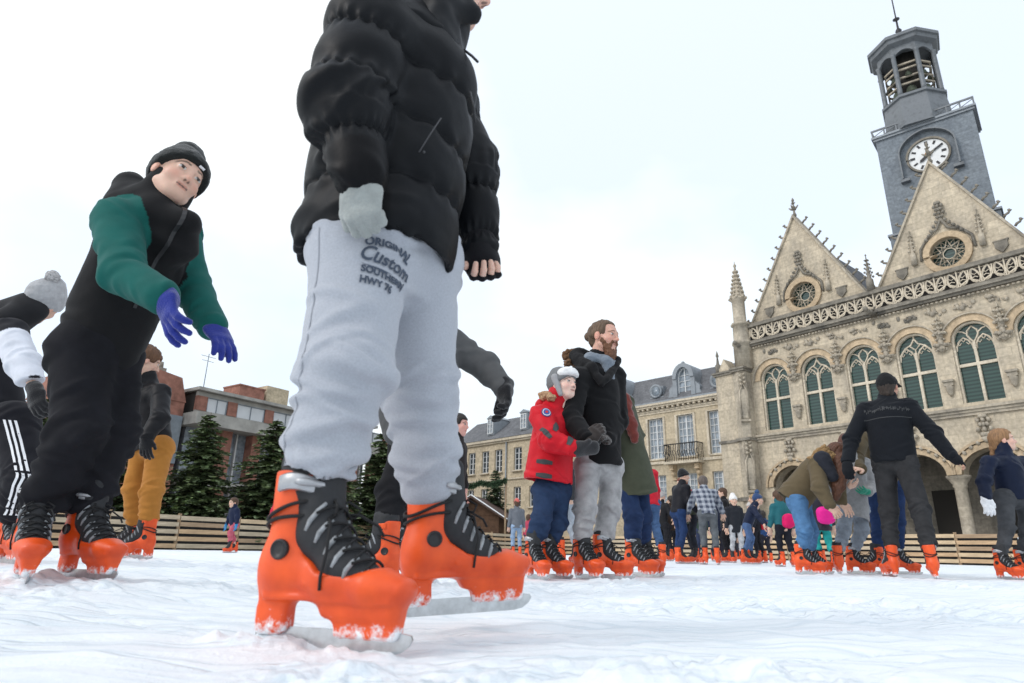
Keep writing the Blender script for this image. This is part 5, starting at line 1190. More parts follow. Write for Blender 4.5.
def make_person(label, lod, skates, hip, knee, sh, el, wr, head, look, hup=(0, 0, 1), hs=1.0, child=False, skin=(.62, .40, .30), seed=1,
                trousers=None, jacket=None, hands=None, hair=None, hat=None, base=None, brow=(.07, .045, .03), extra=None, pel_r=None, neck=None, body_h=None, ssize=1.0, stubble=None, legend=.10):
    """a dressed skater from joint positions; index 0 / 1 = the two sides"""
    ctr = np.mean([V3(k['pos']) for k in skates], 0)
    f = Fig(label, (ctr[0], ctr[1], zice(ctr[0], ctr[1])), lod, seed=seed); h = f.h
    ank = []
    for k in skates: ank.append(f.skate(k['pos'], R(k.get('yaw', 0)), R(k.get('pitch', 0)), R(k.get('roll', 0)), ssize))
    hip = [V3(p) for p in hip]; knee = [V3(p) for p in knee]; sh = [V3(p) for p in sh]; el = [V3(p) for p in el]; wr = [V3(p) for p in wr]; head = V3(head)
    pel = (hip[0] + hip[1]) / 2; chm = (sh[0] + sh[1]) / 2; up = nrm(chm - pel); hside = nrm(hip[1] - hip[0]); sside = nrm(sh[1] - sh[0])
    fr = frame(look, hup)
    neckb = chm + up * .02 if neck is None else V3(neck)
    f.J = dict(pel=pel, chm=chm, up=up, ank=ank, fr=fr, head=head, neckb=neckb, hip=hip, knee=knee, sh=sh, el=el, wr=wr)
    # ---- body: one figure from head to ankles
    core = [cap(pel, chm - up * .06, .085, .095, sside, 1.3, k=.05), cap(sh[0] * .85 + chm * .15, sh[1] * .85 + chm * .15, .045, .045, k=.05), cap(neckb, head - fr[2] * .06, .045 * hs, .045 * hs, k=.03)]
    for i in (0, 1):
        core += [cap(pel * .5 + hip[i] * .5, hip[i], .075, .07, k=.04), cap(hip[i], knee[i], .062, .044, k=.02), cap(knee[i], ank[i], .043, .033, k=.02),
                 cap(sh[i], el[i], .038, .032, k=.02), cap(el[i], wr[i], .030, .022, k=.02)]
    f.skin(core, skin, .02)
    fine = {'near': .0032, 'mid': .0042, 'far': .009}[lod] if body_h is None else body_h
    f.skin(head_prims(head, fr, hs, child) + [cap(neckb, head - fr[2] * .07 * hs - fr[1] * .02, .052 * hs, .048 * hs, k=.02)], skin, fine, lambda v: head_colors(v, head, fr, hs, skin, brow, stubble=stubble))
    # ---- hands
    for i, hd in enumerate(hands or []):
        if hd is None: continue
        s_ = hd.get('s', 1.0); P = hand_prims(wr[i], hd['dir'], hd['pn'], s_, hd.get('curl', .35), hd.get('side', 1), hd.get('thick', 1.0), hd.get('spread', .12), hd.get('thumb', .6))
        if hd.get('mitten'):
            d = nrm(hd['dir']); pn = nrm(V3(hd['pn']) - d * (V3(hd['pn']) @ d)); r_ = np.cross(d, pn) * hd.get('side', 1)
            P = [cap(wr[i] - d * .03, wr[i] + d * .02, .038 * s_, .036 * s_, r_, 1.1, k=.01), cap(wr[i] + d * .02, wr[i] + d * .11 * s_ + pn * .02, .030 * s_, .026 * s_, r_, 1.6, k=.02), cap(wr[i] + d * .03, wr[i] + d * .075 * s_ + r_ * .05 * s_, .018 * s_, .015 * s_, k=.01)]
        if hd.get('col') is None:
            f.skin(P, skin, fine)
            if hd.get('palm'): f.wear('fingerless_glove', hand_prims(wr[i], hd['dir'], hd['pn'], s_ * 1.02, hd.get('curl', .35), hd.get('side', 1), 1.3)[:12:3][1:] * 0 + [p_ for q_, p_ in enumerate(hand_prims(wr[i], hd['dir'], hd['pn'], s_ * 1.02, hd.get('curl', .35), hd.get('side', 1), 1.32)) if q_ in (0, 1, 2, 5, 8, 11, 14)] + [cap(wr[i] - nrm(wr[i] - el[i]) * .03, wr[i] + nrm(hd['dir']) * .03, .048, .046, k=.01)], CLOTH, hd['palm'], .005)
        else:
            e = nrm(wr[i] - el[i]); cu = hd.get('cuff', .05)
            P = P + [cap(wr[i] - e * (cu + .02), wr[i] + e * .01, hd.get('cr', .040) * s_, .032 * s_, k=.012), half(wr[i] - e * cu, -e, k=.004)]
            f.wear('glove', P, hd.get('mat', KNIT), hd['col'], min(h, {'near': .003, 'mid': .0045, 'far': .01}[lod]))
    # ---- trousers
    T = dict(col=(.02, .02, .025), mat=DENIM, r=(.095, .072, .062), amp=.008, freq=13, colfn=None, seat=.105, stack=(.075, .010, .14)); T.update(trousers or {})
    bones = []; P = []
    rt, rk, ra = T['r']
    for i in (0, 1):
        end = ank[i] + nrm(knee[i] - ank[i]) * T.get('end', legend)
        bones += [(hip[i], knee[i], rt), (knee[i], end, rk)]
        P += [cap(hip[i], knee[i], rt, rk, k=.03), cap(knee[i], end, rk, ra, k=.03)]
    P += [cap(hip[0], hip[1], T['seat'], T['seat'], k=.04), cap(pel, pel + up * .16, T['seat'] * 1.05, T['seat'] * .95, hside, 1.25, k=.04)]
    if T.get('shin'): P += T['shin'](f)
    nb = [(0, 1, .10), (1, 1, .10), (2, 1, .10), (3, 1, .10), (0, 0, .12), (2, 0, .12)]
    tcol = T['colfn'](f, bones) if T['colfn'] else None
    f.wear('trousers', P, T['mat'], T['col'], T.get('h'), folds(bones, T['amp'], T['freq'], seed, nb, T.get('base', .3), 1.2, [(1,) + T['stack'], (3,) + T['stack']] if T.get('stack') else None, max(.010, 1.5 * (T.get('h') or h))), tcol, bvh=T.get('bvh', False))
    # ---- jacket
    Jk = dict(col=(.02, .02, .022), mat=NYLON, r=(.125, .13, .082, .066, .05), sx=1.32, hem=.06, amp=.008, freq=9, colfn=None, quilt=0, qa=.012, collar=(.07, .09), hollow=True, belly=None); Jk.update(jacket or {})
    rh, rc, rs, re, rw = Jk['r']; hemp = pel - up * Jk['hem']
    if Jk.get('hemp') is not None: hemp = V3(Jk['hemp'])
    ctop = chm - up * rc * .75
    bones = [(hemp, chm, rc * 1.15)]
    P = [cap(hemp, ctop, rh, rc, sside, Jk['sx'], k=.04), cap(sh[0] - up * .02, chm + up * .0, rs * .88, rs * .9, k=.05), cap(sh[1] - up * .02, chm + up * .0, rs * .88, rs * .9, k=.05)]
    if Jk['belly'] is not None: P.append(cap(Jk['belly'][0], Jk['belly'][1], Jk['belly'][2], Jk['belly'][2], sside, 1.2, k=.05))
    for i in (0, 1):
        P += [cap(sh[i] - up * .025, el[i], rs * .96, re, k=.03), cap(el[i], wr[i] - nrm(wr[i] - el[i]) * .02, re, rw, k=.025)]; bones += [(sh[i], el[i], rs), (el[i], wr[i], re)]
    if Jk['collar']:
        cr, cl = Jk['collar']; nd = nrm(head - neckb); P += [cap(neckb - nd * .03, neckb + nd * cl, cr * 1.1, cr, sside, 1.1, k=.03)]
        P += [cap(neckb + nd * (cl - .01), neckb + nd * (cl + .3), cr * .78, cr * .9, k=.006, op='s')]
    P.append(half(hemp, -nrm(ctop - hemp), k=.01))
    if Jk['hollow']: P.append(cap(hemp - up * .4, hemp + up * .03, rh - .018, rh - .02, sside, Jk['sx'], k=.01, op='s'))
    for q in Jk.get('extra', []): P.append(q)
    nb = [(1, 1, .10), (3, 1, .10), (1, 0, .10), (3, 0, .10), (2, 1, .07), (4, 1, .07)]
    base_f = folds(bones, Jk['amp'], Jk['freq'], seed + 3, nb, Jk.get('base', .35), sig=max(.013, 1.7 * (Jk.get('h') or h)))
    def disp(v):
        d = base_f(v)
        if Jk['quilt']:
            bi, bt, bl, ph = bones_of(v, bones); s_ = bl / Jk['quilt'] + (bi > 0) * .35 + .10 * fbm(v * 7, 2, seed)
            w = np.abs(np.sin(math.pi * s_)); sd_ = np.abs(s_ - np.round(s_)) * Jk['quilt']; pk = np.exp(-(sd_ / .022) ** 2); d = d + Jk['qa'] * (w ** .45 - .6) - .004 * np.exp(-(sd_ / .006) ** 2) + .0045 * pk * np.sin(ph * 17 + 5 * noise3(v * 9, 3) + bi)
        return d
    jcol = Jk['colfn'](f, bones) if Jk['colfn'] else None
    f.wear(Jk.get('name', 'jacket'), P, Jk['mat'], Jk['col'], Jk.get('h'), disp, jcol, bvh=Jk.get('bvh', False))
    # ---- hair and hat
    if hair:
        hp = hair_prims(head, fr, hs, hair.get('grow', .012), hair.get('line', .055), hair.get('back', -.06), hair.get('long'))
        hp += hair.get('extra', [])
        f.wear('hair', hp, HAIR, hair['col'], max(fine, .004), lambda v: .005 * fbm(np.stack([v @ fr[0] * 60, v @ fr[1] * 60, v @ fr[2] * 12], 1), 3, seed))
    if hat:
        hp = beanie_prims(head, fr, hs, hat.get('grow', .013), hat.get('brim', .045), hat.get('tall', .02), hat.get('back', -.03)) + hat.get('extra', [])
        ho = f.wear(hat.get('name', 'knit_hat'), hp, hat.get('mat', KNIT), hat['col'], max(fine, .004), lambda v: .0025 * fbm(v * 40, 2, seed), hat.get('colfn'))
        if hat.get('cuff'):
            b0 = hat.get('brim', .045); k0 = hat.get('back', -.03); tl = nrm(fr[2] - fr[1] * (b0 - k0) / .2)
            cp = beanie_prims(head, fr, hs, hat.get('grow', .013) + .007, b0 - .006, -.02, k0 - .006) + [half(head + fr[2] * ((b0 + k0) / 2 + .042) * hs, tl, k=.008)]
            f.wear('hat_cuff', cp, hat.get('mat', KNIT), hat['col'], max(fine, .004), lambda v: .002 * fbm(v * 40, 2, seed), parent=ho)
        if hat.get('pompom') is not None:
            pc, pr, pcol = hat['pompom']; pp = head + fr[0] * pc[0] + fr[1] * pc[1] + fr[2] * pc[2]
            f.wear('pompom', [ell(pp, (pr, pr, pr))], FUR, pcol, .005, lambda v: .007 * fbm(v * 70, 2, 3), parent=ho)
    if extra: extra(f)
    f.close(); return f

def sk(x, Y, yaw, pitch=0, roll=0, lift=0, y=590):
    p = at(x, y, Y); return dict(pos=(p[0], p[1], zice(p[0], p[1]) + lift), yaw=yaw, pitch=pitch, roll=roll)

def paste(root, name, fv, fq, me_v, me_f, o, ux, uy, nrm_, mat, lift=.0015, loc=None):
    """lay flat print (x, y coordinates in metres) onto a garment: origin o, axes ux, uy, cast along -nrm_"""
    bv = BVHTree.FromPolygons([tuple(p) for p in fv], [tuple(int(i) for i in q) for q in fq]); out_ = []
    n_ = Vector(nrm(nrm_))
    for x, y in me_v:
        p = Vector(V3(o) + V3(ux) * x + V3(uy) * y); hit = bv.ray_cast(p + n_ * .3, -n_, .6)
        q = hit[0] + hit[1] * lift * (1 if hit[1].dot(n_) > 0 else -1) if hit[0] is not None else p
        out_.append(tuple(q - Vector(loc)))
    me = bpy.data.meshes.new(name); me.from_pydata(out_, [], me_f); me.update()
    return link(name, me, mat, root)
def wrap(root, name, fv, fq, me_v, me_f, a, b, y0, ang, rad, mat, lift, loc):
    """lay flat print round a limb from a to b: y runs up the limb from y0 below a, x runs round it from angle ang"""
    bv = BVHTree.FromPolygons([tuple(p) for p in fv], [tuple(int(i) for i in q) for q in fq]); a = V3(a); b = V3(b); u = nrm(a - b); e1 = nrm(V3(0, -1, 0) - u * -u[1]); e2 = np.cross(u, e1); out_ = []
    for x, y in me_v:
        th = ang + x / rad; d = e1 * math.cos(th) + e2 * math.sin(th); c = a + u * (y - y0); hit = bv.ray_cast(Vector(c + d * .3), Vector(-d), .3)
        p = V3(hit[0]) + d * lift if hit[0] is not None else c + d * rad; out_.append(tuple(p - V3(loc)))
    me = bpy.data.meshes.new(name); me.from_pydata(out_, [], me_f); me.update()
    return link(name, me, mat, root)
def text_mesh(s, size=1.0, shear=0, bold=0, align='LEFT', sub=0):
    c = bpy.data.curves.new('t', 'FONT'); c.body = s; c.size = size; c.shear = shear; c.offset = bold; c.align_x = align; c.resolution_u = 3
    o = bpy.data.objects.new('t', c); COL.objects.link(o); bpy.context.view_layer.update()
    me = o.to_mesh(); bm = bmesh.new(); bm.from_mesh(me); bmesh.ops.triangulate(bm, faces=bm.faces)
    for _ in range(sub): bmesh.ops.subdivide_edges(bm, edges=[e for e in bm.edges if e.calc_length() > size * .25], cuts=1); bmesh.ops.triangulate(bm, faces=[q for q in bm.faces if len(q.verts) > 3])
    v = [(p.co.x, p.co.y) for p in bm.verts]; fcs = [tuple(p.index for p in q.verts) for q in bm.faces]; bm.free(); o.to_mesh_clear()
    bpy.data.objects.remove(o); bpy.data.curves.remove(c); return v, fcs
# ---------------------------------------------------------------- the skater close to the camera
BK = (.016, .017, .020)
GREYM = (.37, .39, .435)
def kid_extra(f):
    # grey glove cuff already built; dark leggings showing between boot and trouser hem
    for i in (0, 1):
        a = f.J['ank'][i]; k = f.J['knee'][i]; d = nrm(k - a)
        f.wear('sock', [cap(a + d * .02, a + d * .17, .042, .05, k=.02)], CLOTH, (.03, .031, .035), .005, lambda v: .003 * fbm(v * 30, 2, 7))
    # print on the thigh
    v, q = f.objs['trousers']; hp, kn = f.J['hip'][0], f.J['knee'][0]
    for s, size, y, shear, bold in [('ORIGINAL', .025, .010, .0, .0011), ('Custom', .044, -.028, .35, .0010), ('SOUTHERN', .023, -.058, .0, .0011), ('HWY 76', .023, -.084, .0, .0011)]:
        tv, tf = text_mesh(s, size, shear, bold, sub=1); wv = max(p[0] for p in tv)
        tv = [(x + (.004 if s[0] != 'C' else -.006), yy + y - (.02 * (x / wv - .6) ** 2 if s == 'ORIGINAL' else 0)) for x, yy in tv]
        wrap(f.root, 'lettering', v, q, tv, tf, hp, kn, .080, .24, .118, PRINT, .0028, f.loc)
    sw = [(.085 * t, -.038 - .006 * math.sin(t * math.pi)) for t in np.linspace(0, 1, 9)]; wv = [(x, y + .004 * math.sin(math.pi * i / 8)) for i, (x, y) in enumerate(sw)]
    wrap(f.root, 'lettering', v, q, sw + wv, [(i, i + 1, i + 10, i + 9) for i in range(8)], hp, kn, .080, .24, .118, PRINT, .0028, f.loc)
    # side seam of the trousers
    for i in (0,):
        a, k, e = f.J['hip'][i], f.J['knee'][i], f.J['ank'][i]
        n = 40; pts = []
        for j in range(n):
            t = j / (n - 1); p = a + (k - a) * min(1, t * 2) if t < .5 else k + (e + nrm(k - e) * .1 - k) * (t * 2 - 1); pts.append(p)
        o3 = pts[0] * 0; w = .0016
        side = V3(1, 0, 0); tv = [(0, 0)] * 0
        bv = BVHTree.FromPolygons([tuple(p) for p in v], [tuple(int(c) for c in x) for x in q]); vs = []; nv = Vector(nrm(V3(-.25, -1, 0)))
        for p in pts:
            for sg in (-1, 1):
                pp = Vector(p + side * (w * sg - .045)) ; hit = bv.ray_cast(pp + nv * .4, -nv, .8); hq = hit[0] + nv * .0012 if hit[0] is not None else pp
                vs.append(tuple(hq - Vector(f.loc)))
        me = bpy.data.meshes.new('seam'); me.from_pydata(vs, [], [(2 * j, 2 * j + 1, 2 * j + 3, 2 * j + 2) for j in range(n - 1)]); me.update()
        link('seam', me, material('seam_thread', base=(.28, .30, .34), rough=.9), f.root)
    # white turned-up collar lining, jacket zip, pocket zips
    z = MB(); z.tube([at(441, 118, 1.16), at(431, 133, 1.155), at(419, 152, 1.15)], .0016, 5); z.ball(at(424, 152, 1.14), .003, 6, 4)
    zo = z.build('pocket_zip', material('zip_metal', base=(.06, .06, .065), rough=.5, metal=.2), f.root); zo.location = -Vector(f.loc)

at_ = at
def kid_collar(f):
    kid_extra(f)
    f.wear('collar', [cap(at(438, 14, 1.32), at(474, 17, 1.33), .045, .012, V3(0, 1, 0), 1.6, k=.02), cap(at(440, -14, 1.33), at(476, 14, 1.33), .05, .012, V3(0, 1, 0), 1.6, k=.02), cap(at(440, 60, 1.30), at(440, 0, 1.32), .05, .055, V3(0, 1, 0), 1.4, k=.03)], NYLON, (.012, .013, .015), .005, lambda v: .005 * fbm(v * 16, 2, 4))
    c = MB(); c.tube([at(464, 50, 1.28), at(472, 56, 1.27), at(478, 62, 1.27)], .0035, 5); c.tube([at(470, 92, 1.2), at(474, 108, 1.2), at(475, 122, 1.21)], .003, 5); o = c.build('draw_cord', BLACKP, f.root); o.location = -Vector(f.loc)
make_person('teenager in black puffer jacket and grey marl sweatpants, towering closest to the camera', 'near',
    skates=[sk(322, 1.185, -19), sk(457, 1.53, 20, pitch=3, lift=.03)], ssize=1.05,
    hip=[at(364, 250, 1.28), at(414, 258, 1.44)], knee=[at(346, 372, 1.20), at(420, 388, 1.47)],
    sh=[at(372, 28, 1.18), at(428, 60, 1.52)], el=[at(347, 108, 1.12), at(466, 170, 1.55)], wr=[at(361, 186, 1.09), at(480, 254, 1.52)],
    head=at(449, -8, 1.36), look=(1, .05, -.05), hs=.98, skin=(.66, .42, .33), seed=4, neck=at(425, 45, 1.36), legend=.08,
    trousers=dict(col=GREYM, mat=FLEECE, r=(.110, .086, .066), amp=.009, freq=10, h=.0045, seat=.118, end=.115, bvh=True, base=.5, stack=(.075, .012, .17),
                  shin=lambda f: [cap(f.J['ank'][i] + nrm(f.J['knee'][i] - f.J['ank'][i]) * (.150 - .06 * i), f.J['ank'][i] + nrm(f.J['knee'][i] - f.J['ank'][i]) * (.20 - .03 * i), .068, .074, k=.02) for i in (0, 1)] +
                                 [cap(f.J['ank'][i] + nrm(f.J['knee'][i] - f.J['ank'][i]) * -.1, f.J['ank'][i] + nrm(f.J['knee'][i] - f.J['ank'][i]) * .12, .052, .058, k=.012, op='s') for i in (0,)]),
    jacket=dict(col=(.006, .0068, .0085), r=(.176, .188, .100, .086, .046), sx=1.0, hemp=at(374, 266, 1.33), quilt=.145, qa=.017, amp=.009, freq=7, h=.005, collar=(.085, .08), name='puffer_jacket', base=.6,
                colfn=lambda f, b: (lambda v: (lambda bi, bt: np.where(((bi == 2) & (bt > .66))[:, None], (.003, .003, .004), (.006, .0068, .0085)))(*bones_of(v, b)[:2]))),
    hands=[dict(dir=at(364, 240, 1.10) - at(361, 186, 1.09), pn=(.3, .9, .1), curl=1.45, col=(.30, .32, .31), thick=1.3, s=.86, mat=KNIT, cr=.078, cuff=.004, side=-1),
           dict(dir=at(486, 290, 1.48) - at(480, 254, 1.52), pn=(.2, -.9, .2), curl=.9, col=None, side=1, s=.92, palm=(.008, .008, .010))],
    hair=dict(col=(.04, .025, .015)), extra=kid_collar)

# ---------------------------------------------------------------- boy with the green sleeves
def boy_col(f, b):
    def fn(v):
        bi, bt, bl, ph = bones_of(v, b); fr = f.J
        g = (bi >= 1); d = np.minimum(np.linalg.norm(v - fr['sh'][0], axis=1), np.linalg.norm(v - fr['sh'][1], axis=1)); g = g | (d < .095)
        return np.where(g[:, None], (.008, .095, .082), (.009, .009, .010))
    return fn
def boy_extra(f):
    h = f.J['head']; r_, fw, u = f.J['fr']; nb = f.J['neckb']
    v, q = f.objs['jacket']; c = f.J['chm']; up = f.J['up']; zs = [(.006 * sg + .02, -y) for y in np.linspace(.0, .42, 24) for sg in (-1, 1)]
    paste(f.root, 'zip', v, q, zs, [(2 * i, 2 * i + 1, 2 * i + 3, 2 * i + 2) for i in range(23)], c + up * .04, nrm(V3(.7, .7, 0)), up, nrm(V3(.75, -.66, 0)), material('black_zip', base=(.016, .016, .018), rough=.4), .003, f.loc)
    # small white tag on the hat rim
    t = MB(); p = h + fw * .092 + u * .060 - r_ * .02; t.tube([p - r_ * .011, p + r_ * .011], .007, 4); o = t.build('hat_tag', WHITEP, f.root); o.location = -Vector(f.loc)
BOYL = nrm(V3(.80, -.52, -.10))
make_person('boy in black beanie and black vest-front jacket with green sleeves, leaning forward at the left', 'mid',
    skates=[sk(19, 2.04, -50, roll=0), sk(79, 2.16, -26)],
    hip=[at(84, 352, 2.12), at(110, 352, 2.24)], knee=[at(78, 434, 2.06), at(112, 432, 2.20)],
    sh=[at(120, 216, 2.02), at(182, 230, 2.34)], el=[at(124, 274, 1.94), at(192, 290, 2.34)], wr=[at(166, 298, 1.86), at(214, 328, 2.26)],
    head=at(176, 180, 2.10), look=BOYL, hup=V3(.38, .1, .92), hs=1.04, child=True, skin=(.66, .42, .32), seed=9, neck=at(160, 203, 2.13),
    trousers=dict(col=(.010, .010, .013), mat=DENIM, r=(.100, .080, .064), amp=.012, freq=11, seat=.106, base=.5, end=.05, stack=(.08, .013, .16)),
    jacket=dict(col=BK, mat=CLOTH, r=(.130, .146, .082, .068, .055), bvh=True, sx=1.12, hem=.05, amp=.010, freq=8, colfn=boy_col, collar=(.080, .075), h=.006, extra=[cap(at(146, 218, 2.16), at(132, 186, 2.2), .085, .05, k=.06), cap(at(124, 210, 2.12), at(126, 188, 2.16), .075, .045, k=.06), cap(at(152, 213, 2.06), at(188, 222, 2.05), .052, .040, k=.04), cap(at(144, 204, 2.10), at(158, 208, 2.06), .055, .050, k=.04), cap(at(176, 240, 2.12), at(186, 226, 2.10), .09, .05, k=.05)]),
    hands=[dict(dir=at(174, 340, 1.84) - at(166, 298, 1.86), pn=(.6, .3, -.5), curl=.30, col=(.022, .035, .24), side=-1, thick=1.3, spread=.28),
           dict(dir=at(236, 362, 2.20) - at(214, 328, 2.26), pn=(-.4, .3, -.6), curl=.25, col=(.022, .035, .24), side=1, thick=1.3)],
    hat=dict(col=(.012, .0135, .013), brim=.066, back=-.06, tall=.050, grow=.015, cuff=True, extra=[]), extra=boy_extra)

# ---------------------------------------------------------------- leftmost skater, half out of the picture
def lm_col(f, b):
    def fn(v):
        bi, bt, bl, ph = bones_of(v, b); w = (((bi == 1) & (bt > .25)) | ((bi == 2) & (bt < .72)) | ((bi == 3) & (bt > .25)) | ((bi == 4) & (bt < .8)))
        n = noise3(v * 6, 3) * .08
        return np.where(w[:, None], (.60, .62, .68), (.018, .018, .022))
    return fn
def lm_extra(f):
    v, q = f.objs['trousers']
    hp, kn, ak = f.J['hip'][0], f.J['knee'][0], f.J['ank'][0]
    bv = BVHTree.FromPolygons([tuple(p) for p in v], [tuple(int(c) for c in x) for x in q]); nv = Vector(nrm(V3(.35, -1, 0)))
    for k in range(3):
        vs = []; n = 30
        for j in range(n):
            t = j / (n - 1); p = hp + (kn - hp) * (t * 2) if t < .5 else kn + (ak + nrm(kn - ak) * .06 - kn) * (t * 2 - 1)
            for sg in (-1, 1):
                pp = Vector(p + V3(1, 0, 0) * ((k - 1) * .026 + sg * .0065 + .022)); hit = bv.ray_cast(pp + nv * .4, -nv, .6); hq = hit[0] + nv * .002 if hit[0] is not None else pp
                vs.append(tuple(hq - Vector(f.loc)))
        me = bpy.data.meshes.new('stripe'); me.from_pydata(vs, [], [(2 * j, 2 * j + 1, 2 * j + 3, 2 * j + 2) for j in range(n - 1)]); me.update(); link('white_stripe', me, WHITEP, f.root)
    nb = f.J['neckb']; r_, fw, u = f.J['fr']
    f.wear('hood', [cap(f.J['head'] - u * .20 - fw * .05, f.J['head'] - u * .09 - fw * .035, .085, .07, k=.03), cap(nb - r_ * .09, nb - fw * .06 + u * .04, .05, .05, k=.03), cap(nb + r_ * .09, nb - fw * .06 + u * .04, .05, .05, k=.03), cap(nb + r_ * .04, f.J['head'] - u * .06 + r_ * .03 - fw * .03, .10, .072, k=.03), cap(nb - r_ * .04, f.J['head'] - u * .06 - r_ * .03 - fw * .03, .10, .072, k=.03)], CLOTH, (.018, .018, .02), .009)
make_person('skater in white-sleeved black jacket and three-striped black trousers, cut off by the left edge', 'mid',
    skates=[sk(-2, 3.45, -35), sk(-40, 3.6, -20)],
    hip=[at(14, 424, 3.42), at(-24, 424, 3.62)], knee=[at(26, 478, 3.34), at(-22, 480, 3.60)],
    sh=[at(10, 330, 3.36), at(-34, 334, 3.72)], el=[at(24, 366, 3.24), at(-50, 390, 3.72)], wr=[at(36, 392, 3.16), at(-30, 420, 3.6)],
    head=at(42, 303, 3.5), look=(-.1, .98, -.25), hup=(.45, .1, .88), hs=1.02, seed=12, neck=at(-2, 324, 3.56),
    trousers=dict(col=(.012, .012, .016), mat=CLOTH, r=(.112, .092, .08), amp=.009, bvh=True, seat=.12),
    jacket=dict(col=(.018, .018, .02), mat=CLOTH, r=(.140, .140, .088, .074, .056), hem=.0, colfn=lm_col, amp=.010, collar=None),
    hands=[dict(dir=at(40, 416, 3.14) - at(36, 392, 3.16), pn=(.2, .8, 0), curl=.7, col=(.014, .014, .016), thick=1.25, side=-1), dict(dir=(.2, -.2, -1), pn=(1, 0, 0), col=(.014, .014, .016))],
    hat=dict(col=(.36, .36, .37), brim=.03, back=-.06, tall=.03, grow=.018, pompom=((0, -.10, .135), .036, (.42, .41, .41))), extra=lm_extra)

# ---------------------------------------------------------------- ochre trousers, behind the boy
make_person('skater in ochre trousers and short black jacket, half hidden behind the boy in green sleeves', 'mid',
    skates=[sk(128, 4.72, -172), sk(116, 4.95, -160)],
    hip=[at(160, 448, 4.85), at(144, 448, 4.98)], knee=[at(152, 492, 4.74), at(134, 490, 4.92)],
    sh=[at(160, 390, 4.80), at(136, 390, 5.0)], el=[at(160, 418, 4.68), at(124, 418, 5.0)], wr=[at(146, 438, 4.60), at(124, 444, 4.9)],
    head=at(146, 362, 4.85), look=(.75, .6, -.35), hs=1.0, seed=15,
    trousers=dict(col=(.40, .17, .035), mat=CLOTH, r=(.092, .074, .064), amp=.009, seat=.092),
    jacket=dict(col=(.014, .014, .016), r=(.13, .13, .075, .062, .05), hem=.02),
    hands=[dict(dir=(.1, .1, -1), pn=(0, 1, 0), col=(.013, .013, .015), thick=1.2), None],
    hair=dict(col=(.10, .045, .02), grow=.018, back=-.1, long=[((-.05, -.04, 0), (-.05, -.05, -.16), .03, .02), ((.05, -.04, 0), (.05, -.05, -.16), .03, .02)]))

# ---------------------------------------------------------------- grey jacket behind the foreground teenager
make_person('skater in dark grey jacket and black trousers behind the teenager, black-gloved arm swung out', 'mid',
    skates=[sk(372, 3.0, 172), sk(398, 3.25, 12)],
    hip=[at(410, 448, 3.2), at(436, 446, 3.35)], knee=[at(392, 494, 3.1), at(408, 496, 3.3)],
    sh=[at(400, 332, 3.16), at(452, 340, 3.36)], el=[at(388, 392, 3.1), at(486, 368, 3.36)], wr=[at(396, 438, 3.05), at(504, 388, 3.30)],
    head=at(424, 288, 3.25), look=(-.3, .9, -.1), hs=1.0, seed=18,
    trousers=dict(col=(.010, .010, .012), mat=DENIM, r=(.098, .072, .062)),
    jacket=dict(col=(.085, .086, .088), mat=CLOTH, r=(.135, .14, .085, .074, .058), hem=.03, amp=.012),
    hands=[None, dict(dir=at(508, 420, 3.26) - at(504, 388, 3.30), pn=(-.8, -.3, -.2), curl=.5, col=(.010, .010, .012), thick=1.45, s=1.25, cr=.05, side=1, spread=.25)],
    hair=dict(col=(.05, .03, .02)))

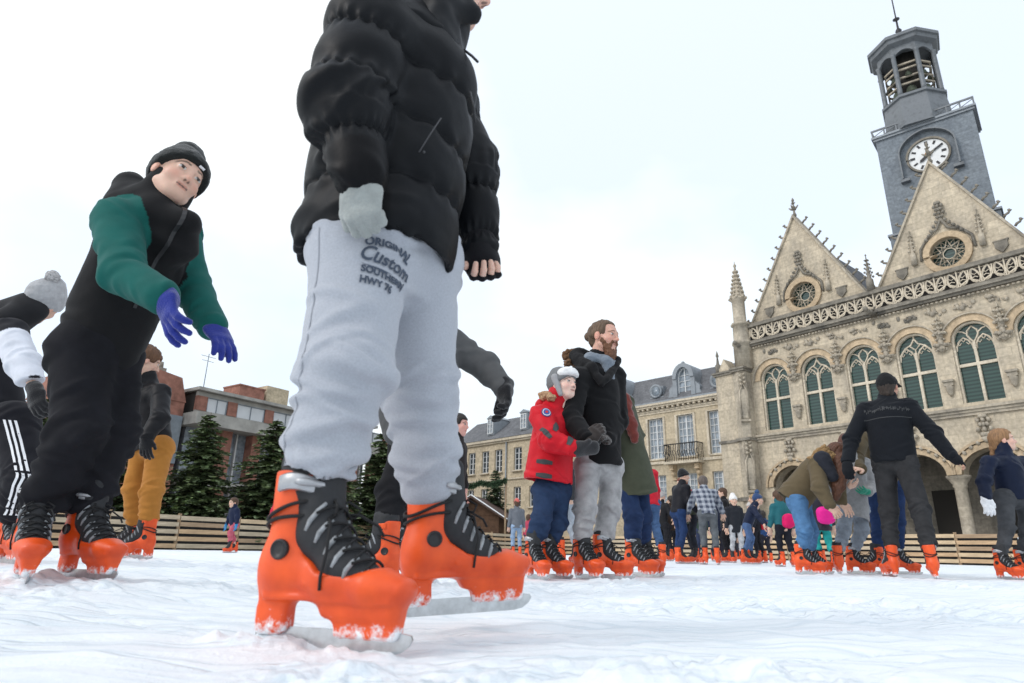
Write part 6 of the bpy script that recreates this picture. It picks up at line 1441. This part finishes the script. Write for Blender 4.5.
# ---------------------------------------------------------------- child in red parka
RED = (.52, .012, .022)
def red_extra(f):
    h = f.J['head']; r_, fw, u = f.J['fr']; nb = f.J['neckb']
    f.wear('fur_trim', [cap(nb + r_ * sx * .08 + fw * .05 + u * .02, nb + r_ * sx * .085 - fw * .03 + u * .055, .026, .028, k=.02) for sx in (-1, 1)] + [cap(nb + r_ * .085 - fw * .03 + u * .055, nb - fw * .09 + u * .06, .028, .028, k=.02), cap(nb - r_ * .085 - fw * .03 + u * .055, nb - fw * .09 + u * .06, .028, .028, k=.02)],
           FUR, (.42, .27, .16), .006, lambda v: .012 * fbm(v * 55, 2, 5))
    f.wear('hood', [cap(nb - fw * .08 - r_ * .05, nb - fw * .10 - u * .06, .05, .045, k=.03), cap(nb - fw * .08 + r_ * .05, nb - fw * .10 - u * .06, .05, .045, k=.03)], NYLON, RED, .009, lambda v: .005 * fbm(v * 14, 2, 5))
    # white fur front and ear flaps of the hat
    f.wear('hat_front', [ell(h + fw * .050 + u * .070, (.084, .072, .052), f.J['fr'], k=.01), half(h + u * .040, -u + fw * .1, k=.012)] + [cap(h + r_ * sx * .079 + fw * .02 + u * .04, h + r_ * sx * .060 + fw * .045 - u * .085, .016, .011, k=.015) for sx in (-1, 1)][:0],
           KNIT, (.74, .74, .74), .005, lambda v: .002 * fbm(v * 60, 2, 8))
    f.wear('ear_flaps', [cap(h + r_ * sx * .080 + fw * .0 + u * .05, h + r_ * sx * .066 + fw * .03 - u * .08, .024, .014, fw, 1.2, k=.015) for sx in (-1, 1)], CLOTH, (.30, .30, .31), .005)
    # dark patches on sleeve and skirt, round badge
    v, q = f.objs['parka']; DK = material('patch_rubber', base=(.035, .042, .045), rough=.6)
    nn = V3(.15, -1, 0)
    for (px, py, a, w, hh) in ((556, 427, 60, .075, .042), (545, 434, -55, .085, .035), (568, 441, 65, .085, .038), (548, 460, -8, .10, .035), (547, 474, -8, .10, .034)):
        o = at(px, py, 4.1); ca, sa = math.cos(R(a)), math.sin(R(a)); n = 8; gv = []; gf = []
        for i in range(n + 1):
            for j in range(5):
                x = (i / n - .5) * w; y = (j / 4 - .5) * hh * (1 - .35 * abs(i / n - .5) * 2); gv.append((x * ca - y * sa, x * sa + y * ca))
        gf = [(i * 5 + j, (i + 1) * 5 + j, (i + 1) * 5 + j + 1, i * 5 + j + 1) for i in range(n) for j in range(4)]
        paste(f.root, 'sleeve_patch', v, q, gv, gf, o, (1, 0, 0), (0, 0, 1), nn, DK, .004, f.loc)
    for rad, mt, lf in ((.033, material('badge_navy', base=(.03, .05, .16), rough=.7), .004), (.026, WHITEP, .0055), (.021, material('badge_blue', base=(.05, .09, .3), rough=.7), .007), (.009, material('badge_red', base=(.5, .03, .03), rough=.7), .0085)):
        gv = [(0, 0)] + [(rad * math.cos(a), rad * math.sin(a)) for a in np.linspace(0, 2 * math.pi, 20, endpoint=False)]
        paste(f.root, 'round_badge', v, q, gv, [(0, 1 + k, 1 + (k + 1) % 20) for k in range(20)], at(548, 411, 4.1), (1, 0, 0), (0, 0, 1), nn, mt, lf, f.loc)
make_person('child in red parka with dark patches and white fur-fronted hat, beside the bearded man', 'mid',
    skates=[sk(536, 4.22, -62), sk(553, 4.35, -40)], ssize=.92,
    hip=[at(545, 490, 4.34), at(559, 490, 4.42)], knee=[at(541, 522, 4.26), at(557, 524, 4.38)],
    sh=[at(541, 413, 4.24), at(566, 415, 4.46)], el=[at(551, 441, 4.12), at(574, 440, 4.4)], wr=[at(575, 449, 4.06), at(585, 447, 4.3)],
    head=at(563, 386, 4.32), look=(.68, -.72, .08), hs=.98, child=True, skin=(.72, .50, .42), seed=21, neck=at(555, 404, 4.35),
    trousers=dict(col=(.020, .038, .085), r=(.072, .064, .060), amp=.010, seat=.080, freq=11),
    jacket=dict(col=RED, amp2=0, r=(.160, .135, .082, .074, .056), sx=1.12, hem=-.0, hemp=at(548, 482, 4.36), amp=.009, freq=9, bvh=True, name='parka', collar=(.075, .07)),
    hands=[dict(dir=(1, -.05, .0), pn=(0, .6, .5), col=(.03, .03, .033), mitten=True, s=1.15, side=1), dict(dir=(.7, .2, .5), pn=(0, .8, 0), col=(.03, .03, .033), mitten=True)],
    hat=dict(col=(.16, .165, .17), brim=.05, back=-.05, tall=.015, grow=.018, mat=CLOTH), extra=red_extra)

# ---------------------------------------------------------------- bearded man
def man_extra(f):
    h = f.J['head']; r_, fw, u = f.J['fr']; nb = f.J['neckb']; ax = f.J['fr']
    def P(x, y, z): return h + (r_ * x + fw * y + u * z) * 1.1
    f.wear('beard', [cap(P(-.052, .028, -.035), P(-.022, .060, -.105), .026, .030, k=.02), cap(P(.052, .028, -.035), P(.022, .060, -.105), .026, .030, k=.02), ell(P(0, .062, -.125), (.050, .040, .046), ax, k=.02),
                     cap(P(-.024, .088, -.040), P(.024, .088, -.040), .008, .008, k=.008), cap(P(-.026, .086, -.042), P(-.034, .070, -.075), .010, .014, k=.012), cap(P(.026, .086, -.042), P(.034, .070, -.075), .010, .014, k=.012)],
           HAIR, (.13, .055, .025), .005, lambda v: .006 * fbm(v * 60, 2, 4))
    f.wear('scarf', [cap(nb + r_ * .075 + u * .03, nb + fw * .09 + u * .015, .042, .045, k=.03), cap(nb - r_ * .075 + u * .03, nb + fw * .09 + u * .015, .042, .045, k=.03), cap(nb + r_ * .075 + u * .03, nb - fw * .08 + u * .05, .042, .045, k=.03), cap(nb - r_ * .075 + u * .03, nb - fw * .08 + u * .05, .042, .045, k=.03),
                     cap(nb + fw * .10 + u * .01, nb + fw * .12 - u * .13, .05, .04, r_, 1.3, k=.03)], KNIT, (.16, .19, .23), .007, lambda v: .008 * fbm(v * 22, 3, 6))
    f.wear('coat_collar', [cap(at(576, 358, 4.62), at(592, 368, 4.40), .055, .035, k=.04), cap(at(592, 368, 4.40), at(602, 384, 4.34), .035, .025, k=.04), cap(at(617, 361, 4.55), at(606, 380, 4.36), .035, .025, k=.03), cap(at(578, 354, 4.64), at(592, 358, 4.64), .05, .05, k=.04)], CLOTH, (.009, .009, .010), .008, lambda v: .006 * fbm(v * 15, 3, 4))
    f.wear('fur_trim', [cap(at(566, 355, 4.66), at(577, 352, 4.64), .036, .032, k=.02)] + [cap(nb - fw * .19 - r_ * .10 + u * .0, nb - fw * .21 + u * .045, .028, .03, k=.02), cap(nb - fw * .19 + r_ * .10, nb - fw * .21 + u * .045, .028, .03, k=.02)], FUR, (.16, .09, .05), .007, lambda v: .014 * fbm(v * 50, 2, 5))
make_person('bearded man in black coat and pale grey jeans, standing with the child in red', 'mid',
    skates=[sk(587, 4.38, -58), sk(610, 4.48, -14)],
    hip=[at(588, 466, 4.50), at(611, 466, 4.62)], knee=[at(585, 510, 4.40), at(609, 510, 4.52)],
    sh=[at(577, 376, 4.40), at(614, 374, 4.66)], el=[at(571, 420, 4.30), at(618, 422, 4.62)], wr=[at(588, 440, 4.12), at(606, 440, 4.40)],
    head=at(604, 338, 4.52), look=(.74, -.62, -.10), hup=(.04, 0, 1), hs=1.12, skin=(.60, .34, .26), seed=25, neck=at(596, 365, 4.55),
    trousers=dict(col=(.33, .325, .33), r=(.084, .074, .066), amp=.011, freq=12, base=.5, seat=.092),
    jacket=dict(col=(.007, .007, .008), mat=CLOTH, r=(.145, .150, .09, .072, .058), sx=1.18, hem=.0, amp=.010, collar=(.075, .06)),
    hands=[dict(dir=(.55, -.1, .65), pn=(.2, .8, -.2), col=(.035, .028, .026), curl=.55, thick=1.4, s=1.05, side=1), dict(dir=(-.3, -.6, .1), pn=(0, .5, -.5), col=(.035, .028, .026), thick=1.3)],
    hair=dict(col=(.10, .06, .035), grow=.006, line=.082, back=-.02, extra=[ell(at(589, 337, 4.62), (.035, .035, .035), k=.01)]), brow=(.12, .06, .03), extra=man_extra)
# ---------------------------------------------------------------- woman in the long olive coat, behind the bearded man
def olive_extra(f):
    nb = f.J['neckb']; r_, fw, u = f.J['fr']
    f.wear('scarf', [cap(nb + r_ * .08, nb - fw * .08 + u * .02, .05, .05, k=.03), cap(nb - r_ * .08, nb - fw * .08 + u * .02, .05, .05, k=.03), cap(at(624, 398, 4.98), at(631, 425, 4.95), .05, .045, k=.03), cap(at(631, 425, 4.95), at(635, 440, 4.95), .045, .03, k=.03)], KNIT, (.16, .035, .028), .009, lambda v: .008 * fbm(v * 24, 3, 6))
make_person('skater in long olive green coat behind the bearded man', 'mid',
    skates=[sk(640, 5.0, -42), sk(650, 5.2, -60)],
    hip=[at(622, 470, 5.1), at(638, 470, 5.2)], knee=[at(633, 516, 5.02), at(642, 516, 5.15)],
    sh=[at(606, 398, 5.0), at(624, 400, 5.25)], el=[at(606, 436, 4.95), at(636, 436, 5.2)], wr=[at(608, 462, 4.95), at(638, 466, 5.15)],
    head=at(611, 376, 5.1), look=(.6, -.7, 0), hs=.96, seed=31,
    trousers=dict(col=(.016, .032, .085), r=(.085, .070, .062)),
    jacket=dict(col=(.062, .068, .046), mat=CLOTH, r=(.175, .13, .075, .064, .052), sx=1.1, hemp=at(636, 496, 5.14), amp=.010, name='long_coat'),
    hands=[None, None], hair=dict(col=(.16, .05, .03), back=-.1), extra=olive_extra)

# ---------------------------------------------------------------- man in the cap, seen from behind
def capman_extra(f):
    h = f.J['head']; r_, fw, u = f.J['fr']; ax = f.J['fr']
    def P(x, y, z): return h + r_ * x + fw * y + u * z
    pk = f.wear('cap_peak', [rbox(P(0, .125, .045), (.07, .055, .006), .005, (r_, nrm(fw - u * .25), nrm(u + fw * .25)), k=.01)], CLOTH, (.012, .012, .013), .006)
    v, q = f.objs['jacket']; c = f.J['chm']; s_ = nrm(f.J['sh'][1] - f.J['sh'][0]); s_ = s_ if s_[0] > 0 else -s_; nn = nrm(np.cross(s_, f.J['up'])); nn = nn if nn[1] < 0 else -nn
    m = material('dull_grey_print', base=(.032, .034, .037), rough=.7); g = random.Random(8); gv = []; gf = []
    for k in range(22):      # a band of broken dark lettering across the shoulders, unreadable at this distance
        x = -.19 + k * .0175; hh = g.uniform(.02, .05); y0_ = g.uniform(-.02, .01)
        for (xa, ya, xb, yb) in ((x, y0_, x + .006, y0_ + hh), (x + .004, y0_ + hh * g.uniform(.1, .8), x + .016, y0_ + hh * g.uniform(.1, .8) + .008)):
            n0 = len(gv); gv += [(xa, ya), (xb, ya), (xb, yb), (xa, yb)]; gf.append((n0, n0 + 1, n0 + 2, n0 + 3))
    paste(f.root, 'lettering', v, q, gv, gf, c - f.J['up'] * .085, s_, f.J['up'], nn, m, .004, f.loc)['kind'] = 'stuff'
    # seam under the yoke
    sv = [(x, -.03 + y) for x in np.linspace(-.2, .2, 15) for y in (0, .008)]
    paste(f.root, 'yoke_seam', v, q, sv, [(2 * i, 2 * i + 2, 2 * i + 3, 2 * i + 1) for i in range(14)], c - f.J['up'] * .13, s_, f.J['up'], nn, m, .003, f.loc)
make_person('man in black peaked cap and dark jacket, back turned, arms apart', 'mid',
    skates=[sk(893, 6.15, 85, roll=4), sk(938, 5.75, 62, roll=-4)],
    hip=[at(884, 462, 6.12), at(905, 462, 6.0)], knee=[at(889, 512, 6.15), at(920, 510, 5.88)],
    sh=[at(865, 408, 6.2), at(908, 404, 6.0)], el=[at(851, 440, 6.2), at(934, 434, 5.85)], wr=[at(847, 468, 6.1), at(953, 458, 5.72)],
    head=at(888, 388, 6.12), look=(.75, .62, .0), hs=1.02, skin=(.5, .28, .2), seed=35, neck=at(887, 402, 6.12),
    trousers=dict(col=(.028, .028, .030), r=(.100, .078, .062), amp=.010),
    jacket=dict(col=(.007, .0085, .012), mat=CLOTH, r=(.150, .158, .082, .070, .055), sx=1.25, hem=.02, amp=.010, bvh=True, collar=(.075, .06)),
    hands=[dict(dir=(.1, -.1, -1), pn=(.4, .8, 0), curl=.7, col=None, s=.88, palm=(.008, .009, .012)), dict(dir=(.75, -.3, -.55), pn=(-.4, .2, -.8), curl=.6, col=None, s=.88, palm=(.008, .009, .012))],
    hair=dict(col=(.03, .02, .015), grow=.008), hat=dict(name='peaked_cap', col=(.012, .012, .013), mat=CLOTH, brim=.045, back=.0, tall=.012, grow=.016), extra=capman_extra)

# ---------------------------------------------------------------- woman bending over, olive parka
def bend_extra(f):
    h = f.J['head']; r_, fw, u = f.J['fr']; nb = f.J['neckb']
    f.wear('hood', [cap(at(822, 460, 6.38), at(832, 476, 6.33), .085, .06, k=.03)], CLOTH, (.020, .022, .030), .010, lambda v: .008 * fbm(v * 14, 3, 2))
    f.wear('fur_trim', [cap(at(812, 459, 6.45), at(824, 450, 6.45), .035, .045, k=.02), cap(at(824, 450, 6.45), at(838, 461, 6.4), .045, .035, k=.02)], FUR, (.30, .19, .09), .009, lambda v: .020 * fbm(v * 36, 2, 5))
make_person('woman bent forward in olive parka with fur hood and light blue jeans', 'mid',
    skates=[sk(811, 6.5, -18), sk(819, 6.9, -10)],
    hip=[at(797, 502, 6.6), at(801, 501, 6.85)], knee=[at(805, 531, 6.48), at(811, 531, 6.8)],
    sh=[at(818, 464, 6.42), at(824, 460, 6.78)], el=[at(820, 488, 6.30), at(838, 484, 6.7)], wr=[at(830, 506, 6.25), at(842, 503, 6.6)],
    head=at(838, 456, 6.5), look=(.75, -.1, -.75), hup=(.75, 0, .6), hs=1.0, seed=41,
    trousers=dict(col=(.075, .17, .32), r=(.088, .070, .060), seat=.10),
    jacket=dict(col=(.105, .080, .046), mat=CLOTH, r=(.165, .155, .085, .072, .055), sx=1.15, hem=.03, hemp=at(791, 502, 6.72), amp=.010, name='parka'),
    hands=[dict(dir=(.5, -.1, -.6), pn=(0, .8, 0), col=None, curl=.5), dict(dir=(.3, -.2, -.6), pn=(0, .8, 0), col=None)],
    hair=dict(col=(.09, .035, .018), grow=.02, back=-.08, extra=[cap(at(842, 462, 6.4), at(838, 486, 6.35), .09, .06, k=.03), cap(at(838, 486, 6.35), at(836, 498, 6.35), .06, .03, k=.03)]), extra=bend_extra)

# ---------------------------------------------------------------- grey coat beside her
make_person('woman in light grey wool coat, between the bending woman and the man in cap', 'mid',
    skates=[sk(842, 6.9, 70), sk(862, 7.1, -30)],
    hip=[at(846, 508, 7.0), at(860, 508, 7.1)], knee=[at(844, 530, 6.95), at(862, 530, 7.08)],
    sh=[at(838, 462, 7.0), at(864, 462, 7.2)], el=[at(834, 486, 6.9), at(872, 486, 7.1)], wr=[at(846, 488, 6.7), at(868, 492, 6.85)],
    head=at(848, 446, 7.1), look=(-.2, -.9, -.3), hs=1.0, seed=43,
    trousers=dict(col=(.22, .25, .29), r=(.080, .066, .058), seat=.09),
    jacket=dict(col=(.24, .24, .245), mat=KNIT, r=(.165, .135, .078, .066, .052), sx=1.2, hemp=at(851, 519, 7.05), amp=.006, name='wool_coat'),
    hands=[dict(dir=(.9, -.2, .3), pn=(0, .5, .8), col=None), dict(dir=(-.6, -.4, 0), pn=(0, .5, .8), col=(.02, .25, .16))],
    hair=dict(col=(.085, .03, .018), grow=.02, back=-.12, long=[((-.05, -.02, 0), (-.06, .02, -.2), .035, .025), ((.05, -.02, 0), (.06, .02, -.2), .035, .025)]))

# ---------------------------------------------------------------- olive jacket, dark jeans behind the man in the cap
make_person('skater in olive brown jacket and dark blue jeans, directly behind the man in the cap', 'mid',
    skates=[sk(878, 7.3, 150), sk(908, 7.45, -25)],
    hip=[at(872, 480, 7.4), at(896, 480, 7.5)], knee=[at(878, 520, 7.35), at(898, 522, 7.48)],
    sh=[at(862, 436, 7.3), at(892, 434, 7.6)], el=[at(856, 462, 7.1), at(898, 462, 7.4)], wr=[at(862, 470, 6.9), at(890, 486, 7.3)],
    head=at(872, 412, 7.4), look=(-.5, -.8, -.2), hs=1.0, seed=47,
    trousers=dict(col=(.014, .030, .085), r=(.092, .072, .062)),
    jacket=dict(col=(.075, .058, .034), mat=CLOTH, r=(.155, .145, .082, .07, .055), hemp=at(880, 488, 7.45), sx=1.2),
    hands=[dict(dir=(-.8, -.4, .1), pn=(0, .5, -.8), col=None), None],
    hair=dict(col=(.04, .022, .014)))

# ---------------------------------------------------------------- girl on the right edge
def girl_extra(f):
    h = f.J['head']; r_, fw, u = f.J['fr']
    def P(x, y, z): return h + r_ * x + fw * y + u * z
    f.wear('plait', [cap(P(-.02, -.09, -.03), P(-.03, -.10, -.13), .034, .026, k=.02), cap(P(-.03, -.10, -.13), P(-.035, -.085, -.20), .028, .014, k=.02)], HAIR, (.24, .13, .06), .006, lambda v: .006 * fbm(v * 40, 2, 3))
make_person('girl in navy jacket with white glove and fair plaited hair, at the right edge', 'mid',
    skates=[sk(1012, 6.1, -75), sk(1034, 6.35, -55)], ssize=.95,
    hip=[at(1004, 498, 6.25), at(1024, 498, 6.35)], knee=[at(1007, 528, 6.15), at(1028, 528, 6.3)],
    sh=[at(988, 460, 6.15), at(1022, 460, 6.4)], el=[at(984, 482, 6.12), at(1032, 482, 6.35)], wr=[at(986, 499, 6.05), at(1034, 500, 6.25)],
    head=at(1003, 441, 6.3), look=(.85, -.45, .05), hs=.98, child=True, skin=(.66, .42, .33), seed=51, neck=at(1004, 455, 6.3),
    trousers=dict(col=(.055, .058, .064), r=(.080, .062, .05), seat=.09),
    jacket=dict(col=(.008, .013, .032), r=(.13, .125, .066, .058, .048), hem=.01, sx=1.2, amp=.010),
    hands=[dict(dir=(.1, -.05, -1), pn=(.3, .9, 0), col=(.72, .73, .75), curl=.35, thick=1.3), None],
    hair=dict(col=(.24, .13, .06), grow=.012, line=.065), extra=girl_extra)

# ---------------------------------------------------------------- the crowd farther back, posed on a common skeleton
def standing(label, x, Y, h, yaw, seed, lean=0, arm=(8, 8), fore=(10, 10), stride=.1, lod='far', squat=0, armf=(0, 0), hs=1.0, twist=0, **kw):
    """a skater on the ice at image column x and distance Y, total height h with skates, facing yaw (0 = right, 90 = away)"""
    p = at(x, 560, Y); z0 = zice(p[0], p[1]); k = h / 1.78; c, s = math.cos(R(yaw)), math.sin(R(yaw)); rng_ = random.Random(seed)
    F = V3(c, s, 0); Rt = V3(s, -c, 0); U = V3(0, 0, 1); g = V3(p[0], p[1], z0); sc = max(.78, min(1.0, k))
    feet = [g - Rt * .12 * k + F * stride / 2, g + Rt * .12 * k - F * stride / 2]
    hipc = g + U * (.93 - squat) * k - F * squat * .5; A = R(lean); upv = U * math.cos(A) + F * math.sin(A); chm = hipc + upv * .50 * k
    hip = [hipc - Rt * .09 * k, hipc + Rt * .09 * k]; sh = [chm - Rt * .18 * k, chm + Rt * .18 * k]
    knee = [(hip[i] + feet[i] + U * .19) / 2 + F * (.05 + squat * .5) + U * .03 for i in (0, 1)]; el = []; wr = []
    for i, sg in ((0, -1), (1, 1)):
        d = nrm(-U * math.cos(R(arm[i])) + Rt * sg * math.sin(R(arm[i])) + F * math.sin(R(armf[i]))); e = sh[i] + d * .28 * k; el.append(e)
        d2 = nrm(d * math.cos(R(fore[i])) + F * math.sin(R(fore[i]))); wr.append(e + d2 * .25 * k)
    head = chm + upv * .22 * k + F * .03
    lk = V3(math.cos(R(yaw + twist)), math.sin(R(yaw + twist)), -.08)
    hd = kw.pop('hands', [dict(dir=(0, 0, -1) if i == 0 else (0, 0, -1), pn=F, col=kw.get('glove')) for i in (0, 1)]); kw.pop('glove', None)
    T = dict(r=(.088 * sc, .068 * sc, .058 * sc), seat=.10 * sc, stack=(.08, .010, .12), amp=.010, freq=8); T.update(kw.pop('trousers', {})); Jk = dict(r=(.13 * sc, .135 * sc, .078 * sc, .064 * sc, .05 * sc), hem=.02); Jk.update(kw.pop('jacket', {}))
    if isinstance(Jk.get('hemdrop'), float): Jk['hem'] = Jk['hemdrop']
    return make_person(label, lod, [dict(pos=feet[0], yaw=yaw + 14 + rng_.uniform(-8, 8)), dict(pos=feet[1], yaw=yaw - 14 + rng_.uniform(-8, 8))], hip, knee, sh, el, wr, head, lk, hs=hs * (.94 if h < 1.45 else 1.0), child=h < 1.45, seed=seed, trousers=T, jacket=Jk, hands=hd, ssize=.85 if h < 1.3 else 1.0, **kw)
BRN, BLK, FAIR = (.07, .035, .018), (.02, .015, .012), (.3, .19, .09)
standing('small child in navy jacket and pink trousers gliding alone near the left fence', 229, 15.0, 1.16, -130, 61, lean=8, arm=(20, 18), trousers=dict(col=(.45, .10, .14)), jacket=dict(col=(.012, .018, .045), mat=CLOTH), glove=(.02, .20, .42), hair=dict(col=BRN), stride=.2)
standing('small child in red jacket seen past the teenager\'s heel, before the firs', 284, 9.0, 1.10, -60, 62, arm=(15, 20), trousers=dict(col=(.03, .03, .04)), jacket=dict(col=(.50, .012, .05)), glove=(.45, .02, .06), hat=dict(col=(.10, .03, .06)))
standing('child in pink patterned knit hat peeping out behind the teenager\'s far skate', 458, 11.5, 1.0, 60, 63, trousers=dict(col=(.02, .02, .03)), jacket=dict(col=(.03, .02, .04)), hat=dict(col=(.42, .12, .26), colfn=lambda v: np.where((noise3(v * 45, 2) > .05)[:, None], (.62, .5, .56), (.30, .04, .16)), grow=.02))
standing('dark-haired skater whose flushed face shows at the teenager\'s knee', 450, 6.6, 1.50, -20, 64, trousers=dict(col=(.02, .02, .025)), jacket=dict(col=(.025, .02, .02), mat=CLOTH), hair=dict(col=BLK), skin=(.68, .36, .30))
standing('child in charcoal jacket and bleached jeans, behind the child in red and the bearded man', 566, 6.8, 1.30, 120, 65, lean=6, trousers=dict(col=(.34, .38, .43)), jacket=dict(col=(.035, .037, .042)), hair=dict(col=BRN), hat=dict(col=(.12, .015, .02)))
standing('skater in red jacket and blue jeans leaning away, behind the olive coat', 652, 8.6, 1.52, 115, 66, lean=14, arm=(14, 10), lod='mid', trousers=dict(col=(.055, .105, .21)), jacket=dict(col=(.50, .015, .03), mat=CLOTH, hem=.05), hair=dict(col=BRN))
standing('small child in crimson snowsuit low behind the red jacket', 637, 10.5, 1.0, 60, 67, trousers=dict(col=(.28, .01, .05)), jacket=dict(col=(.28, .01, .05)), hat=dict(col=(.1, .02, .04)))
standing('skater in black beanie and black jacket, head bowed, in the far crowd', 681, 12.2, 1.70, 20, 68, lean=12, twist=-20, fore=(50, 40), trousers=dict(col=(.016, .036, .10)), jacket=dict(col=(.012, .012, .016)), hat=dict(col=(.012, .012, .014), cuff=True), glove=(.012, .012, .014))
standing('skater in olive green jacket and red scarf facing the black beanie skater', 694, 12.6, 1.58, 200, 69, lean=12, fore=(45, 40), trousers=dict(col=(.02, .022, .03)), jacket=dict(col=(.055, .062, .045), mat=CLOTH, hem=.10), hair=dict(col=(.16, .04, .02), back=-.1), extra=lambda f: f.wear('scarf', [cap(f.J['neckb'] + V3(-.08, 0, .0), f.J['neckb'] + V3(.08, 0, .03), .06, .06, k=.03)], KNIT, (.30, .015, .02), .014))
standing('skater in checked grey shirt and grey trousers bending away in the far crowd', 711, 11.6, 1.62, 80, 70, lean=30, arm=(20, 25), armf=(40, 40), trousers=dict(col=(.10, .11, .12)), jacket=dict(col=(.1, .11, .13), mat=CLOTH, hem=.06, colfn=lambda f, b: (lambda v: np.where((((np.sin(v[:, 2] * 70) > 0).astype(int) + (np.sin(v[:, 0] * 70) > 0).astype(int)) == 1)[:, None], (.20, .22, .26), np.where((np.sin(v[:, 2] * 70) > 0)[:, None], (.34, .36, .40), (.05, .06, .09))))), hair=dict(col=(.10, .08, .07)))
standing('adult in black coat and dark trousers standing beside checked shirt skater', 729, 15.5, 1.68, 160, 71, trousers=dict(col=(.012, .012, .015)), jacket=dict(col=(.015, .015, .017), mat=CLOTH, hem=.1), hair=dict(col=BRN))
standing('small person in white knit hat and dark coat in the far crowd', 738, 15.0, 1.45, -90, 72, trousers=dict(col=(.40, .41, .43)), jacket=dict(col=(.018, .02, .026), hem=.12), hat=dict(col=(.72, .70, .68), tall=.05))
standing('stooping skater in dark blue bobble hat and navy jacket in the far crowd', 750, 13.5, 1.40, -20, 73, lean=24, arm=(15, 30), armf=(35, 20), trousers=dict(col=(.07, .12, .24)), jacket=dict(col=(.014, .02, .045)), hat=dict(col=(.03, .06, .15), pompom=((0, -.02, .16), .045, (.05, .1, .22))))
standing('dark-coated person with red bag at hip, right end of the far crowd', 760, 16.0, 1.58, 150, 74, trousers=dict(col=(.015, .015, .02)), jacket=dict(col=(.016, .018, .026), mat=CLOTH, hem=.08), hair=dict(col=FAIR), extra=lambda f: f.wear('bag', [rbox(f.J['pel'] + V3(.16, -.10, .02), (.10, .05, .09), .03)], NYLON, (.4, .02, .03), .014))
def pack(col, w=.16, hh=.2, down=.05):
    def ex(f):
        b = -nrm(np.cross(nrm(f.J['sh'][1] - f.J['sh'][0]), V3(0, 0, 1))); lk = f.J['fr'][1]; b = b if b @ lk < 0 else -b
        f.wear('backpack', [rbox(f.J['chm'] - f.J['up'] * (.2 + down) + b * .19, (w, .09, hh), .07, (nrm(f.J['sh'][1] - f.J['sh'][0]), b, f.J['up']), k=.02)], NYLON, col, .014, lambda v: .006 * fbm(v * 12, 2, 3))
    return ex
standing('skater in teal jacket wearing small hot pink backpack, under the bending woman', 787, 11.0, 1.20, 95, 75, lean=6, arm=(14, 12), trousers=dict(col=(.012, .013, .02)), jacket=dict(col=(.018, .11, .13)), hair=dict(col=BRN), extra=pack((.58, .012, .11), .09, .11))
standing('little girl in teal tights with large bright pink backpack, left of the grey coat', 826, 9.4, 1.18, 85, 76, trousers=dict(col=(.02, .28, .27), r=(.06, .05, .045)), jacket=dict(col=(.03, .03, .04), hem=.10), hair=dict(col=BRN), extra=pack((.66, .02, .24), .11, .12, .03))
standing('adult in dark jacket standing behind the girl with the bright pink backpack', 816, 12.0, 1.66, 150, 77, trousers=dict(col=(.02, .02, .025)), jacket=dict(col=(.03, .025, .024), mat=CLOTH, hem=.08), hair=dict(col=BRN))
standing('lone far skater in grey hooded jacket and pale jeans near the chalet', 516, 19.5, 1.62, 100, 78, trousers=dict(col=(.22, .30, .42)), jacket=dict(col=(.13, .14, .16), mat=CLOTH, hem=.05), hair=dict(col=BRN), hat=dict(col=(.55, .12, .10)))
standing('far child in pink and red jacket beside the grey hooded skater', 528, 21.0, 1.25, 60, 79, trousers=dict(col=(.03, .03, .05)), jacket=dict(col=(.40, .05, .09)), hair=dict(col=BRN))
standing('far skater in black jacket standing behind the red jacket', 664, 16.0, 1.60, 40, 80, arm=(30, 25), trousers=dict(col=(.015, .015, .018)), jacket=dict(col=(.014, .014, .016)), hat=dict(col=(.35, .33, .32)))
standing('far adult in black coat with pale scarf, farthest left of the far crowd', 672, 20.0, 1.72, -60, 81, trousers=dict(col=(.02, .02, .03)), jacket=dict(col=(.02, .02, .022), mat=CLOTH, hem=.15), hair=dict(col=FAIR))
standing('far spectator in dark green parka between the black beanie pair and the checked shirt', 703, 21.0, 1.72, -100, 82, trousers=dict(col=(.03, .04, .08)), jacket=dict(col=(.03, .05, .04), mat=CLOTH, hem=.1), hair=dict(col=BRN))
standing('far spectator in wine red jacket behind the white hat', 743, 21.5, 1.70, -100, 83, trousers=dict(col=(.03, .03, .04)), jacket=dict(col=(.16, .015, .025), hem=.05), hair=dict(col=BLK))
standing('far person in navy coat close behind the checked shirt', 719, 17.5, 1.66, -70, 84, trousers=dict(col=(.02, .02, .03)), jacket=dict(col=(.012, .016, .035), mat=CLOTH, hem=.12), hair=dict(col=BRN))
standing('far child in black snow jacket low beside the black coat', 733, 18.5, 1.22, 80, 85, trousers=dict(col=(.02, .02, .025)), jacket=dict(col=(.015, .015, .018)), hat=dict(col=(.03, .03, .04)))
standing('far person in charcoal jacket and pale cap near the stooping skater', 755, 19.0, 1.60, -120, 86, trousers=dict(col=(.03, .035, .06)), jacket=dict(col=(.03, .03, .034), mat=CLOTH), hat=dict(col=(.45, .42, .40)))
standing('far child in blue jacket against the fence, next to the red bag', 767, 17.0, 1.25, 100, 87, trousers=dict(col=(.02, .02, .03)), jacket=dict(col=(.02, .05, .14)), hair=dict(col=BLK))
standing('far person in dark brown coat left of the black beanie skater', 675, 16.5, 1.55, 110, 88, trousers=dict(col=(.02, .02, .025)), jacket=dict(col=(.035, .022, .016), mat=CLOTH, hem=.1), hair=dict(col=BLK))
